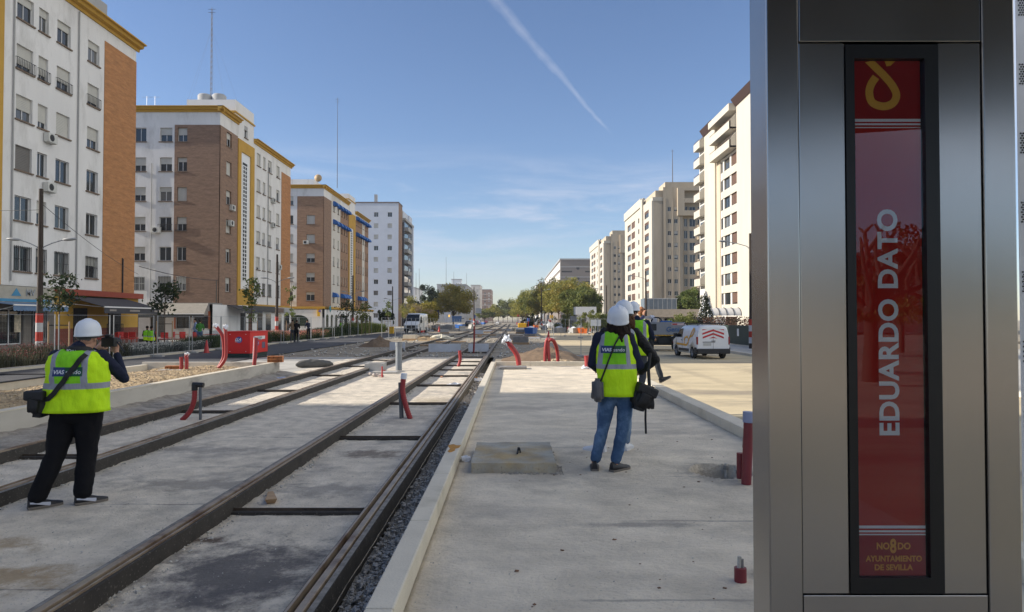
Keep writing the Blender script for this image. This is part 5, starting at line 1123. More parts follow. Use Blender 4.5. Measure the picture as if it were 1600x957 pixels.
    # --- helmet
    if helmet:
        hm = MB(); mt = Matrix.Translation(hc + Vector((0, 0, .045))) @ Rf @ Matrix.Rotation(helm_tilt, 4, 'X') @ Matrix.Diagonal((1, 1.16, 1, 1))
        prof = [(.104, -.030), (.113, -.033), (.1145, -.024), (.1105, -.012), (.110, .02), (.105, .058), (.092, .092), (.070, .118), (.040, .134), (.001, .139)]
        hm.lathe(prof, 40, mt=mt); hm.lathe([(.104, -.030), (.104, .02), (.085, .09), (.001, .125)], 40, mt=mt)
        h = hm.build('helmet', HELM, root)
        m = MB(); mt2 = mt @ Matrix.Translation((0, .098, .004))
        m.loft([[mt @ Vector((.106 * sin(a) * k2, .104 * cos(a) + e, -.020 - dz)) for a in [-.95 + 1.9 * j / 12 for j in range(13)]] for k2, e, dz in ((1.0, .0, .0), (1.0, .035, .008), (.98, .036, .012), (.98, 0, .006))], closed=False, caps=False); m.build('peak', HELM, h)
        m = MB(); 
        m.loft([[mt @ Vector((x_ * (1 - .3 * abs(t_)), .108 * sin(t_ * 1.2), .000 + .139 * cos(t_ * 1.2) + z_)) for x_, z_ in ((-.02, -.004), (-.014, .007), (.014, .007), (.02, -.004))] for t_ in [-.95 + 1.9 * j / 14 for j in range(15)]], closed=False, caps=True); m.build('ridge', HELM, h)
        m = MB(); m.lathe([(.098, -.048), (.100, -.03), (.09, -.026)], 30, mt=mt); m.build('headband', BLACK, h)
    # --- hair
    if hair:
        m = MB(); kind, hm_ = hair
        if kind == 'short': m.ell(hc + Rf @ Vector((0, -.018, .028)), (.081, .094, .102), 18, 12, Rf)
        if kind == 'long':
            m.ell(hc + Vector((0, -.02, .02)), (.088, .098, .10), 18, 12); m.ell(hc + Vector((-.01, -.06, -.08)), (.105, .06, .10), 16, 10); m.ell(hc + Vector((.085, -.02, -.10)), (.045, .05, .12), 14, 10); m.ell(hc + Vector((-.085, -.02, -.08)), (.04, .05, .10), 14, 10); m.cap(hc + Vector((.01, -.085, -.13)), .045, hc + Vector((.015, -.115, -.22)), .012)
            m.cap(hc + Vector((.085, -.03, -.10)), .035, hc + Vector((.115, -.05, -.21)), .02)
        o = m.build('hair', hm_, root); remesh(o, .008, 2, .02, .03)
    return root, body, vo
def project(o, bvh, axis, off, inv):
    """push a flat child (in person axes) onto the vest along +y"""
    me = o.data
    for v in me.vertices:
        w = v.co; h = bvh.ray_cast(Vector((w.x, -1.0, w.z)), Vector((0, 1, 0)))
        if h[0] is not None: v.co.y = h[0].y - off + (w.y)
    me.update()
def vest_badge(root, vest, cx, cz, w, h, tilt=0.):
    bvh = BVHTree.FromPolygons([v.co for v in vest.data.vertices], [p.vertices[:] for p in vest.data.polygons])
    m = MB(); n = 16; m.cur = 0
    for i in range(n):
        x0, x1 = cx - w / 2 + w * i / n, cx - w / 2 + w * (i + 1) / n
        for j in range(3):
            z0, z1 = cz - h / 2 + h * j / 3, cz - h / 2 + h * (j + 1) / 3; m.cur = 0 if i < n * .42 else 1
            m.add([(x0, 0, z0), (x1, 0, z0), (x1, 0, z1), (x0, 0, z1)], [(0, 1, 2, 3)])
    o = m.build('vest_badge', [M('badge_blue', (.012, .03, .14), .6), M('badge_green', (.005, .07, .035), .6)], vest); project(o, bvh, 1, .004, None)
    for s, x, sz, mat, kw in (('VIAS', cx - w * .285, h * .62, M('badge_white', (.7, .72, .78), .6), dict(shear=.15, offset=.0012)), ('sando', cx + w * .215, h * .66, MATS['badge_white'], {})):
        me = text_mesh(s, sz, ext=.0, **kw); me.transform(Matrix.Translation((x, 0, cz - .004)) @ Matrix.Rotation(pi / 2, 4, 'X')); me.materials.clear(); me.materials.append(mat)
        bm = bmesh.new(); bm.from_mesh(me); bmesh.ops.subdivide_edges(bm, edges=[e for e in bm.edges if e.calc_length() > .015], cuts=2); bm.to_mesh(me); bm.free()
        t = from_mesh('badge_text', me, o); project(t, bvh, 1, .0065, None)
    return bvh
def ribbon(name, bvh, pts, w, mat, parent, off=.012):
    """strap lying over the back: pts (x,z) in person axes"""
    m = MB(); fine = []
    for i in range(len(pts) - 1):
        for k in range(10): t = k / 10; fine.append(Vector((pts[i][0] * (1 - t) + pts[i + 1][0] * t, 0, pts[i][1] * (1 - t) + pts[i + 1][1] * t)))
    fine.append(Vector((pts[-1][0], 0, pts[-1][1]))); rings = []
    ly = -.1
    for i, p in enumerate(fine):
        d = (fine[min(i + 1, len(fine) - 1)] - fine[max(0, i - 1)]).normalized(); s = Vector((d.z, 0, -d.x)) * w / 2
        h = bvh.ray_cast(Vector((p.x, -1, p.z)), Vector((0, 1, 0))); 
        if h[0] is not None and h[0].y < .03: ly = h[0].y
        rings.append([(p.x - s.x, ly - off, p.z - s.z), (p.x + s.x, ly - off, p.z + s.z), (p.x + s.x, ly - off + .006, p.z + s.z), (p.x - s.x, ly - off + .006, p.z - s.z)])
    m.loft(rings, smooth=False); return m.build(name, mat, parent)
# ---------- the man photographing, left
yaw = radians(6); base = onz(118, 789, 0) * 1.0
def Wd(sx, dp, z):
    'screen-right / away from the viewer -> person axes'
    v = Matrix.Rotation(-yaw, 3, 'Z') @ Vector((sx * .85 - dp * .53, sx * .53 + dp * .85, 0)); return (v.x, v.y, z)
J = dict(shL=(-.20, .005, 1.450), shR=(.23, -.01, 1.450), elL=(-.22, .22, 1.22), wrL=Wd(.16, .36, 1.50), elR=Wd(.40, .06, 1.205), wrR=Wd(.335, .20, 1.455), head=Wd(.085, .03, 1.625),
         hpL=(-.105, 0, .88), hpR=(.105, 0, .88), knL=Wd(-.17, .03, .49), knR=Wd(.09, .02, .49), anL=Wd(-.32, .05, .085), anR=Wd(.055, .0, .085),
         ft=[Wd(.95, .25, 0), Wd(.97, .20, 0)], hdir=[(.5, .3, .5), Wd(-.12, .25, .9)], legw=(.100, .088, .082), vestdrop=-.03, vflare=1.05)
VM = vest_mat('vest_fabric_man', 1.165, .028, .118, .175)
root, body, vo = figure((base.x, base.y, 0), yaw, J, 'stout man in hi-vis vest, black trousers and white helmet photographing, seen from behind', top=NAVY, vest=VM, legs=BLK, shoes=(SHOEB, SOLE, M('shoe_stripe', (.5, .52, .6), .6)), hair=('short', M('grey_hair', (.10, .09, .085), .7, coord='O', var=.3, scale=30)), face_yaw=radians(-10), stout=1.36, helm_tilt=.04)
b_ = vest_badge(root, vo, .0, 1.305, .27, .085)
ribbon('bag_strap', b_, [(.15, 1.47), (.10, 1.40), (-.02, 1.22), (-.11, 1.10), (-.17, 1.05), (-.22, 1.04)], .045, STRAP, root, .016)
cam_root = empty('camera', (0, 0, 0), 0, 'black camera with a small microphone held to the eye by the man', 'camera')
Rm = Matrix.Rotation(yaw, 4, 'Z'); o0 = Vector((base.x, base.y, 0)) + (Rm @ Vector(Wd(.27, .17, 1.575)))
cam_root.location = o0; cam_root.rotation_euler = (0, 0, yaw + radians(-10))
MB().box(-.07, .07, -.03, .03, -.05, .045).box(-.03, .03, -.04, .03, .045, .075).build('camera_body', BLACK, cam_root, bevel=.008); MB().tube([(0, .03, 0), (0, .13, 0)], [.036, .042], 20).build('lens', BLACK, cam_root); MB().tube([(.07, .02, .0), (.20, -.06, -.10)], .007, 8).build('cable_release', BLACK, cam_root)
# neck collar with white letters
m = MB(); c0 = Vector((.02, .0, 1.515)); m.lathe([(.10, -.03), (.098, .0), (.088, .016), (.08, .016), (.085, -.03)], 28, mt=Matrix.Translation(c0) @ Matrix.Rotation(-.25, 4, 'X') @ Matrix.Diagonal((1.15, .95, 1, 1))); cs = m.build('camera_neck_strap', STRAP, root)
me = text_mesh('SONY', .032, ext=.0, offset=.001, spacing=1.1); me.transform(Matrix.Translation((-.01, -.094, 1.502)) @ Matrix.Rotation(pi / 2 - .2, 4, 'X')); me.materials.clear(); me.materials.append(MATS['badge_white']); from_mesh('strap_lettering', me, cs)
# shoulder bag
def bagmesh(root_loc, yaw_, sz, mat, label, cat, seed, lid=True):
    r = empty('shoulder_bag', root_loc, yaw_, label, cat); m = MB(); m.box(-sz[0] / 2, sz[0] / 2, -sz[1] / 2, sz[1] / 2, 0, sz[2]); o = m.build('bag_body', mat, r)
    bm = bmesh.new(); bm.from_mesh(o.data); bmesh.ops.bevel(bm, geom=bm.edges, offset=min(sz) * .28, segments=3, affect='EDGES'); bmesh.ops.subdivide_edges(bm, edges=bm.edges, cuts=2, use_grid_fill=True)
    for v in bm.verts: v.co += noise.noise_vector(v.co * 7 + Vector((seed, 0, 0))) * .018
    for f in bm.faces: f.smooth = True
    bm.to_mesh(o.data); bm.free()
    if lid: MB().box(-sz[0] / 2 - .004, sz[0] / 2 + .004, -sz[1] / 2 - .006, sz[1] / 2 + .006, sz[2] * .62, sz[2] * .98).build('flap', mat, r, bevel=.02)
    return r
bl = Vector((base.x, base.y, 0)) + Rm @ Vector((-.29, -.06, .87)); bagmesh(bl, yaw - .1, (.18, .26, .26), M('bag_black', (.009, .009, .011), .6, coord='O', bump=.01, bscale=20), 'black shoulder bag hanging at the left hip of the photographing man', 'bag', 2)
# ---------- woman in front
base = onz(958, 736, .25); yaw = 0.
s1 = 154.
J = dict(shL=(-.150, 0, 1.375), shR=(.165, 0, 1.375), elL=(-.21, .03, 1.10), wrL=(-.14, .22, 1.02), elR=(.27, -.02, 1.08), wrR=(.17, .20, 1.02), head=(.055, .0, 1.515),
         hpL=(-.03, 0, .83), hpR=(.135, 0, .83), knL=(-.09, .02, .47), knR=(.105, -.01, .47), anL=(-.185, .03, .085), anR=(.02, -.02, .085), ft=[(.1, 1, 0), (.80, .75, 0)], legw=(.098, .066, .056), vestdrop=.06, vflare=1.02, vs=.88)
J['hdir'] = [(.3, 1, 0), (-.3, 1, 0)]
VM2 = vest_mat('vest_fabric_woman', 1.075, .024, .125, .170, slope=.10)
root, body, vo = figure((base.x, base.y, .25), 0, J, 'woman in hi-vis vest, blue jeans and white helmet with dark hair, nearest of the group', top=NAVY, vest=VM2, legs=JEAN, shoes=(SHOEB, SOLE), hair=('long', HAIR), helm_tilt=.30, stout=1.0)
b_ = vest_badge(root, vo, -.01, 1.25, .25, .075)
ribbon('bag_strap', b_, [(.06, 1.40), (-.0, 1.3), (-.07, 1.12), (-.13, .95), (-.16, .86)], .016, STRAP, root, .012)
bl = Vector((base.x, base.y, .25)); r = bagmesh(bl + Vector((-.17, -.10, .72)), .0, (.12, .16, .235), cloth('bag_grey', (.12, .12, .125)), 'grey and black small bag at the left hip of the woman in blue jeans', 'bag', 5, lid=False)
r = bagmesh(bl + Vector((.235, -.10, .64)), .15, (.21, .17, .27), MATS['bag_black'], 'large black camera bag hanging at the right hip of the woman in jeans', 'bag', 8); r.rotation_euler = (0, .42, .15)
MB().tube([(.02, -.02, .25), (-.06, -.0, .42), (-.10, .03, .58)], .018, 8).build('strap', STRAP, r)
o_ = empty('camera', tuple(bl + Vector((.345, -.06, .69))), 0, 'black camera lens end sticking out beside the large black bag', 'camera'); MB().tube([(-.08, 0, 0), (.03, 0, 0)], .045, 16).build('lens', BLACK, o_); MB().tube([(.03, 0, 0), (.06, 0, 0)], .052, 16).build('lens_hood', BLACK, o_)
MB().tube([(-.02, 0, -.03), (-.022, .0, -.16), (-.018, 0, -.30)], .011, 6).build('hanging_strap', STRAP, o_)
# ---------- second woman behind, black puffer
base = onz(967, 706, .25)
J = dict(shL=(-.16, 0, 1.40), shR=(.20, 0, 1.40), elL=(-.28, .0, 1.12), wrL=(-.20, .12, .98), elR=(.43, -.03, 1.08), wrR=(.25, .03, .92), head=(.07, .03, 1.60),
         hpL=(-.10, 0, .86), hpR=(.10, 0, .86), knL=(-.19, .02, .48), knR=(.10, 0, .48), anL=(-.215, 0, .085), anR=(.10, .1, .085), ft=[(-.9, .55, 0), (.5, 1, 0)], hdir=[(.8, .3, -.2), (-.7, .2, -.2)])
figure((base.x, base.y, .25), 0, J, 'second woman in black padded jacket, light jeans and white shoes, hand on hip', top=PUFF, vest=vest_mat('vest_fabric_second', 1.08, .026, .12, .175), legs=JEAN_L, shoes=(SHOEW, SHOEW), hair=('long', HAIR_B), helm_tilt=-.05, vox=1.2)
# ---------- third : helmet, mostly hidden
base = onz(996, 634, .25)
J = dict(shL=(-.18, 0, 1.50), shR=(.18, 0, 1.50), elL=(-.26, .1, 1.22), wrL=(-.1, .3, 1.2), elR=(.27, .1, 1.22), wrR=(.1, .3, 1.2), head=(-.07, .04, 1.70),
         hpL=(-.09, 0, .93), hpR=(.09, 0, .93), knL=(-.1, .02, .52), knR=(.1, 0, .52), anL=(-.2, 0, .085), anR=(.02, 0, .085), ft=[(0, 1, 0), (.7, .7, 0)])
figure((base.x + .0, base.y, .25), -.3, J, 'helmeted person in navy top mostly hidden behind the two women', top=NAVY, vest=vest_mat('vest_fabric_third', 1.2, .026, .12, .175), legs=GREYT, shoes=(SHOEB, SOLE), hair=('short', HAIR), vox=1.6)
# ---------- fourth: bare head, phone at ear, stepping onto the kerb
bx, by = 2.72, 14.6
J = dict(shL=(-.17, 0, 1.50), shR=(.15, .08, 1.50), elL=(-.23, .15, 1.24), wrL=(-.05, .32, 1.16), elR=(.16, -.22, 1.40), wrR=(.16, -.02, 1.64), head=(.0, .05, 1.70),
         hpL=(-.09, 0, .95), hpR=(.09, 0, .95), knL=(-.1, .0, .52), knR=(.16, .30, .68), anL=(-.12, -.15, .10), anR=(.14, .46, .30), ft=[(0, 1, 0), (.12, .93, .42)], hdir=[(.3, 1, 0), (-.1, .15, 1)], legw=(.085, .065, .06))
root, body, vo = figure((bx, by, .25), radians(-62), J, 'bald-headed person in navy sleeves on the phone, stepping over the right kerb', top=M('navy_puffer', (.02, .028, .085), .5, var=.2, scale=6, coord='O', bump=.02, bscale=12), vest=vest_mat('vest_fabric_fourth', 1.17, .026, .12, .175), legs=GREYT, shoes=(SHOEB, SOLE), skin=SKIN2, hair=('short', M('ginger_hair', (.30, .12, .045), .6, coord='O', var=.3, scale=30)), helmet=False, vox=1.5, face_yaw=radians(20))
Rm = Matrix.Rotation(radians(-62), 4, 'Z'); o_ = MB().box(-.035, .035, -.006, .006, -.07, .07).build('phone', BLACK, bevel=.004); o_.location = Vector((bx, by, .25)) + Rm @ Vector((.12, .03, 1.71)); o_.rotation_euler = (.2, 0, radians(30)); tag(o_, 'dark mobile phone held to the ear of the bald-headed person', 'phone')
# ---------- distant people
def far_person(px, py, h, yaw_, label, top, legs, vest=None, helmet=False, hair=HAIR, z=0., lean=0., sit=False):
    a = onz(px, py, z); s = h / 1.75
    if sit: kn_z, hz = .48, .50; ky = .40
    J = dict(shL=(-.18, lean, 1.42), shR=(.18, lean, 1.42), elL=(-.24, .03 + lean, 1.15), wrL=(-.15, .2 + lean, 1.02), elR=(.24, .05 + lean, 1.15), wrR=(.15, .22 + lean, 1.05), head=(0, .03 + lean * 1.3, 1.62), hpL=(-.09, 0, .90), hpR=(.09, 0, .90), knL=(-.1, .03, .5), knR=(.1, .0, .5), anL=(-.12, .03, .085), anR=(.12, -.05, .085))
    if sit:
        for k in J: J[k] = (J[k][0], J[k][1], J[k][2] - .42)
        J['knL'] = (-.12, .4, .48); J['knR'] = (.12, .4, .48); J['anL'] = (-.12, .42, .085); J['anR'] = (.12, .42, .085)
    r, b, v = figure(a, yaw_, J, label, top=top, vest=vest, legs=legs, shoes=(SHOEB, SOLE), hair=('short', hair), helmet=helmet, detail=False, vox=2.4); r.scale = (s, s, s); return r
VF = vest_mat('vest_fabric_far', 1.1, .026, .30, .31); VF2 = vest_mat('vest_fabric_sit', .7, .026, .30, .31)
far_person(533, 525, 1.75, radians(150), 'worker in hi-vis vest and white helmet standing by the hedge near the arcade', BLK, BLK, vest=VF, helmet=True)
far_person(457, 535, 1.72, .3, 'passer-by in tan coat in front of the white arcade', cloth('tan_coat', (.22, .15, .09)), GREYT, z=.12)
far_person(463, 535, 1.68, .1, 'passer-by in dark coat beside the one in tan', BLK, BLK, z=.12)
far_person(482, 531, 1.7, .8, 'passer-by in dark blue leaning near the arched window', NAVY, BLK, z=.12, lean=.15)
far_person(305, 540, 1.75, 2.2, 'person in pale blue with a green bag at the cafe counter', cloth('pale_blue_shirt', (.25, .33, .5)), JEAN, z=.12)
far_person(312, 541, 1.7, .2, 'person in green at the cafe counter', cloth('green_shirt', (.06, .22, .04)), JEAN, z=.12)
far_person(229.5, 544, 1.75, .2, 'left of two seated workers in hi-vis at the red cafe tables', BLK, BLK, vest=VF2, z=.12, sit=True)
far_person(236, 545, 1.75, -.2, 'right of two seated workers in hi-vis at the red cafe tables', BLK, BLK, vest=VF2, z=.12, sit=True)
# ================================================================== STATION SIGN
def station_sign():
    r = empty('station_sign', (.84, 1.5, .25), 0, 'tall stainless steel station sign with a red name panel behind glass', 'station sign')
    d = 1.5; X = lambda px: (px - 801) / F * d - .84; Z = lambda py: 1.8 + (500 - py) / F * d - .25
    ST = bpy.data.materials.new('brushed_stainless'); ST.use_nodes = True; nt = ST.node_tree; L = nt.links.new; b = nt.nodes['Principled BSDF']
    b.inputs['Base Color'].default_value = (.47, .45, .43, 1); b.inputs['Metallic'].default_value = 1; b.inputs['Roughness'].default_value = .24; b.inputs['Anisotropic'].default_value = .5
    tc = _n(nt, 'ShaderNodeTexCoord'); mp = _n(nt, 'ShaderNodeMapping'); mp.inputs['Scale'].default_value = (260, 260, 1.2); L(tc.outputs['Object'], mp.inputs['Vector']); n = _n(nt, 'ShaderNodeTexNoise'); n.inputs['Scale'].default_value = 1; n.inputs['Detail'].default_value = 3; L(mp.outputs[0], n.inputs['Vector'])
    n2 = _n(nt, 'ShaderNodeTexNoise'); n2.inputs['Scale'].default_value = 3; n2.inputs['Detail'].default_value = 4; L(tc.outputs['Object'], n2.inputs['Vector'])
    mr = _n(nt, 'ShaderNodeMapRange'); L(n2.outputs['Fac'], mr.inputs['Value']); mr.inputs['To Min'].default_value = .18; mr.inputs['To Max'].default_value = .32; L(mr.outputs[0], b.inputs['Roughness'])
    bp = _n(nt, 'ShaderNodeBump'); bp.inputs['Strength'].default_value = .25; bp.inputs['Distance'].default_value = .0004; L(n.outputs['Fac'], bp.inputs['Height']); L(bp.outputs[0], b.inputs['Normal']); MATS['brushed_stainless'] = ST
    top, bot = Z(-260), 0.
    g = .0012
    # side box and columns
    MB().box(X(1200), X(1252) - g, 0, .105, bot, top).build('frame_post', ST, r, bevel=.003)
    MB().box(X(1540) + g, X(1591), 0, .105, bot, top).build('frame_post', ST, r, bevel=.003)
    MB().box(X(1252) + g, X(1326) - g, .006, .09, Z(927) + g, Z(62) - g).build('front_panel', ST, r, bevel=.0015); MB().box(X(1472) + g, X(1540) - g, .006, .09, Z(927) + g, Z(62) - g).build('front_panel', ST, r, bevel=.0015)
    MB().box(X(1252) + g, X(1540) - g, .003, .09, bot, Z(927) - g).build('lower_panel', ST, r, bevel=.0015)
    MB().box(X(1252) + g, X(1540) - g, .003, .09, Z(62) + g, top).build('header_panel', ST, r, bevel=.0015)
    MB().box(X(1252), X(1540), .091, .104, bot, top).build('back_panel', ST, r)
    BF = M('glass_frame_black', (.008, .008, .009), .35)
    m = MB(); x0, x1, z0, z1 = X(1326), X(1472), Z(925), Z(66); xi0, xi1, zi0, zi1 = X(1341) - .002, X(1449) + .002, Z(901), Z(88)
    m.box(x0, xi0, .002, .02, z0, z1).box(xi1, x1, .002, .02, z0, z1).box(xi0, xi1, .002, .02, z0, zi0).box(xi0, xi1, .002, .02, zi1, z1); fr = m.build('glass_frame', BF, r)
    pw0, pw1 = X(1342), X(1449)
    RP = M('poster_red', (.50, .022, .014), .7, var=.03, spec=.08); GOLD = M('poster_gold', (.85, .42, .03), .4); PWH = M('poster_white', (.88, .88, .90), .4); MAR = M('poster_maroon', (.36, .02, .024), .7, spec=.08)
    ps = MB().box(pw0, pw1, .018, .022, zi0, zi1).build('name_panel', RP, r)
    MB().box(pw0, pw1, .0172, .0178, Z(823) - .0, Z(823)  + .0).v
    MB().box(pw0, pw1, .0172, .0179, zi0, Z(838)).build('panel_foot', MAR, ps); MB().box(pw0, pw1, .0172, .0179, Z(180), zi1).build('panel_head', MAR, ps)
    m = MB()
    for y0_, y1_ in ((823, 827.5), (830.5, 833.5), (836, 838)): m.box(pw0, pw1, .0168, .0171, Z(y1_), Z(y0_))
    for y0_, y1_ in ((181, 185.5), (188, 191), (194, 195.5)): m.box(pw0, pw1, .0168, .0171, Z(y1_), Z(y0_))
    m.build('white_stripes', PWH, ps)
    # gold ribbon loop emblem
    m = MB(); w = .0085; ctr = [(1366, 86), (1378, 98), (1392, 112), (1405, 128), (1411, 143), (1405, 156), (1390, 161), (1373, 155), (1368, 140), (1371, 126), (1379, 114)]
    P2 = [ctr[0]] + ctr + [ctr[-1]]; fine = []
    for i in range(1, len(P2) - 2):
        for k in range(6):
            t = k / 6; a, b2, c, e = [Vector(q) for q in (P2[i - 1], P2[i], P2[i + 1], P2[i + 2])]; fine.append(.5 * ((2 * b2) + (c - a) * t + (2 * a - 5 * b2 + 4 * c - e) * t * t + (3 * b2 - a - 3 * c + e) * t ** 3))
    fine.append(Vector(ctr[-1])); vs = []
    for i, p in enumerate(fine):
        dd = (fine[min(i + 1, len(fine) - 1)] - fine[max(i - 1, 0)]).normalized(); nn = Vector((-dd.y, dd.x)) * 6.2
        for sg in (-1, 1): q = p + nn * sg; q.y = max(q.y, 88.5); vs.append((X(q.x), .0165, Z(q.y)))
    m.add(vs, [(2 * i, 2 * i + 1, 2 * i + 3, 2 * i + 2) for i in range(len(fine) - 1)]); m.poly([(X(1393), .0165, Z(88.5)), (X(1410), .0165, Z(88.5)), (X(1402), .0165, Z(96)), (X(1396), .0165, Z(97))], .0003, (0, -1, 0)); m.build('gold_ribbon_emblem', GOLD, ps)
    hgt = .0455
    t = text('station_name', 'EDUARDO DATO', .0555, PWH, ps, (X(1396), .0166, Z(504)), (pi / 2, -pi / 2, 0), ext=.0002, offset=.0017, spacing=1.06)
    bpy.context.view_layer.update(); ln = t.dimensions.x; t.scale = ((Z(326) - Z(683)) / ln, .0455 / t.dimensions.y * 1.0, 1)
    GO2 = M('poster_gold_dim', (.80, .36, .03), .4)
    def tx(s, x, y_, wpx, hpx, off=.0006):
        t = text('emblem_lettering', s, .02, GO2, ps, (X(x), .0166, Z(y_)), (pi / 2, 0, 0), ext=.0002, offset=off); bpy.context.view_layer.update(); t.scale = (wpx / F * d / max(t.dimensions.x, 1e-4), hpx / F * d / max(t.dimensions.y, 1e-4), 1); return t
    tx('NO', 1382, 855.5, 20, 11); tx('8', 1398, 856, 10, 23); tx('DO', 1415, 855.5, 20, 11)
    tx('AYUNTAMIENTO', 1399, 875, 88, 9.5); tx('DE SEVILLA', 1398, 888.5, 60, 9.5)
    GL = bpy.data.materials.new('panel_glass'); GL.use_nodes = True; nt = GL.node_tree; L = nt.links.new; out = nt.nodes['Material Output']; nt.nodes.remove(nt.nodes['Principled BSDF'])
    tr = _n(nt, 'ShaderNodeBsdfTransparent'); tr.inputs[0].default_value = (.99, .99, .99, 1); gl = _n(nt, 'ShaderNodeBsdfGlossy'); gl.inputs['Roughness'].default_value = .005; gl.inputs[0].default_value = (.9, .9, 1, 1)
    fr_ = _n(nt, 'ShaderNodeFresnel'); fr_.inputs[0].default_value = 1.44; mx = _n(nt, 'ShaderNodeMixShader'); L(fr_.outputs[0], mx.inputs[0]); L(tr.outputs[0], mx.inputs[1]); L(gl.outputs[0], mx.inputs[2]); L(mx.outputs[0], out.inputs[0])
    MB().box(xi0 - .001, xi1 + .001, .008, .011, zi0 - .001, zi1 + .001).build('cover_glass', GL, r)
    for px, py in ((1477, 112), (1260, 37), (1527, 37), (1267, 953), (1532, 953)):
        m = MB(); m.lathe([(.0, -.006), (.004, -.0055), (.0065, -.003), (.007, 0)], 14, mt=Matrix.Translation((X(px), .006 if py == 112 else .003, Z(py))) @ Matrix.Rotation(-pi / 2, 4, 'X') @ Matrix.Diagonal((1, 1, -1, 1))); m.build('screw', ST, r)
station_sign()
o = empty('perforated_screen', (0, 0, .25), 0, 'white perforated panel edge glimpsed right of the steel sign', 'screen panel')
WS = M('screen_white', (.85, .85, .85), .5); a = aty(1593, 500, 2.4)
TRS = bpy.data.materials.new('backlit_white'); MATS['x'] = TRS
m = MB(); m.box(a.x + .004, a.x + .6, 2.4, 2.403, 0, 3.6); m.build('panel', WS, o)
m = MB()
for k in range(14):
    z = .18 + .245 * k
    for i in range(3):
        for j in range(9):
            m.tube([(a.x + .014 + .009 * i + (.0045 if j % 2 else 0), 2.3992, z + .0085 * j), (a.x + .014 + .009 * i + (.0045 if j % 2 else 0), 2.3985, z + .0085 * j)], .0034, 6, smooth=False)
m.build('perforation', DARK, o)
# station shelter roof behind the camera, seen only mirrored in the sign
r = empty('station_canopy', (0, 0, .25), 0, 'dark platform canopy overhead behind the viewpoint, mirrored in the steel sign', 'canopy')
MB().poly([(.2, -2.3, 3.0), (5.5, -.9, 3.0), (5.5, 1.0, 3.0), (.2, 1.0, 3.0)], .15, (0, 0, 1)).build('canopy_roof', M('canopy_dark', (.05, .05, .055), .6), r)
for k, y in enumerate((-.6, .6)): MB().box(5.3, 5.45, y, y + .15, 0, 2.85).build('canopy_post', GALV, r)
# ================================================================== VEHICLES
def wheel(parent, c, r, w, mat_rim, side=1):
    """axis along x"""
    o = empty('wheel', c); o.parent = parent
    mt = Matrix.Rotation(pi / 2, 4, 'Y')
    m = MB(); m.lathe([(r * .62, -w / 2), (r * .93, -w / 2), (r, -w * .36), (r, w * .36), (r * .93, w / 2), (r * .62, w / 2)], 28, mt=mt); m.build('tyre', RUBBER, o)
    m = MB(); m.lathe([(r * .64, -w * .42), (r * .6, -w * .2), (r * .2, -w * .12), (.001, -w * .16)], 24, mt=mt); m.lathe([(r * .64, w * .42), (r * .6, w * .2), (r * .2, w * .12), (.001, w * .16)], 24, mt=mt)
    for k in range(7):
        a = 2 * pi * k / 7
        for s in (-1, 1): m.bar((s * w * .27, r * .12 * cos(a), r * .12 * sin(a)), (s * w * .36, r * .6 * cos(a), r * .6 * sin(a)), r * .11, r * .05)
    m.build('rim', mat_rim, o); return o
def van_body(prof, W, zb, tuck=.16, zs=1.05, nose_round=.12):
    """prof: list of (y, ztop, widthfactor). returns rings + surface fn"""
    rings = []
    for y, zt, wf in prof:
        hw = W / 2 * wf; zsh = min(zs, zt - .10); top = hw * (1 - tuck * max(0, (zt - zs)) / .8)
        r = [(-hw * .96, zb), (-hw, zb + .12), (-hw, (zb + zsh) / 2), (-hw * .995, zsh), (-(hw + top) / 2 * 1.005, (zsh + zt - .06) / 2), (-top * .985, zt - .09), (-top * .90, zt - .025), (-top * .5, zt), (0, zt + .01)]
        pts = [Vector((x, y, z)) for x, z in r] + [Vector((-x, y, z)) for x, z in reversed(r[:-1])]
        rings.append(pts)
    return rings
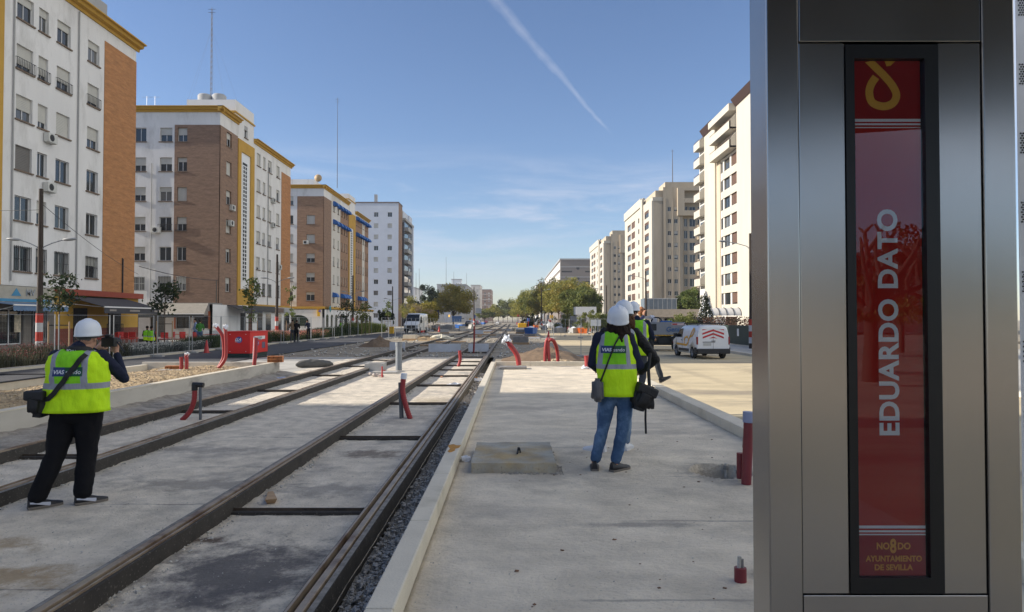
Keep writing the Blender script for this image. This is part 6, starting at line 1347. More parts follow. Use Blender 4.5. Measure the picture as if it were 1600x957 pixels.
def service_van():
    r = empty('service_van', (0, 0, 0), 0, 'white service van with red rear chevrons, yellow ribbon emblem and black roof rack', 'van')
    W = 1.85; zb = .28
    prof = [(0, 1.62, .93), (.015, 1.74, .965), (.10, 1.80, .985), (.6, 1.83, 1), (1.4, 1.84, 1), (2.2, 1.83, 1), (2.7, 1.78, 1), (3.0, 1.66, 1), (3.3, 1.42, 1), (3.55, 1.20, .995), (3.65, 1.12, .99), (3.95, 1.05, .97), (4.2, .96, .92), (4.34, .82, .86), (4.38, .62, .82)]
    rings = van_body(prof, W, zb); m = MB(); m.loft(rings); b = m.build('body', M('van_white', (.74, .75, .76), .25, var=.02, coat=.5), r, recalc=True)
    # wheel arches cut
    for y in (.78, 3.52):
        cu = MB(); cu.tube([(-1.2, y, .34), (1.2, y, .34)], .385, 28); c = cu.build('cut', BLACK); md = b.modifiers.new('b', 'BOOLEAN'); md.object = c; md.operation = 'DIFFERENCE'; md.solver = 'EXACT'; bake(b); bpy.data.objects.remove(c)
    MB().box(-.74, .74, .5, 3.8, .30, .75).build('underbody', BLACK, r)
    for sx in (-1, 1):
        for y in (.78, 3.52): wheel(r, (sx * .80, y, .33), .33, .21, M('steel_rim', (.30, .30, .31), .5, metal=.5))
    hw = W / 2
    def side(pts, nm, mat, off=.006, par=None):
        m = MB(); m.poly([(-hw * (1 if z < 1.05 else 1 - .16 * .9 * (z - 1.05) / .8) - off, y, z) for y, z in pts], .012, (-1, 0, 0)); return m.build(nm, mat, par or r)
    VG = M('van_glass', (.012, .014, .016), .06); PL = M('bumper_plastic', (.022, .022, .024), .6)
    for s in (-1, 1):
        k = -s
        m = MB(); xx = lambda z: k * (hw * (1 - .145 * max(0, z - 1.05) / .8) + .006) * -1 * -1
        m.poly([(xx(z), y, z) for y, z in ((2.35, 1.13), (3.38, 1.13), (3.22, 1.30), (2.95, 1.58), (2.42, 1.64))][::(1 if k > 0 else -1)], .012, (k, 0, 0)); m.build('side_window', VG, r)
        m = MB(); m.box(*(sorted((k * hw, k * (hw + .012)))), 1.22, 3.0, .36, .52); m.build('side_moulding', PL, r, bevel=.004)
        MB().box(*sorted((k * hw * .99, k * (hw + .02))), -.0, .36, .30, .62).build('bumper_corner', PL, r, bevel=.02)
        o = MB().box(*sorted((k * (hw - .02), k * (hw + .2))), 3.18, 3.34, 1.12, 1.34).build('wing_mirror', PL, r, bevel=.03)
        MB().box(*sorted((k * hw, k * (hw + .02))), 2.38, 2.5, .95, .99).build('door_handle', PL, r)
        m = MB()
        for y in (1.30, 2.30, 3.35): m.box(*sorted((k * (hw - .002), k * (hw + .003))), y - .006, y + .006, .45, 1.1)
        m.build('door_seam', PL, r)
        MB().box(*sorted((k * (hw * .90), k * (hw * .965 + .012))), -.02, .14, .78, 1.20).build('tail_light', M('tail_light_red', (.28, .008, .012), .25), r, bevel=.012)
    # front glass
    m = MB(); m.poly([(-.72, 3.02, 1.645), (.72, 3.02, 1.645), (.80, 3.60, 1.17), (-.80, 3.60, 1.17)][::-1], .01, (0, .6, .7)); m.build('windscreen', VG, r)
    # rear: bumper, chevrons, plate, wiper
    MB().box(-.90, .90, -.10, .10, .28, .56).build('rear_bumper', PL, r, bevel=.04)
    CH = M('chevron_red', (.50, .015, .02), .4); m = MB(); yy = -.004
    def chev(z0, z1, half, w): m.poly([(-half, yy, z0), (0, yy, z1), (0, yy, z1 - w), (-half, yy, z0 - w)], .006, (0, -1, 0)); m.poly([(0, yy, z1), (half, yy, z0), (half, yy, z0 - w), (0, yy, z1 - w)], .006, (0, -1, 0))
    chev(1.40, 1.60, .60, .10); chev(1.20, 1.41, .58, .10); m.poly([(-.24, yy, 1.10), (0, yy, 1.21), (.24, yy, 1.10), (0, yy, 1.135)], .006, (0, -1, 0)); m.poly([(-.60, yy, 1.54), (-.60, yy, 1.60), (-.32, yy, 1.60)], .006, (0, -1, 0)); m.poly([(.60, yy, 1.54), (.32, yy, 1.60), (.60, yy, 1.60)], .006, (0, -1, 0)); m.build('rear_chevrons', CH, r)
    MB().box(-.55, -.12, -.012, -.003, .72, .86).build('number_plate', M('plate_white', (.5, .5, .48), .5), r)
    MB().box(-.58, .1, -.02, -.0, .90, .93).build('plate_recess', PL, r); MB().box(-.10, .12, -.02, -.003, .96, .99).build('rear_handle', PL, r); MB().box(-.004, .004, -.008, .01, .56, 1.62).build('door_gap', PL, r)
    # yellow ribbon on the left side (seen side, -x)
    YR = M('ribbon_yellow', (.75, .36, .005), .4); m = MB(); XL = lambda z: -hw * (1 - .145 * max(0, z - 1.05) / .8) - .006
    ctr = [(3.3, .74), (2.2, .72), (1.75, .70), (1.50, .76), (1.22, 1.02), (.95, 1.38), (.70, 1.62), (.55, 1.56), (.62, 1.36), (.85, 1.22), (1.12, 1.16)]
    c2 = [(1.95, .76), (1.98, 1.0), (1.80, 1.14), (1.55, 1.16), (1.40, 1.1)]
    for ct in (ctr, c2):
        P2 = [ct[0]] + ct + [ct[-1]]; fine = []
        for i in range(1, len(P2) - 2):
            for k in range(6): t = k / 6; a, b2, c, e = [Vector(q) for q in (P2[i - 1], P2[i], P2[i + 1], P2[i + 2])]; fine.append(.5 * ((2 * b2) + (c - a) * t + (2 * a - 5 * b2 + 4 * c - e) * t * t + (3 * b2 - a - 3 * c + e) * t ** 3))
        fine.append(Vector(ct[-1])); vs = []
        for i, p in enumerate(fine):
            dd = (fine[min(i + 1, len(fine) - 1)] - fine[max(i - 1, 0)]).normalized(); nn = Vector((-dd.y, dd.x)) * .055
            for sg in (-1, 1): q = p + nn * sg; vs.append((XL(q.y), q.x, q.y))
        m.add(vs, [(2 * i, 2 * i + 1, 2 * i + 3, 2 * i + 2) for i in range(len(fine) - 1)])
    m.build('side_emblem', YR, r)
    m = MB(); m.box(-.70, .70, .25, .29, 1.89, 1.93).box(-.70, .70, 2.55, 2.59, 1.87, 1.91)
    for x in (-.70, .66): m.box(x, x + .04, .22, 2.62, 1.88, 1.94)
    for y in (.6, 1.1, 1.6, 2.1): m.box(-.70, .70, y, y + .04, 1.885, 1.925)
    for x in (-.68, .64):
        for y in (.5, 2.3): m.box(x, x + .04, y, y + .04, 1.78, 1.89)
    m.build('roof_rack', BLACK, r)
    return r
v = service_van(); a = aty(1112, 559, 35.6); v.location = (10.45, 35.6, -.25); v.rotation_euler = (0, 0, radians(4.5)); v.scale = (.97, .97, .97)
def white_panel_van():
    r = empty('panel_van', (0, 0, 0), 0, 'large white panel van facing the camera at the far left roadside', 'van'); W = 2.0
    prof = [(-5.4, 2.45, .95), (-5.3, 2.58, .98), (-3, 2.62, 1), (-1.6, 2.6, 1), (-1.35, 2.5, 1), (-.75, 1.65, 1), (-.55, 1.42, .99), (-.15, 1.25, .96), (-.02, 1.05, .9), (0, .8, .86)]
    m = MB(); m.loft(van_body(prof, W, .35, tuck=.08, zs=1.3)); b = m.build('body', MATS['van_white'], r, recalc=True)
    for y in (-1.0, -4.4):
        cu = MB(); cu.tube([(-1.3, y, .38), (1.3, y, .38)], .44, 24); c = cu.build('cut', BLACK); md = b.modifiers.new('b', 'BOOLEAN'); md.object = c; md.solver = 'EXACT'; bake(b); bpy.data.objects.remove(c)
        for sx in (-1, 1): wheel(r, (sx * .85, y, .36), .36, .22, MATS['steel_rim'])
    VG = MATS['van_glass']; PL = MATS['bumper_plastic']
    m = MB(); m.poly([(-.82, -1.33, 2.46), (.82, -1.33, 2.46), (.90, -.70, 1.58), (-.90, -.70, 1.58)], .01, (0, .8, .6)); o = m.build('windscreen', VG, r)
    for v_ in o.data.vertices: v_.co += Vector((0, .025, .02))
    MB().box(-.55, .55, -.02, .03, .72, 1.05).build('grille', PL, r, bevel=.01); MB().box(-.92, .92, -.12, .05, .33, .66).build('front_bumper', PL, r, bevel=.03)
    for sx in (-1, 1):
        MB().box(*sorted((sx * .58, sx * .90)), -.14, .02, .82, 1.08).build('headlight', M('headlight_glass', (.45, .47, .5), .1), r, bevel=.03); MB().box(*sorted((sx * 1.0, sx * 1.22)), -1.05, -.9, 1.35, 1.75).build('wing_mirror', PL, r, bevel=.03)
        MB().poly([(sx * 1.006, -1.75, 1.5), (sx * 1.006, -.9, 1.5), (sx * .985, -1.35, 2.2), (sx * .985, -1.75, 2.2)][::sx], .01, (sx, 0, 0)).build('side_window', VG, r)
    MB().box(-.25, .25, .05, .06, .42, .54).build('number_plate', MATS['plate_white'], r); return r
v = white_panel_van(); a = onz(642, 521.5, .03); v.location = (a.x, a.y, .03); v.rotation_euler = (0, 0, pi - .12)
# ---- boom lift
def boom_lift():
    r = empty('boom_lift', (0, 0, 0), 0, 'grey boom lift with its rear counterweight to the camera, hazard stripe and blue lettering', 'boom lift')
    GB = M('lift_grey', (.23, .24, .26), .45, var=.05); DK = M('lift_dark', (.02, .022, .025), .6)
    m = MB(); rings = []
    for y, s in ((0, .93), (.06, 1.0), (.9, 1.0), (2.0, .95)):
        rings.append([Vector((x * s, y, z)) for x, z in ((-1.15, 1.02), (1.15, 1.02), (1.22, 1.2), (1.22, 1.72), (1.12, 1.90), (-1.12, 1.90), (-1.22, 1.72), (-1.22, 1.2))])
    m.loft(rings, smooth=False); b = m.build('counterweight', GB, r, bevel=.04)
    MB().box(-1.12, -.72, -.03, .02, 1.35, 1.78).build('side_vent', DK, b)
    m = MB()
    for k in range(22):
        x = -.95 + k * .095; m.poly([(x, -.006, 1.0), (x + .05, -.006, 1.0), (x + .085, -.006, 1.08), (x + .035, -.006, 1.08)], .004, (0, -1, 0))
    MB().box(-1.0, 1.17, -.004, .01, .995, 1.085).build('stripe_base', BLACK, r); m.build('hazard_stripe', YEL, r)
    text('brand_lettering', 'Genie', .44, M('lift_blue', (.03, .11, .28), .5), b, (.42, -.03, 1.42), (pi / 2, 0, 0), ext=.004, offset=.004, shear=.1)
    MB().box(.25, 1.05, -.012, 0, 1.70, 1.82).build('warning_label', M('label_pink', (.6, .45, .45), .5), b); MB().box(.30, .62, -.016, -.012, 1.72, 1.80).build('warning_print', RED, b)
    MB().box(1.10, 1.16, -.01, .02, 1.25, 1.6).build('reflector', M('reflector_orange', (.7, .2, .08), .4), b)
    MB().box(-.35, .35, .3, .9, 1.9, 1.98).build('blue_cover', BLUE, r, bevel=.02)
    m = MB(); m.bar((-.7, .6, 2.0), (-.2, 5.0, 2.25), .28); m.bar((-.2, 5, 2.25), (.0, 9, 2.2), .2); m.build('boom', M('lift_boom_white', (.5, .5, .52), .5), r, bevel=.02)
    MB().tube([(-.55 + .35 * cos(t), .9, 1.92 + .28 * sin(t)) for t in [pi * k / 10 for k in range(11)]], .05, 6).build('hose_hoop', BLACK, r)
    MB().box(-.55, .55, .3, 3.2, .55, .92).box(-.35, .35, .6, 1.4, .92, 1.02).box(-.95, .95, .55, .8, .38, .58).box(-.95, .95, 2.7, 2.95, .38, .58).build('chassis', DK, r)
    MB().box(.25, 1.15, -.1, .1, .62, .86).build('step_box', DK, r); MB().box(.30, 1.12, -.12, -.1, .58, .64).build('red_rail', RED, r)
    for sx in (-1, 1):
        for y in (.65, 2.8): wheel(r, (sx * 1.02, y, .46), .46, .34, GB)
    return r
v = boom_lift(); v.location = (10.05, 44.3, -.25); v.rotation_euler = (0, 0, radians(-2))
# ---- road roller
r = empty('road_roller', (0, 0, 0), 0, 'small yellow road roller with a black canopy working beside the far tracks', 'road roller'); a = onz(816, 519, 0)
r.location = (a.x, a.y, 0)
MB().tube([(-.55, 0, .38), (.55, 0, .38)], .38, 24).build('front_drum', GALV, r); MB().tube([(-.55, 1.8, .38), (.55, 1.8, .38)], .38, 24).build('rear_drum', GALV, r)
MB().box(-.62, .62, -.3, 2.1, .62, 1.3).build('body', YEL, r, bevel=.06); MB().box(-.25, .25, .9, 1.3, 1.3, 1.6).build('seat', BLACK, r, bevel=.03)
m = MB()
for x in (-.5, .5): m.tube([(x, .6, 1.3), (x, .6, 2.2)], .03, 6); m.tube([(x, 1.6, 1.3), (x, 1.6, 2.2)], .03, 6)
m.build('canopy_frame', IRON, r); MB().box(-.6, .6, .4, 1.8, 2.2, 2.28).build('canopy', BLACK, r)
# ---- generator
r = empty('generator', (-13.38, 31.9, 0), 0, 'large red generator box with a blue and white emblem on the left road', 'generator')
GR = M('generator_red', (.66, .014, .012), .35, var=.04); MB().box(0, 1.12, 0, 2.3, .22, 1.22).build('housing', GR, r, bevel=.012); MB().box(-.02, 1.14, -.02, 2.32, 1.22, 1.26).build('lid', GR, r, bevel=.008); MB().box(.03, 1.09, .03, 2.27, 0, .22).build('base', M('generator_base', (.012, .03, .025), .6), r)
LB = M('logo_blue', (.03, .05, .30), .5); m = MB(); m.lathe([(.001, 0), (.15, 0)], 24, mt=Matrix.Translation((.60, -.004, .86)) @ Matrix.Rotation(pi / 2, 4, 'X')); m.build('emblem', LB, r)
text('emblem_lettering', 'LLA', .19, WHITE, r, (.55, -.008, .87), (pi / 2, 0, 0), ext=.002, offset=.006, shear=.35, spacing=.85); MB().box(.42, .68, -.0075, -.005, .76, .78).build('emblem_line', WHITE, r)
MB().box(1.12, 1.124, .5, 1.9, .86, 1.02).build('side_plate', WHITE, r); text('side_lettering', 'ALQUILER', .13, M('letter_green', (.05, .12, .08), .5), r, (1.127, 1.2, .94), (pi / 2, 0, pi / 2), ext=.001)
m = MB(); m.lathe([(.001, 0), (.13, 0)], 20, mt=Matrix.Translation((1.124, .95, .68)) @ Matrix.Rotation(pi / 2, 4, 'Y')); m.build('emblem', LB, r); text('emblem_lettering', 'LLA', .14, WHITE, r, (1.128, .95, .68), (pi / 2, 0, pi / 2), ext=.001, shear=.3)
MB().box(1.12, 1.13, 1.5, 1.9, .42, .72).build('socket_panel', M('socket_grey', (.12, .1, .16), .5), r)
m = MB()
for x in (.18, .92):
    for z in (.32, 1.12): m.box(x - .015, x + .015, -.006, 0, z - .015, z + .015)
m.build('bolt', WHITE, r)
# ================================================================== STREET FURNITURE
POLEM = M('pole_wood', (.045, .032, .025), .85, var=.25, scale=6, stretch=(1, 1, .2)); PR = M('pole_red', (.42, .03, .015), .7); PW_ = M('pole_white', (.5, .5, .5), .7, var=.1, scale=6); LMP = M('lamp_grey', (.30, .31, .32), .45)
def lamp_pole(x, y, z, h, arms, label, group, zb=.9):
    r = empty('lamp_pole', (x, y, z), 0, label, 'lamp pole', group)
    MB().tube([(0, 0, .0), (.02, 0, h * .5), (.0, .0, h)], [.135, .11, .085], 12).build('post', POLEM, r)
    for k, (a, b, mt) in enumerate(((1.55, 1.95, PR), (1.15, 1.55, PW_), (.75, 1.15, PR), (.35, .75, PW_))): MB().tube([(.0, 0, a), (0.005, 0, b)], .142, 14, smooth=True).build('paint_band', mt, r)
    for s, ln, hz in arms:
        o = MB().tube([(0, 0, h * hz - .55), (s * ln * .15, 0, h * hz - .32), (s * ln * .5, 0, h * hz - .16), (s * ln, 0, h * hz)], .025, 6).build('arm', LMP, r)
        m = MB(); m.ell((0, 0, 0), (.32, .13, .07), 14, 8, Matrix.Rotation(s * -.08, 4, 'Y')); h_ = m.build('lamp_head', LMP, o); h_.location = (s * (ln + .22), 0, h * hz + .01)
    return r
for i, (y, arms) in enumerate(((29.7, ((1, 1.05, .70), (-1, .95, .70))), (59.6, ((1, 1, .72), (-1, .95, .72))), (88, ((1, 1, .72), (-1, 1, .72))), (117, ((1, 1, .72), (-1, 1, .72))))): lamp_pole(-20.6, y, .12, 7.4, arms, ORD[i] + ' nearest dark wooden lamp pole on the left sidewalk', 'lamp poles along the left sidewalk')
for i, y in enumerate((45.6, 81, 115, 150, 185)): lamp_pole(15.8 if i else 15.9, y, -.12, 7.7, ((-1, 1.6, .93),), ORD[i] + ' nearest dark lamp pole on the right sidewalk', 'lamp poles along the right sidewalk')
for i, (x, y, h) in enumerate(((-8.5, 150, 9), (5.5, 130, 8), (9, 170, 9), (-12, 210, 9), (4, 240, 9))): lamp_pole(x, y, 0, h, ((1, 1.2, .95),), ORD[i] + ' of the distant lamp poles standing among the works', 'distant lamp poles')
def cable(name, a, b, sag, label, r=.012):
    a = Vector(a); b = Vector(b); tag(MB().tube([a.lerp(b, t) - Vector((0, 0, sag * 4 * t * (1 - t))) for t in [k / 14 for k in range(15)]], r, 4).build(name, BLACK), label, 'cable')
cable('overhead_cable', (-20.6, 29.7, 6.9), (-28.0, 51, 5.2), .25, 'thin cable from the nearest left pole to the brick corner')
cable('overhead_cable', (-27.95, 51, 5.8), (-28.45, 65.8, 5.6), .22, 'thicker sagging cable between the first and second blocks', .03); cable('overhead_cable', (-28.6, 65.85, 5.6), (-28.6, 65.85, 3.4), .0, 'cable end dropping down the corner of the brown brick block', .04)
cable('overhead_cable', (-20.6, 29.7, 6.6), (-27.9, 31, 7.0), .1, 'thin cable from the nearest left pole towards the white facade')
# fences
def fence_proto(w=3.4, h=2.0):
    r = empty('fence_panel', (0, 0, 0)); m = MB()
    for x in (0, w): m.tube([(x, 0, 0), (x, 0, h)], .019, 6)
    m.tube([(0, 0, h - .02), (w, 0, h - .02)], .007, 6); m.tube([(0, 0, .16), (w, 0, .16)], .010, 6); m.build('frame', GALV, r)
    m = MB(); n = int(w / .12)
    for k in range(1, n): x = w * k / n; m.add([(x - .0007, 0, .16), (x + .0007, 0, .16), (x + .0007, 0, h - .02), (x - .0007, 0, h - .02)], [(0, 1, 2, 3)])
    for k in range(1, 8): z = .16 + (h - .18) * k / 8; m.add([(0, 0, z - .0007), (w, 0, z - .0007), (w, 0, z + .0007), (0, 0, z + .0007)], [(0, 1, 2, 3)])
    m.build('mesh_infill', GALV, r)
    MB().box(-.12, .12, -.3, .3, 0, .13).build('concrete_foot', CONC, r, bevel=.02); return r
fp = fence_proto(); ft = tree_of(fp); first = True
def fence(x, y, rz, z, label, group):
    global first
    if first: first = False; fp.location = (x, y, z); fp.rotation_euler = (0, 0, rz); tag(fp, label, 'fence panel', group); return
    o = copy_thing(fp, ft, (x, y, z), rz, label); o['category'] = 'fence panel'; o['group'] = group
GF1 = 'wire mesh fence panels along the left planting strip'
for i in range(18):
    fence(-17.0 + .1 * U_(-1, 1), 18.5 + 3.55 * i, pi / 2 + U_(-.03, .03), .0, ORD[i] + ' wire mesh fence panel from the camera along the left road', GF1)
GF2 = 'wire mesh fence panels among the distant works'
k = 0
for x, y, n, ang in ((6, 78, 3, .1), (-1, 140, 5, 0), (3, 62, 2, 1.3), (12.8, 60, 7, pi / 2), (10, 90, 2, .2), (-12.2, 98, 8, pi / 2), (-7, 160, 4, .1), (13, 105, 9, pi / 2), (4, 110, 3, .3), (-13, 140, 6, 1.5), (3.4, 34, 1, 1.2), (8, 66, 2, .2), (-3, 120, 4, .05), (5, 95, 3, .5), (9, 125, 4, .1), (-11.5, 60, 9, pi / 2), (6, 150, 4, .2), (-2, 180, 5, 0), (7, 70, 1, .9)):
    for i in range(n): fence(x + 3.5 * i * cos(ang), y + 3.5 * i * sin(ang), ang, -.1 if x > 3 else .0, 'wire mesh fence panel among the distant works', GF2)
# cones
def cone_proto():
    r = empty('traffic_cone', (0, 0, 0)); MB().box(-.19, .19, -.19, .19, 0, .035).build('base', RED, r, bevel=.01); MB().lathe([(.145, .035), (.03, .70), (.0, .705)], 18).build('cone', RED, r); MB().lathe([(.106, .235), (.078, .40)], 18).build('white_band', WHITE, r); MB().lathe([(.066, .47), (.046, .59)], 18).build('white_band', WHITE, r); return r
cp = cone_proto(); ct_ = tree_of(cp); firstc = True
def cone(x, y, z, label, group=None, s=1.):
    global firstc
    if firstc: firstc = False; cp.location = (x, y, z); cp.scale = (s, s, s); tag(cp, label, 'traffic cone', group); return cp
    o = copy_thing(cp, ct_, (x, y, z), 0, label, s); o['category'] = 'traffic cone'
    if group: o['group'] = group
a = onz(317, 549, .0); cone(-17.0 + .6, 36.6, 0, 'worn red and white traffic cone by the planting strip kerb, left of the generator')
a = onz(857, 530, -.25); cone(a.x, a.y, -.25, 'red traffic cone right behind the arched red duct', s=1.25)
for px, py, s in ((686, 519, 1.2), (702, 515, 1.2), (712, 512.5, 1), (721, 511, 1), (730, 509, 1), (837, 518, 1.2), (827, 513, 1.2), (848, 512, 1.1)): a = onz(px, py, 0); cone(a.x, min(a.y, 220), 0, 'traffic cone on the road far down the works', 'distant traffic cones', s)
rb = random.Random(21)
for i in range(46):
    y = 85 + 190 * rb.random() ** 1.2; x = rb.choice([-13, -11, -6.5, 1.5, 3, 5, 7, 8, 10, 12]) + rb.uniform(-1, 1); z = -.22 if x > 3.2 else 0
    q = rb.random()
    if q < .45:
        r = empty('marker_post', (x, y, z), rb.uniform(0, 3), 'thin marker post with a coloured plate among the distant works', 'marker post', 'marker posts among the distant works'); h = rb.uniform(1.2, 3.2); MB().tube([(0, 0, 0), (0, 0, h)], .035, 6).build('post', rb.choice([GALV, RED, IRON, WOOD]), r); MB().box(-.25, .25, -.02, .02, h - .45, h).build('plate', rb.choice([RED, WHITE, YEL, BLUE, WHITE]), r)
    elif q < .75:
        r = empty('rubble_skip', (x, y, z), rb.uniform(0, 3), 'open skip or crate among the distant works', 'skip', 'skips and crates among the distant works'); m = MB(); m.add([(-.8, -.5, 0), (.8, -.5, 0), (.8, .5, 0), (-.8, .5, 0), (-1, -.6, .8), (1, -.6, .8), (1, .6, .8), (-1, .6, .8)], [(3, 2, 1, 0), (0, 1, 5, 4), (1, 2, 6, 5), (2, 3, 7, 6), (3, 0, 4, 7)]); m.build('tub', rb.choice([GALV, BLUE, ORNG, W_GREY, IRON]), r); MB().ell((0, 0, .7), (.8, .45, .3), 10, 6).build('load', rb.choice([SANDP, CONC, WPLAST]), r)
    else:
        far = MB(); o = empty('sand_bag_pile', (x, y, z), 0, 'pile of pale sacks among the distant works', 'sacks', 'sack piles among the distant works')
        for k in range(5): MB().ell((rb.uniform(-.4, .4), rb.uniform(-.3, .3), .15 + .25 * (k // 3)), (.35, .22, .14), 10, 6).build('sack', rb.choice([WPLAST, MATS['cream_sack'], SANDP]), o)
# water filled barriers, boards, signs in the distance
def barrier(x, y, z, rz, mat, label, group):
    r = empty('road_barrier', (x, y, z), rz, label, 'road barrier', group); m = MB(); m.loft([[(xx, yy, zz) for yy, zz in ((-.22, 0), (.22, 0), (.20, .2), (.08, .5), (.07, .85), (-.07, .85), (-.08, .5), (-.20, .2))] for xx in (-.6, .6)], smooth=False); m.build('shell', mat, r); return r
rb = random.Random(3)
for i in range(34):
    y = 90 + 190 * rb.random(); x = rb.choice([-13.5, -8, 2, 4, 7, 11, 12.5]) + rb.uniform(-1, 1); barrier(x, y, -.2 if x > 3 else 0, rb.uniform(0, 3), rb.choice([RED, WHITE, RED, W_GREY, CONC, W_GREY]), 'plastic road barrier among the distant works', 'plastic barriers among the distant works')
def sign(x, y, z, w, h, zc, mat, label, legs=True, cat='sign'):
    r = empty('site_sign', (x, y, z), 0, label, cat); MB().box(-w / 2, w / 2, -.02, .02, zc - h / 2, zc + h / 2).build('board', mat, r)
    m = MB()
    for s in (-1, 1): m.tube([(s * w * .4, .04, 0), (s * w * .4, .04, zc + h / 2)], .025, 6)
    m.build('leg', GALV, r)
a = onz(931, 533, -.25); sign(a.x, a.y, -.25, 1.0, .62, 1.75, M('blank_sign', (.50, .54, .60), .5), 'blank pale blue board on legs left of the women')
a = onz(910, 524, -.25); sign(a.x, a.y, -.25, .45, .45, .6, ORNG, 'small orange site sign standing on the right road')
a = onz(632, 517, 0.); sign(a.x - .6, a.y - 12, 0, 1.5, 1.1, 1.2, MATS['blank_sign'], 'pale blue board left of the white panel van')
a = onz(682, 512, 0); sign(-19, 160, 0, 3.6, 2.2, 3.0, M('navy_sign', (.02, .025, .07), .5), 'dark blue hoarding under the round plane tree'); sign(-13.5, 165, 0, 2.4, 1.4, 2.0, M('blue_sign', (.05, .12, .28), .5), 'mid blue hoarding right of the dark one'); sign(-17, 178, 0, 1.8, 2.6, 2.4, WPLAST, 'white hoarding between the blue ones')
sign(-9.5, 190, 0, 1.6, 1.4, 4.3, M('pale_sign', (.5, .52, .55), .5), 'pale road sign above the left track far away')
# yellow machine-ish block by the van, white concrete blocks
a = onz(622, 522, .0); tag(MB().box(-.28, .28, 0, .5, 0, .85).build('site_cabinet', YEL, bevel=.03), 'yellow site cabinet left of the white panel van', 'cabinet'); COL.objects['site_cabinet'].location = (a.x, a.y - 5, .13)
for i in range(7):
    o = MB().box(-.75, .75, -.3, .3, 0, .8).build('concrete_block', KERB, bevel=.03); o.location = (-18.3 + .05 * i, 84 + 1.7 * i, .1); o.rotation_euler = (0, 0, pi / 2); tag(o, ORD[i] + ' nearest pale concrete block in the row before the white panel van', 'concrete block', 'pale concrete blocks by the left road')
# white gate house, far right
r = empty('entrance_pavilion', (0, 0, 0), 0, 'low white flat-roofed entrance pavilion below the right plane trees', 'pavilion'); a = aty(900, 500, 105); b2 = aty(932, 500, 105)
MB().box(a.x, b2.x, 105, 109, 2.6, 3.8).build('roof', WHITE, r); MB().box(a.x + .3, a.x + .9, 105.2, 109, -.2, 2.6).box(a.x + 1.6, a.x + 2.1, 105.2, 109, -.2, 2.6).box(b2.x - .5, b2.x - .1, 105.2, 109, -.2, 2.6).build('pillar', WHITE, r); MB().box(a.x - .6, b2.x - .3, 108, 108.3, -.2, 2.4).build('rear_wall', W_GREY, r)
# canopy block at the foot of the right towers
r = empty('garage_canopy', (0, 0, 0), 0, 'long low beige canopy in front of the middle right tower', 'canopy'); a = aty(1010, 486, 100); b2 = aty(1101, 486, 100)
MB().box(a.x, b2.x, 100, 108, 2.2, 3.35).build('roof_slab', M('canopy_beige', (.40, .34, .27), .9), r); MB().box(a.x + 1, b2.x, 106, 106.3, -.2, 2.2).build('rear_wall', W_GREY, r)
MB().box(a.x + 4, a.x + 7, 105.9, 105.98, -.1, 2.0).build('dark_opening', DARK, r)
for i in range(3): MB().box(a.x + .3 + 4 * i, a.x + .7 + 4 * i, 101, 101.4, -.2, 2.2).build('pillar', W_BEIGE, r)
r = empty('roof_cabin', (0, 0, 0), 0, 'grey glazed box on top of the long beige canopy', 'glazed cabin'); MB().box(a.x + .3, a.x + 5.2, 103, 106, 3.37, 5.0).build('glazing', M('cabin_glass', (.16, .20, .24), .3), r); m = MB()
for k in range(8): m.box(a.x + .25 + .69 * k, a.x + .32 + .69 * k, 102.95, 103, 3.37, 5.0)
m.box(a.x + .2, a.x + 5.3, 102.94, 103, 4.92, 5.05); m.build('glazing_bars', GALV, r)
r = empty('vaulted_awning', (0, 0, 0), 0, 'cream barrel-vaulted entrance awning at the foot of the nearest right tower', 'awning'); a = aty(1108, 495, 84); b2 = aty(1153, 495, 84); m = MB(); n = 10
for q in range(n): 
    t0, t1 = pi / 2 * q / n, pi / 2 * (q + 1) / n; m.add([(a.x, 84 - 1.4 * sin(t0) , 2.3 + .95 * cos(t0)), (b2.x, 84 - 1.4 * sin(t0), 2.3 + .95 * cos(t0)), (b2.x, 84 - 1.4 * sin(t1), 2.3 + .95 * cos(t1)), (a.x, 84 - 1.4 * sin(t1), 2.3 + .95 * cos(t1))], [(0, 3, 2, 1)], True)
m.build('vault', W_WARM, r); m = MB()
for q in range(5): x = a.x + (b2.x - a.x) * q / 4; m.tube([(x, 84 - 1.42 * sin(t), 2.3 + .98 * cos(t)) for t in [pi / 2 * k / 8 for k in range(9)]], .05, 4)
m.build('vault_rib', IRON, r); MB().box(a.x + 1, a.x + 2, 84.2, 84.4, -.1, 2.2).build('white_door', WHITE, r); MB().box(a.x + 2.2, b2.x, 84.3, 84.5, -.1, 2.2).build('dark_entrance', SHUT_B, r)
# green fence on the right sidewalk
r = empty('green_fence', (0, 0, 0), 0, 'green-grey slatted metal fence along the right sidewalk', 'fence'); GFm = M('fence_green', (.035, .055, .045), .6); m = MB()
for k in range(170): m.box(17.0, 17.03, 34 + k * .22, 34.15 + k * .22, -.05, 1.38)
m.build('slats', GFm, r); MB().box(17.03, 17.06, 34, 71.5, .1, .16).box(17.03, 17.06, 34, 71.5, 1.2, 1.26).build('rails', GFm, r)
o = MB().box(-.01, .0, -.2, .2, -.28, .28).build('notice_paper', WHITE); o.location = (16.985, 51.5, .85); tag(o, 'white notice sheet fixed to the green fence', 'notice')
o = empty('info_post', (20.5, 56, -.12), 0, 'slim grey post with a flat head behind the green fence', 'post'); MB().tube([(0, 0, 0), (0, 0, 3.6)], .06, 8).build('post', GALV, o); MB().box(-.25, .25, -.1, .1, 3.6, 3.72).build('head', GALV, o)
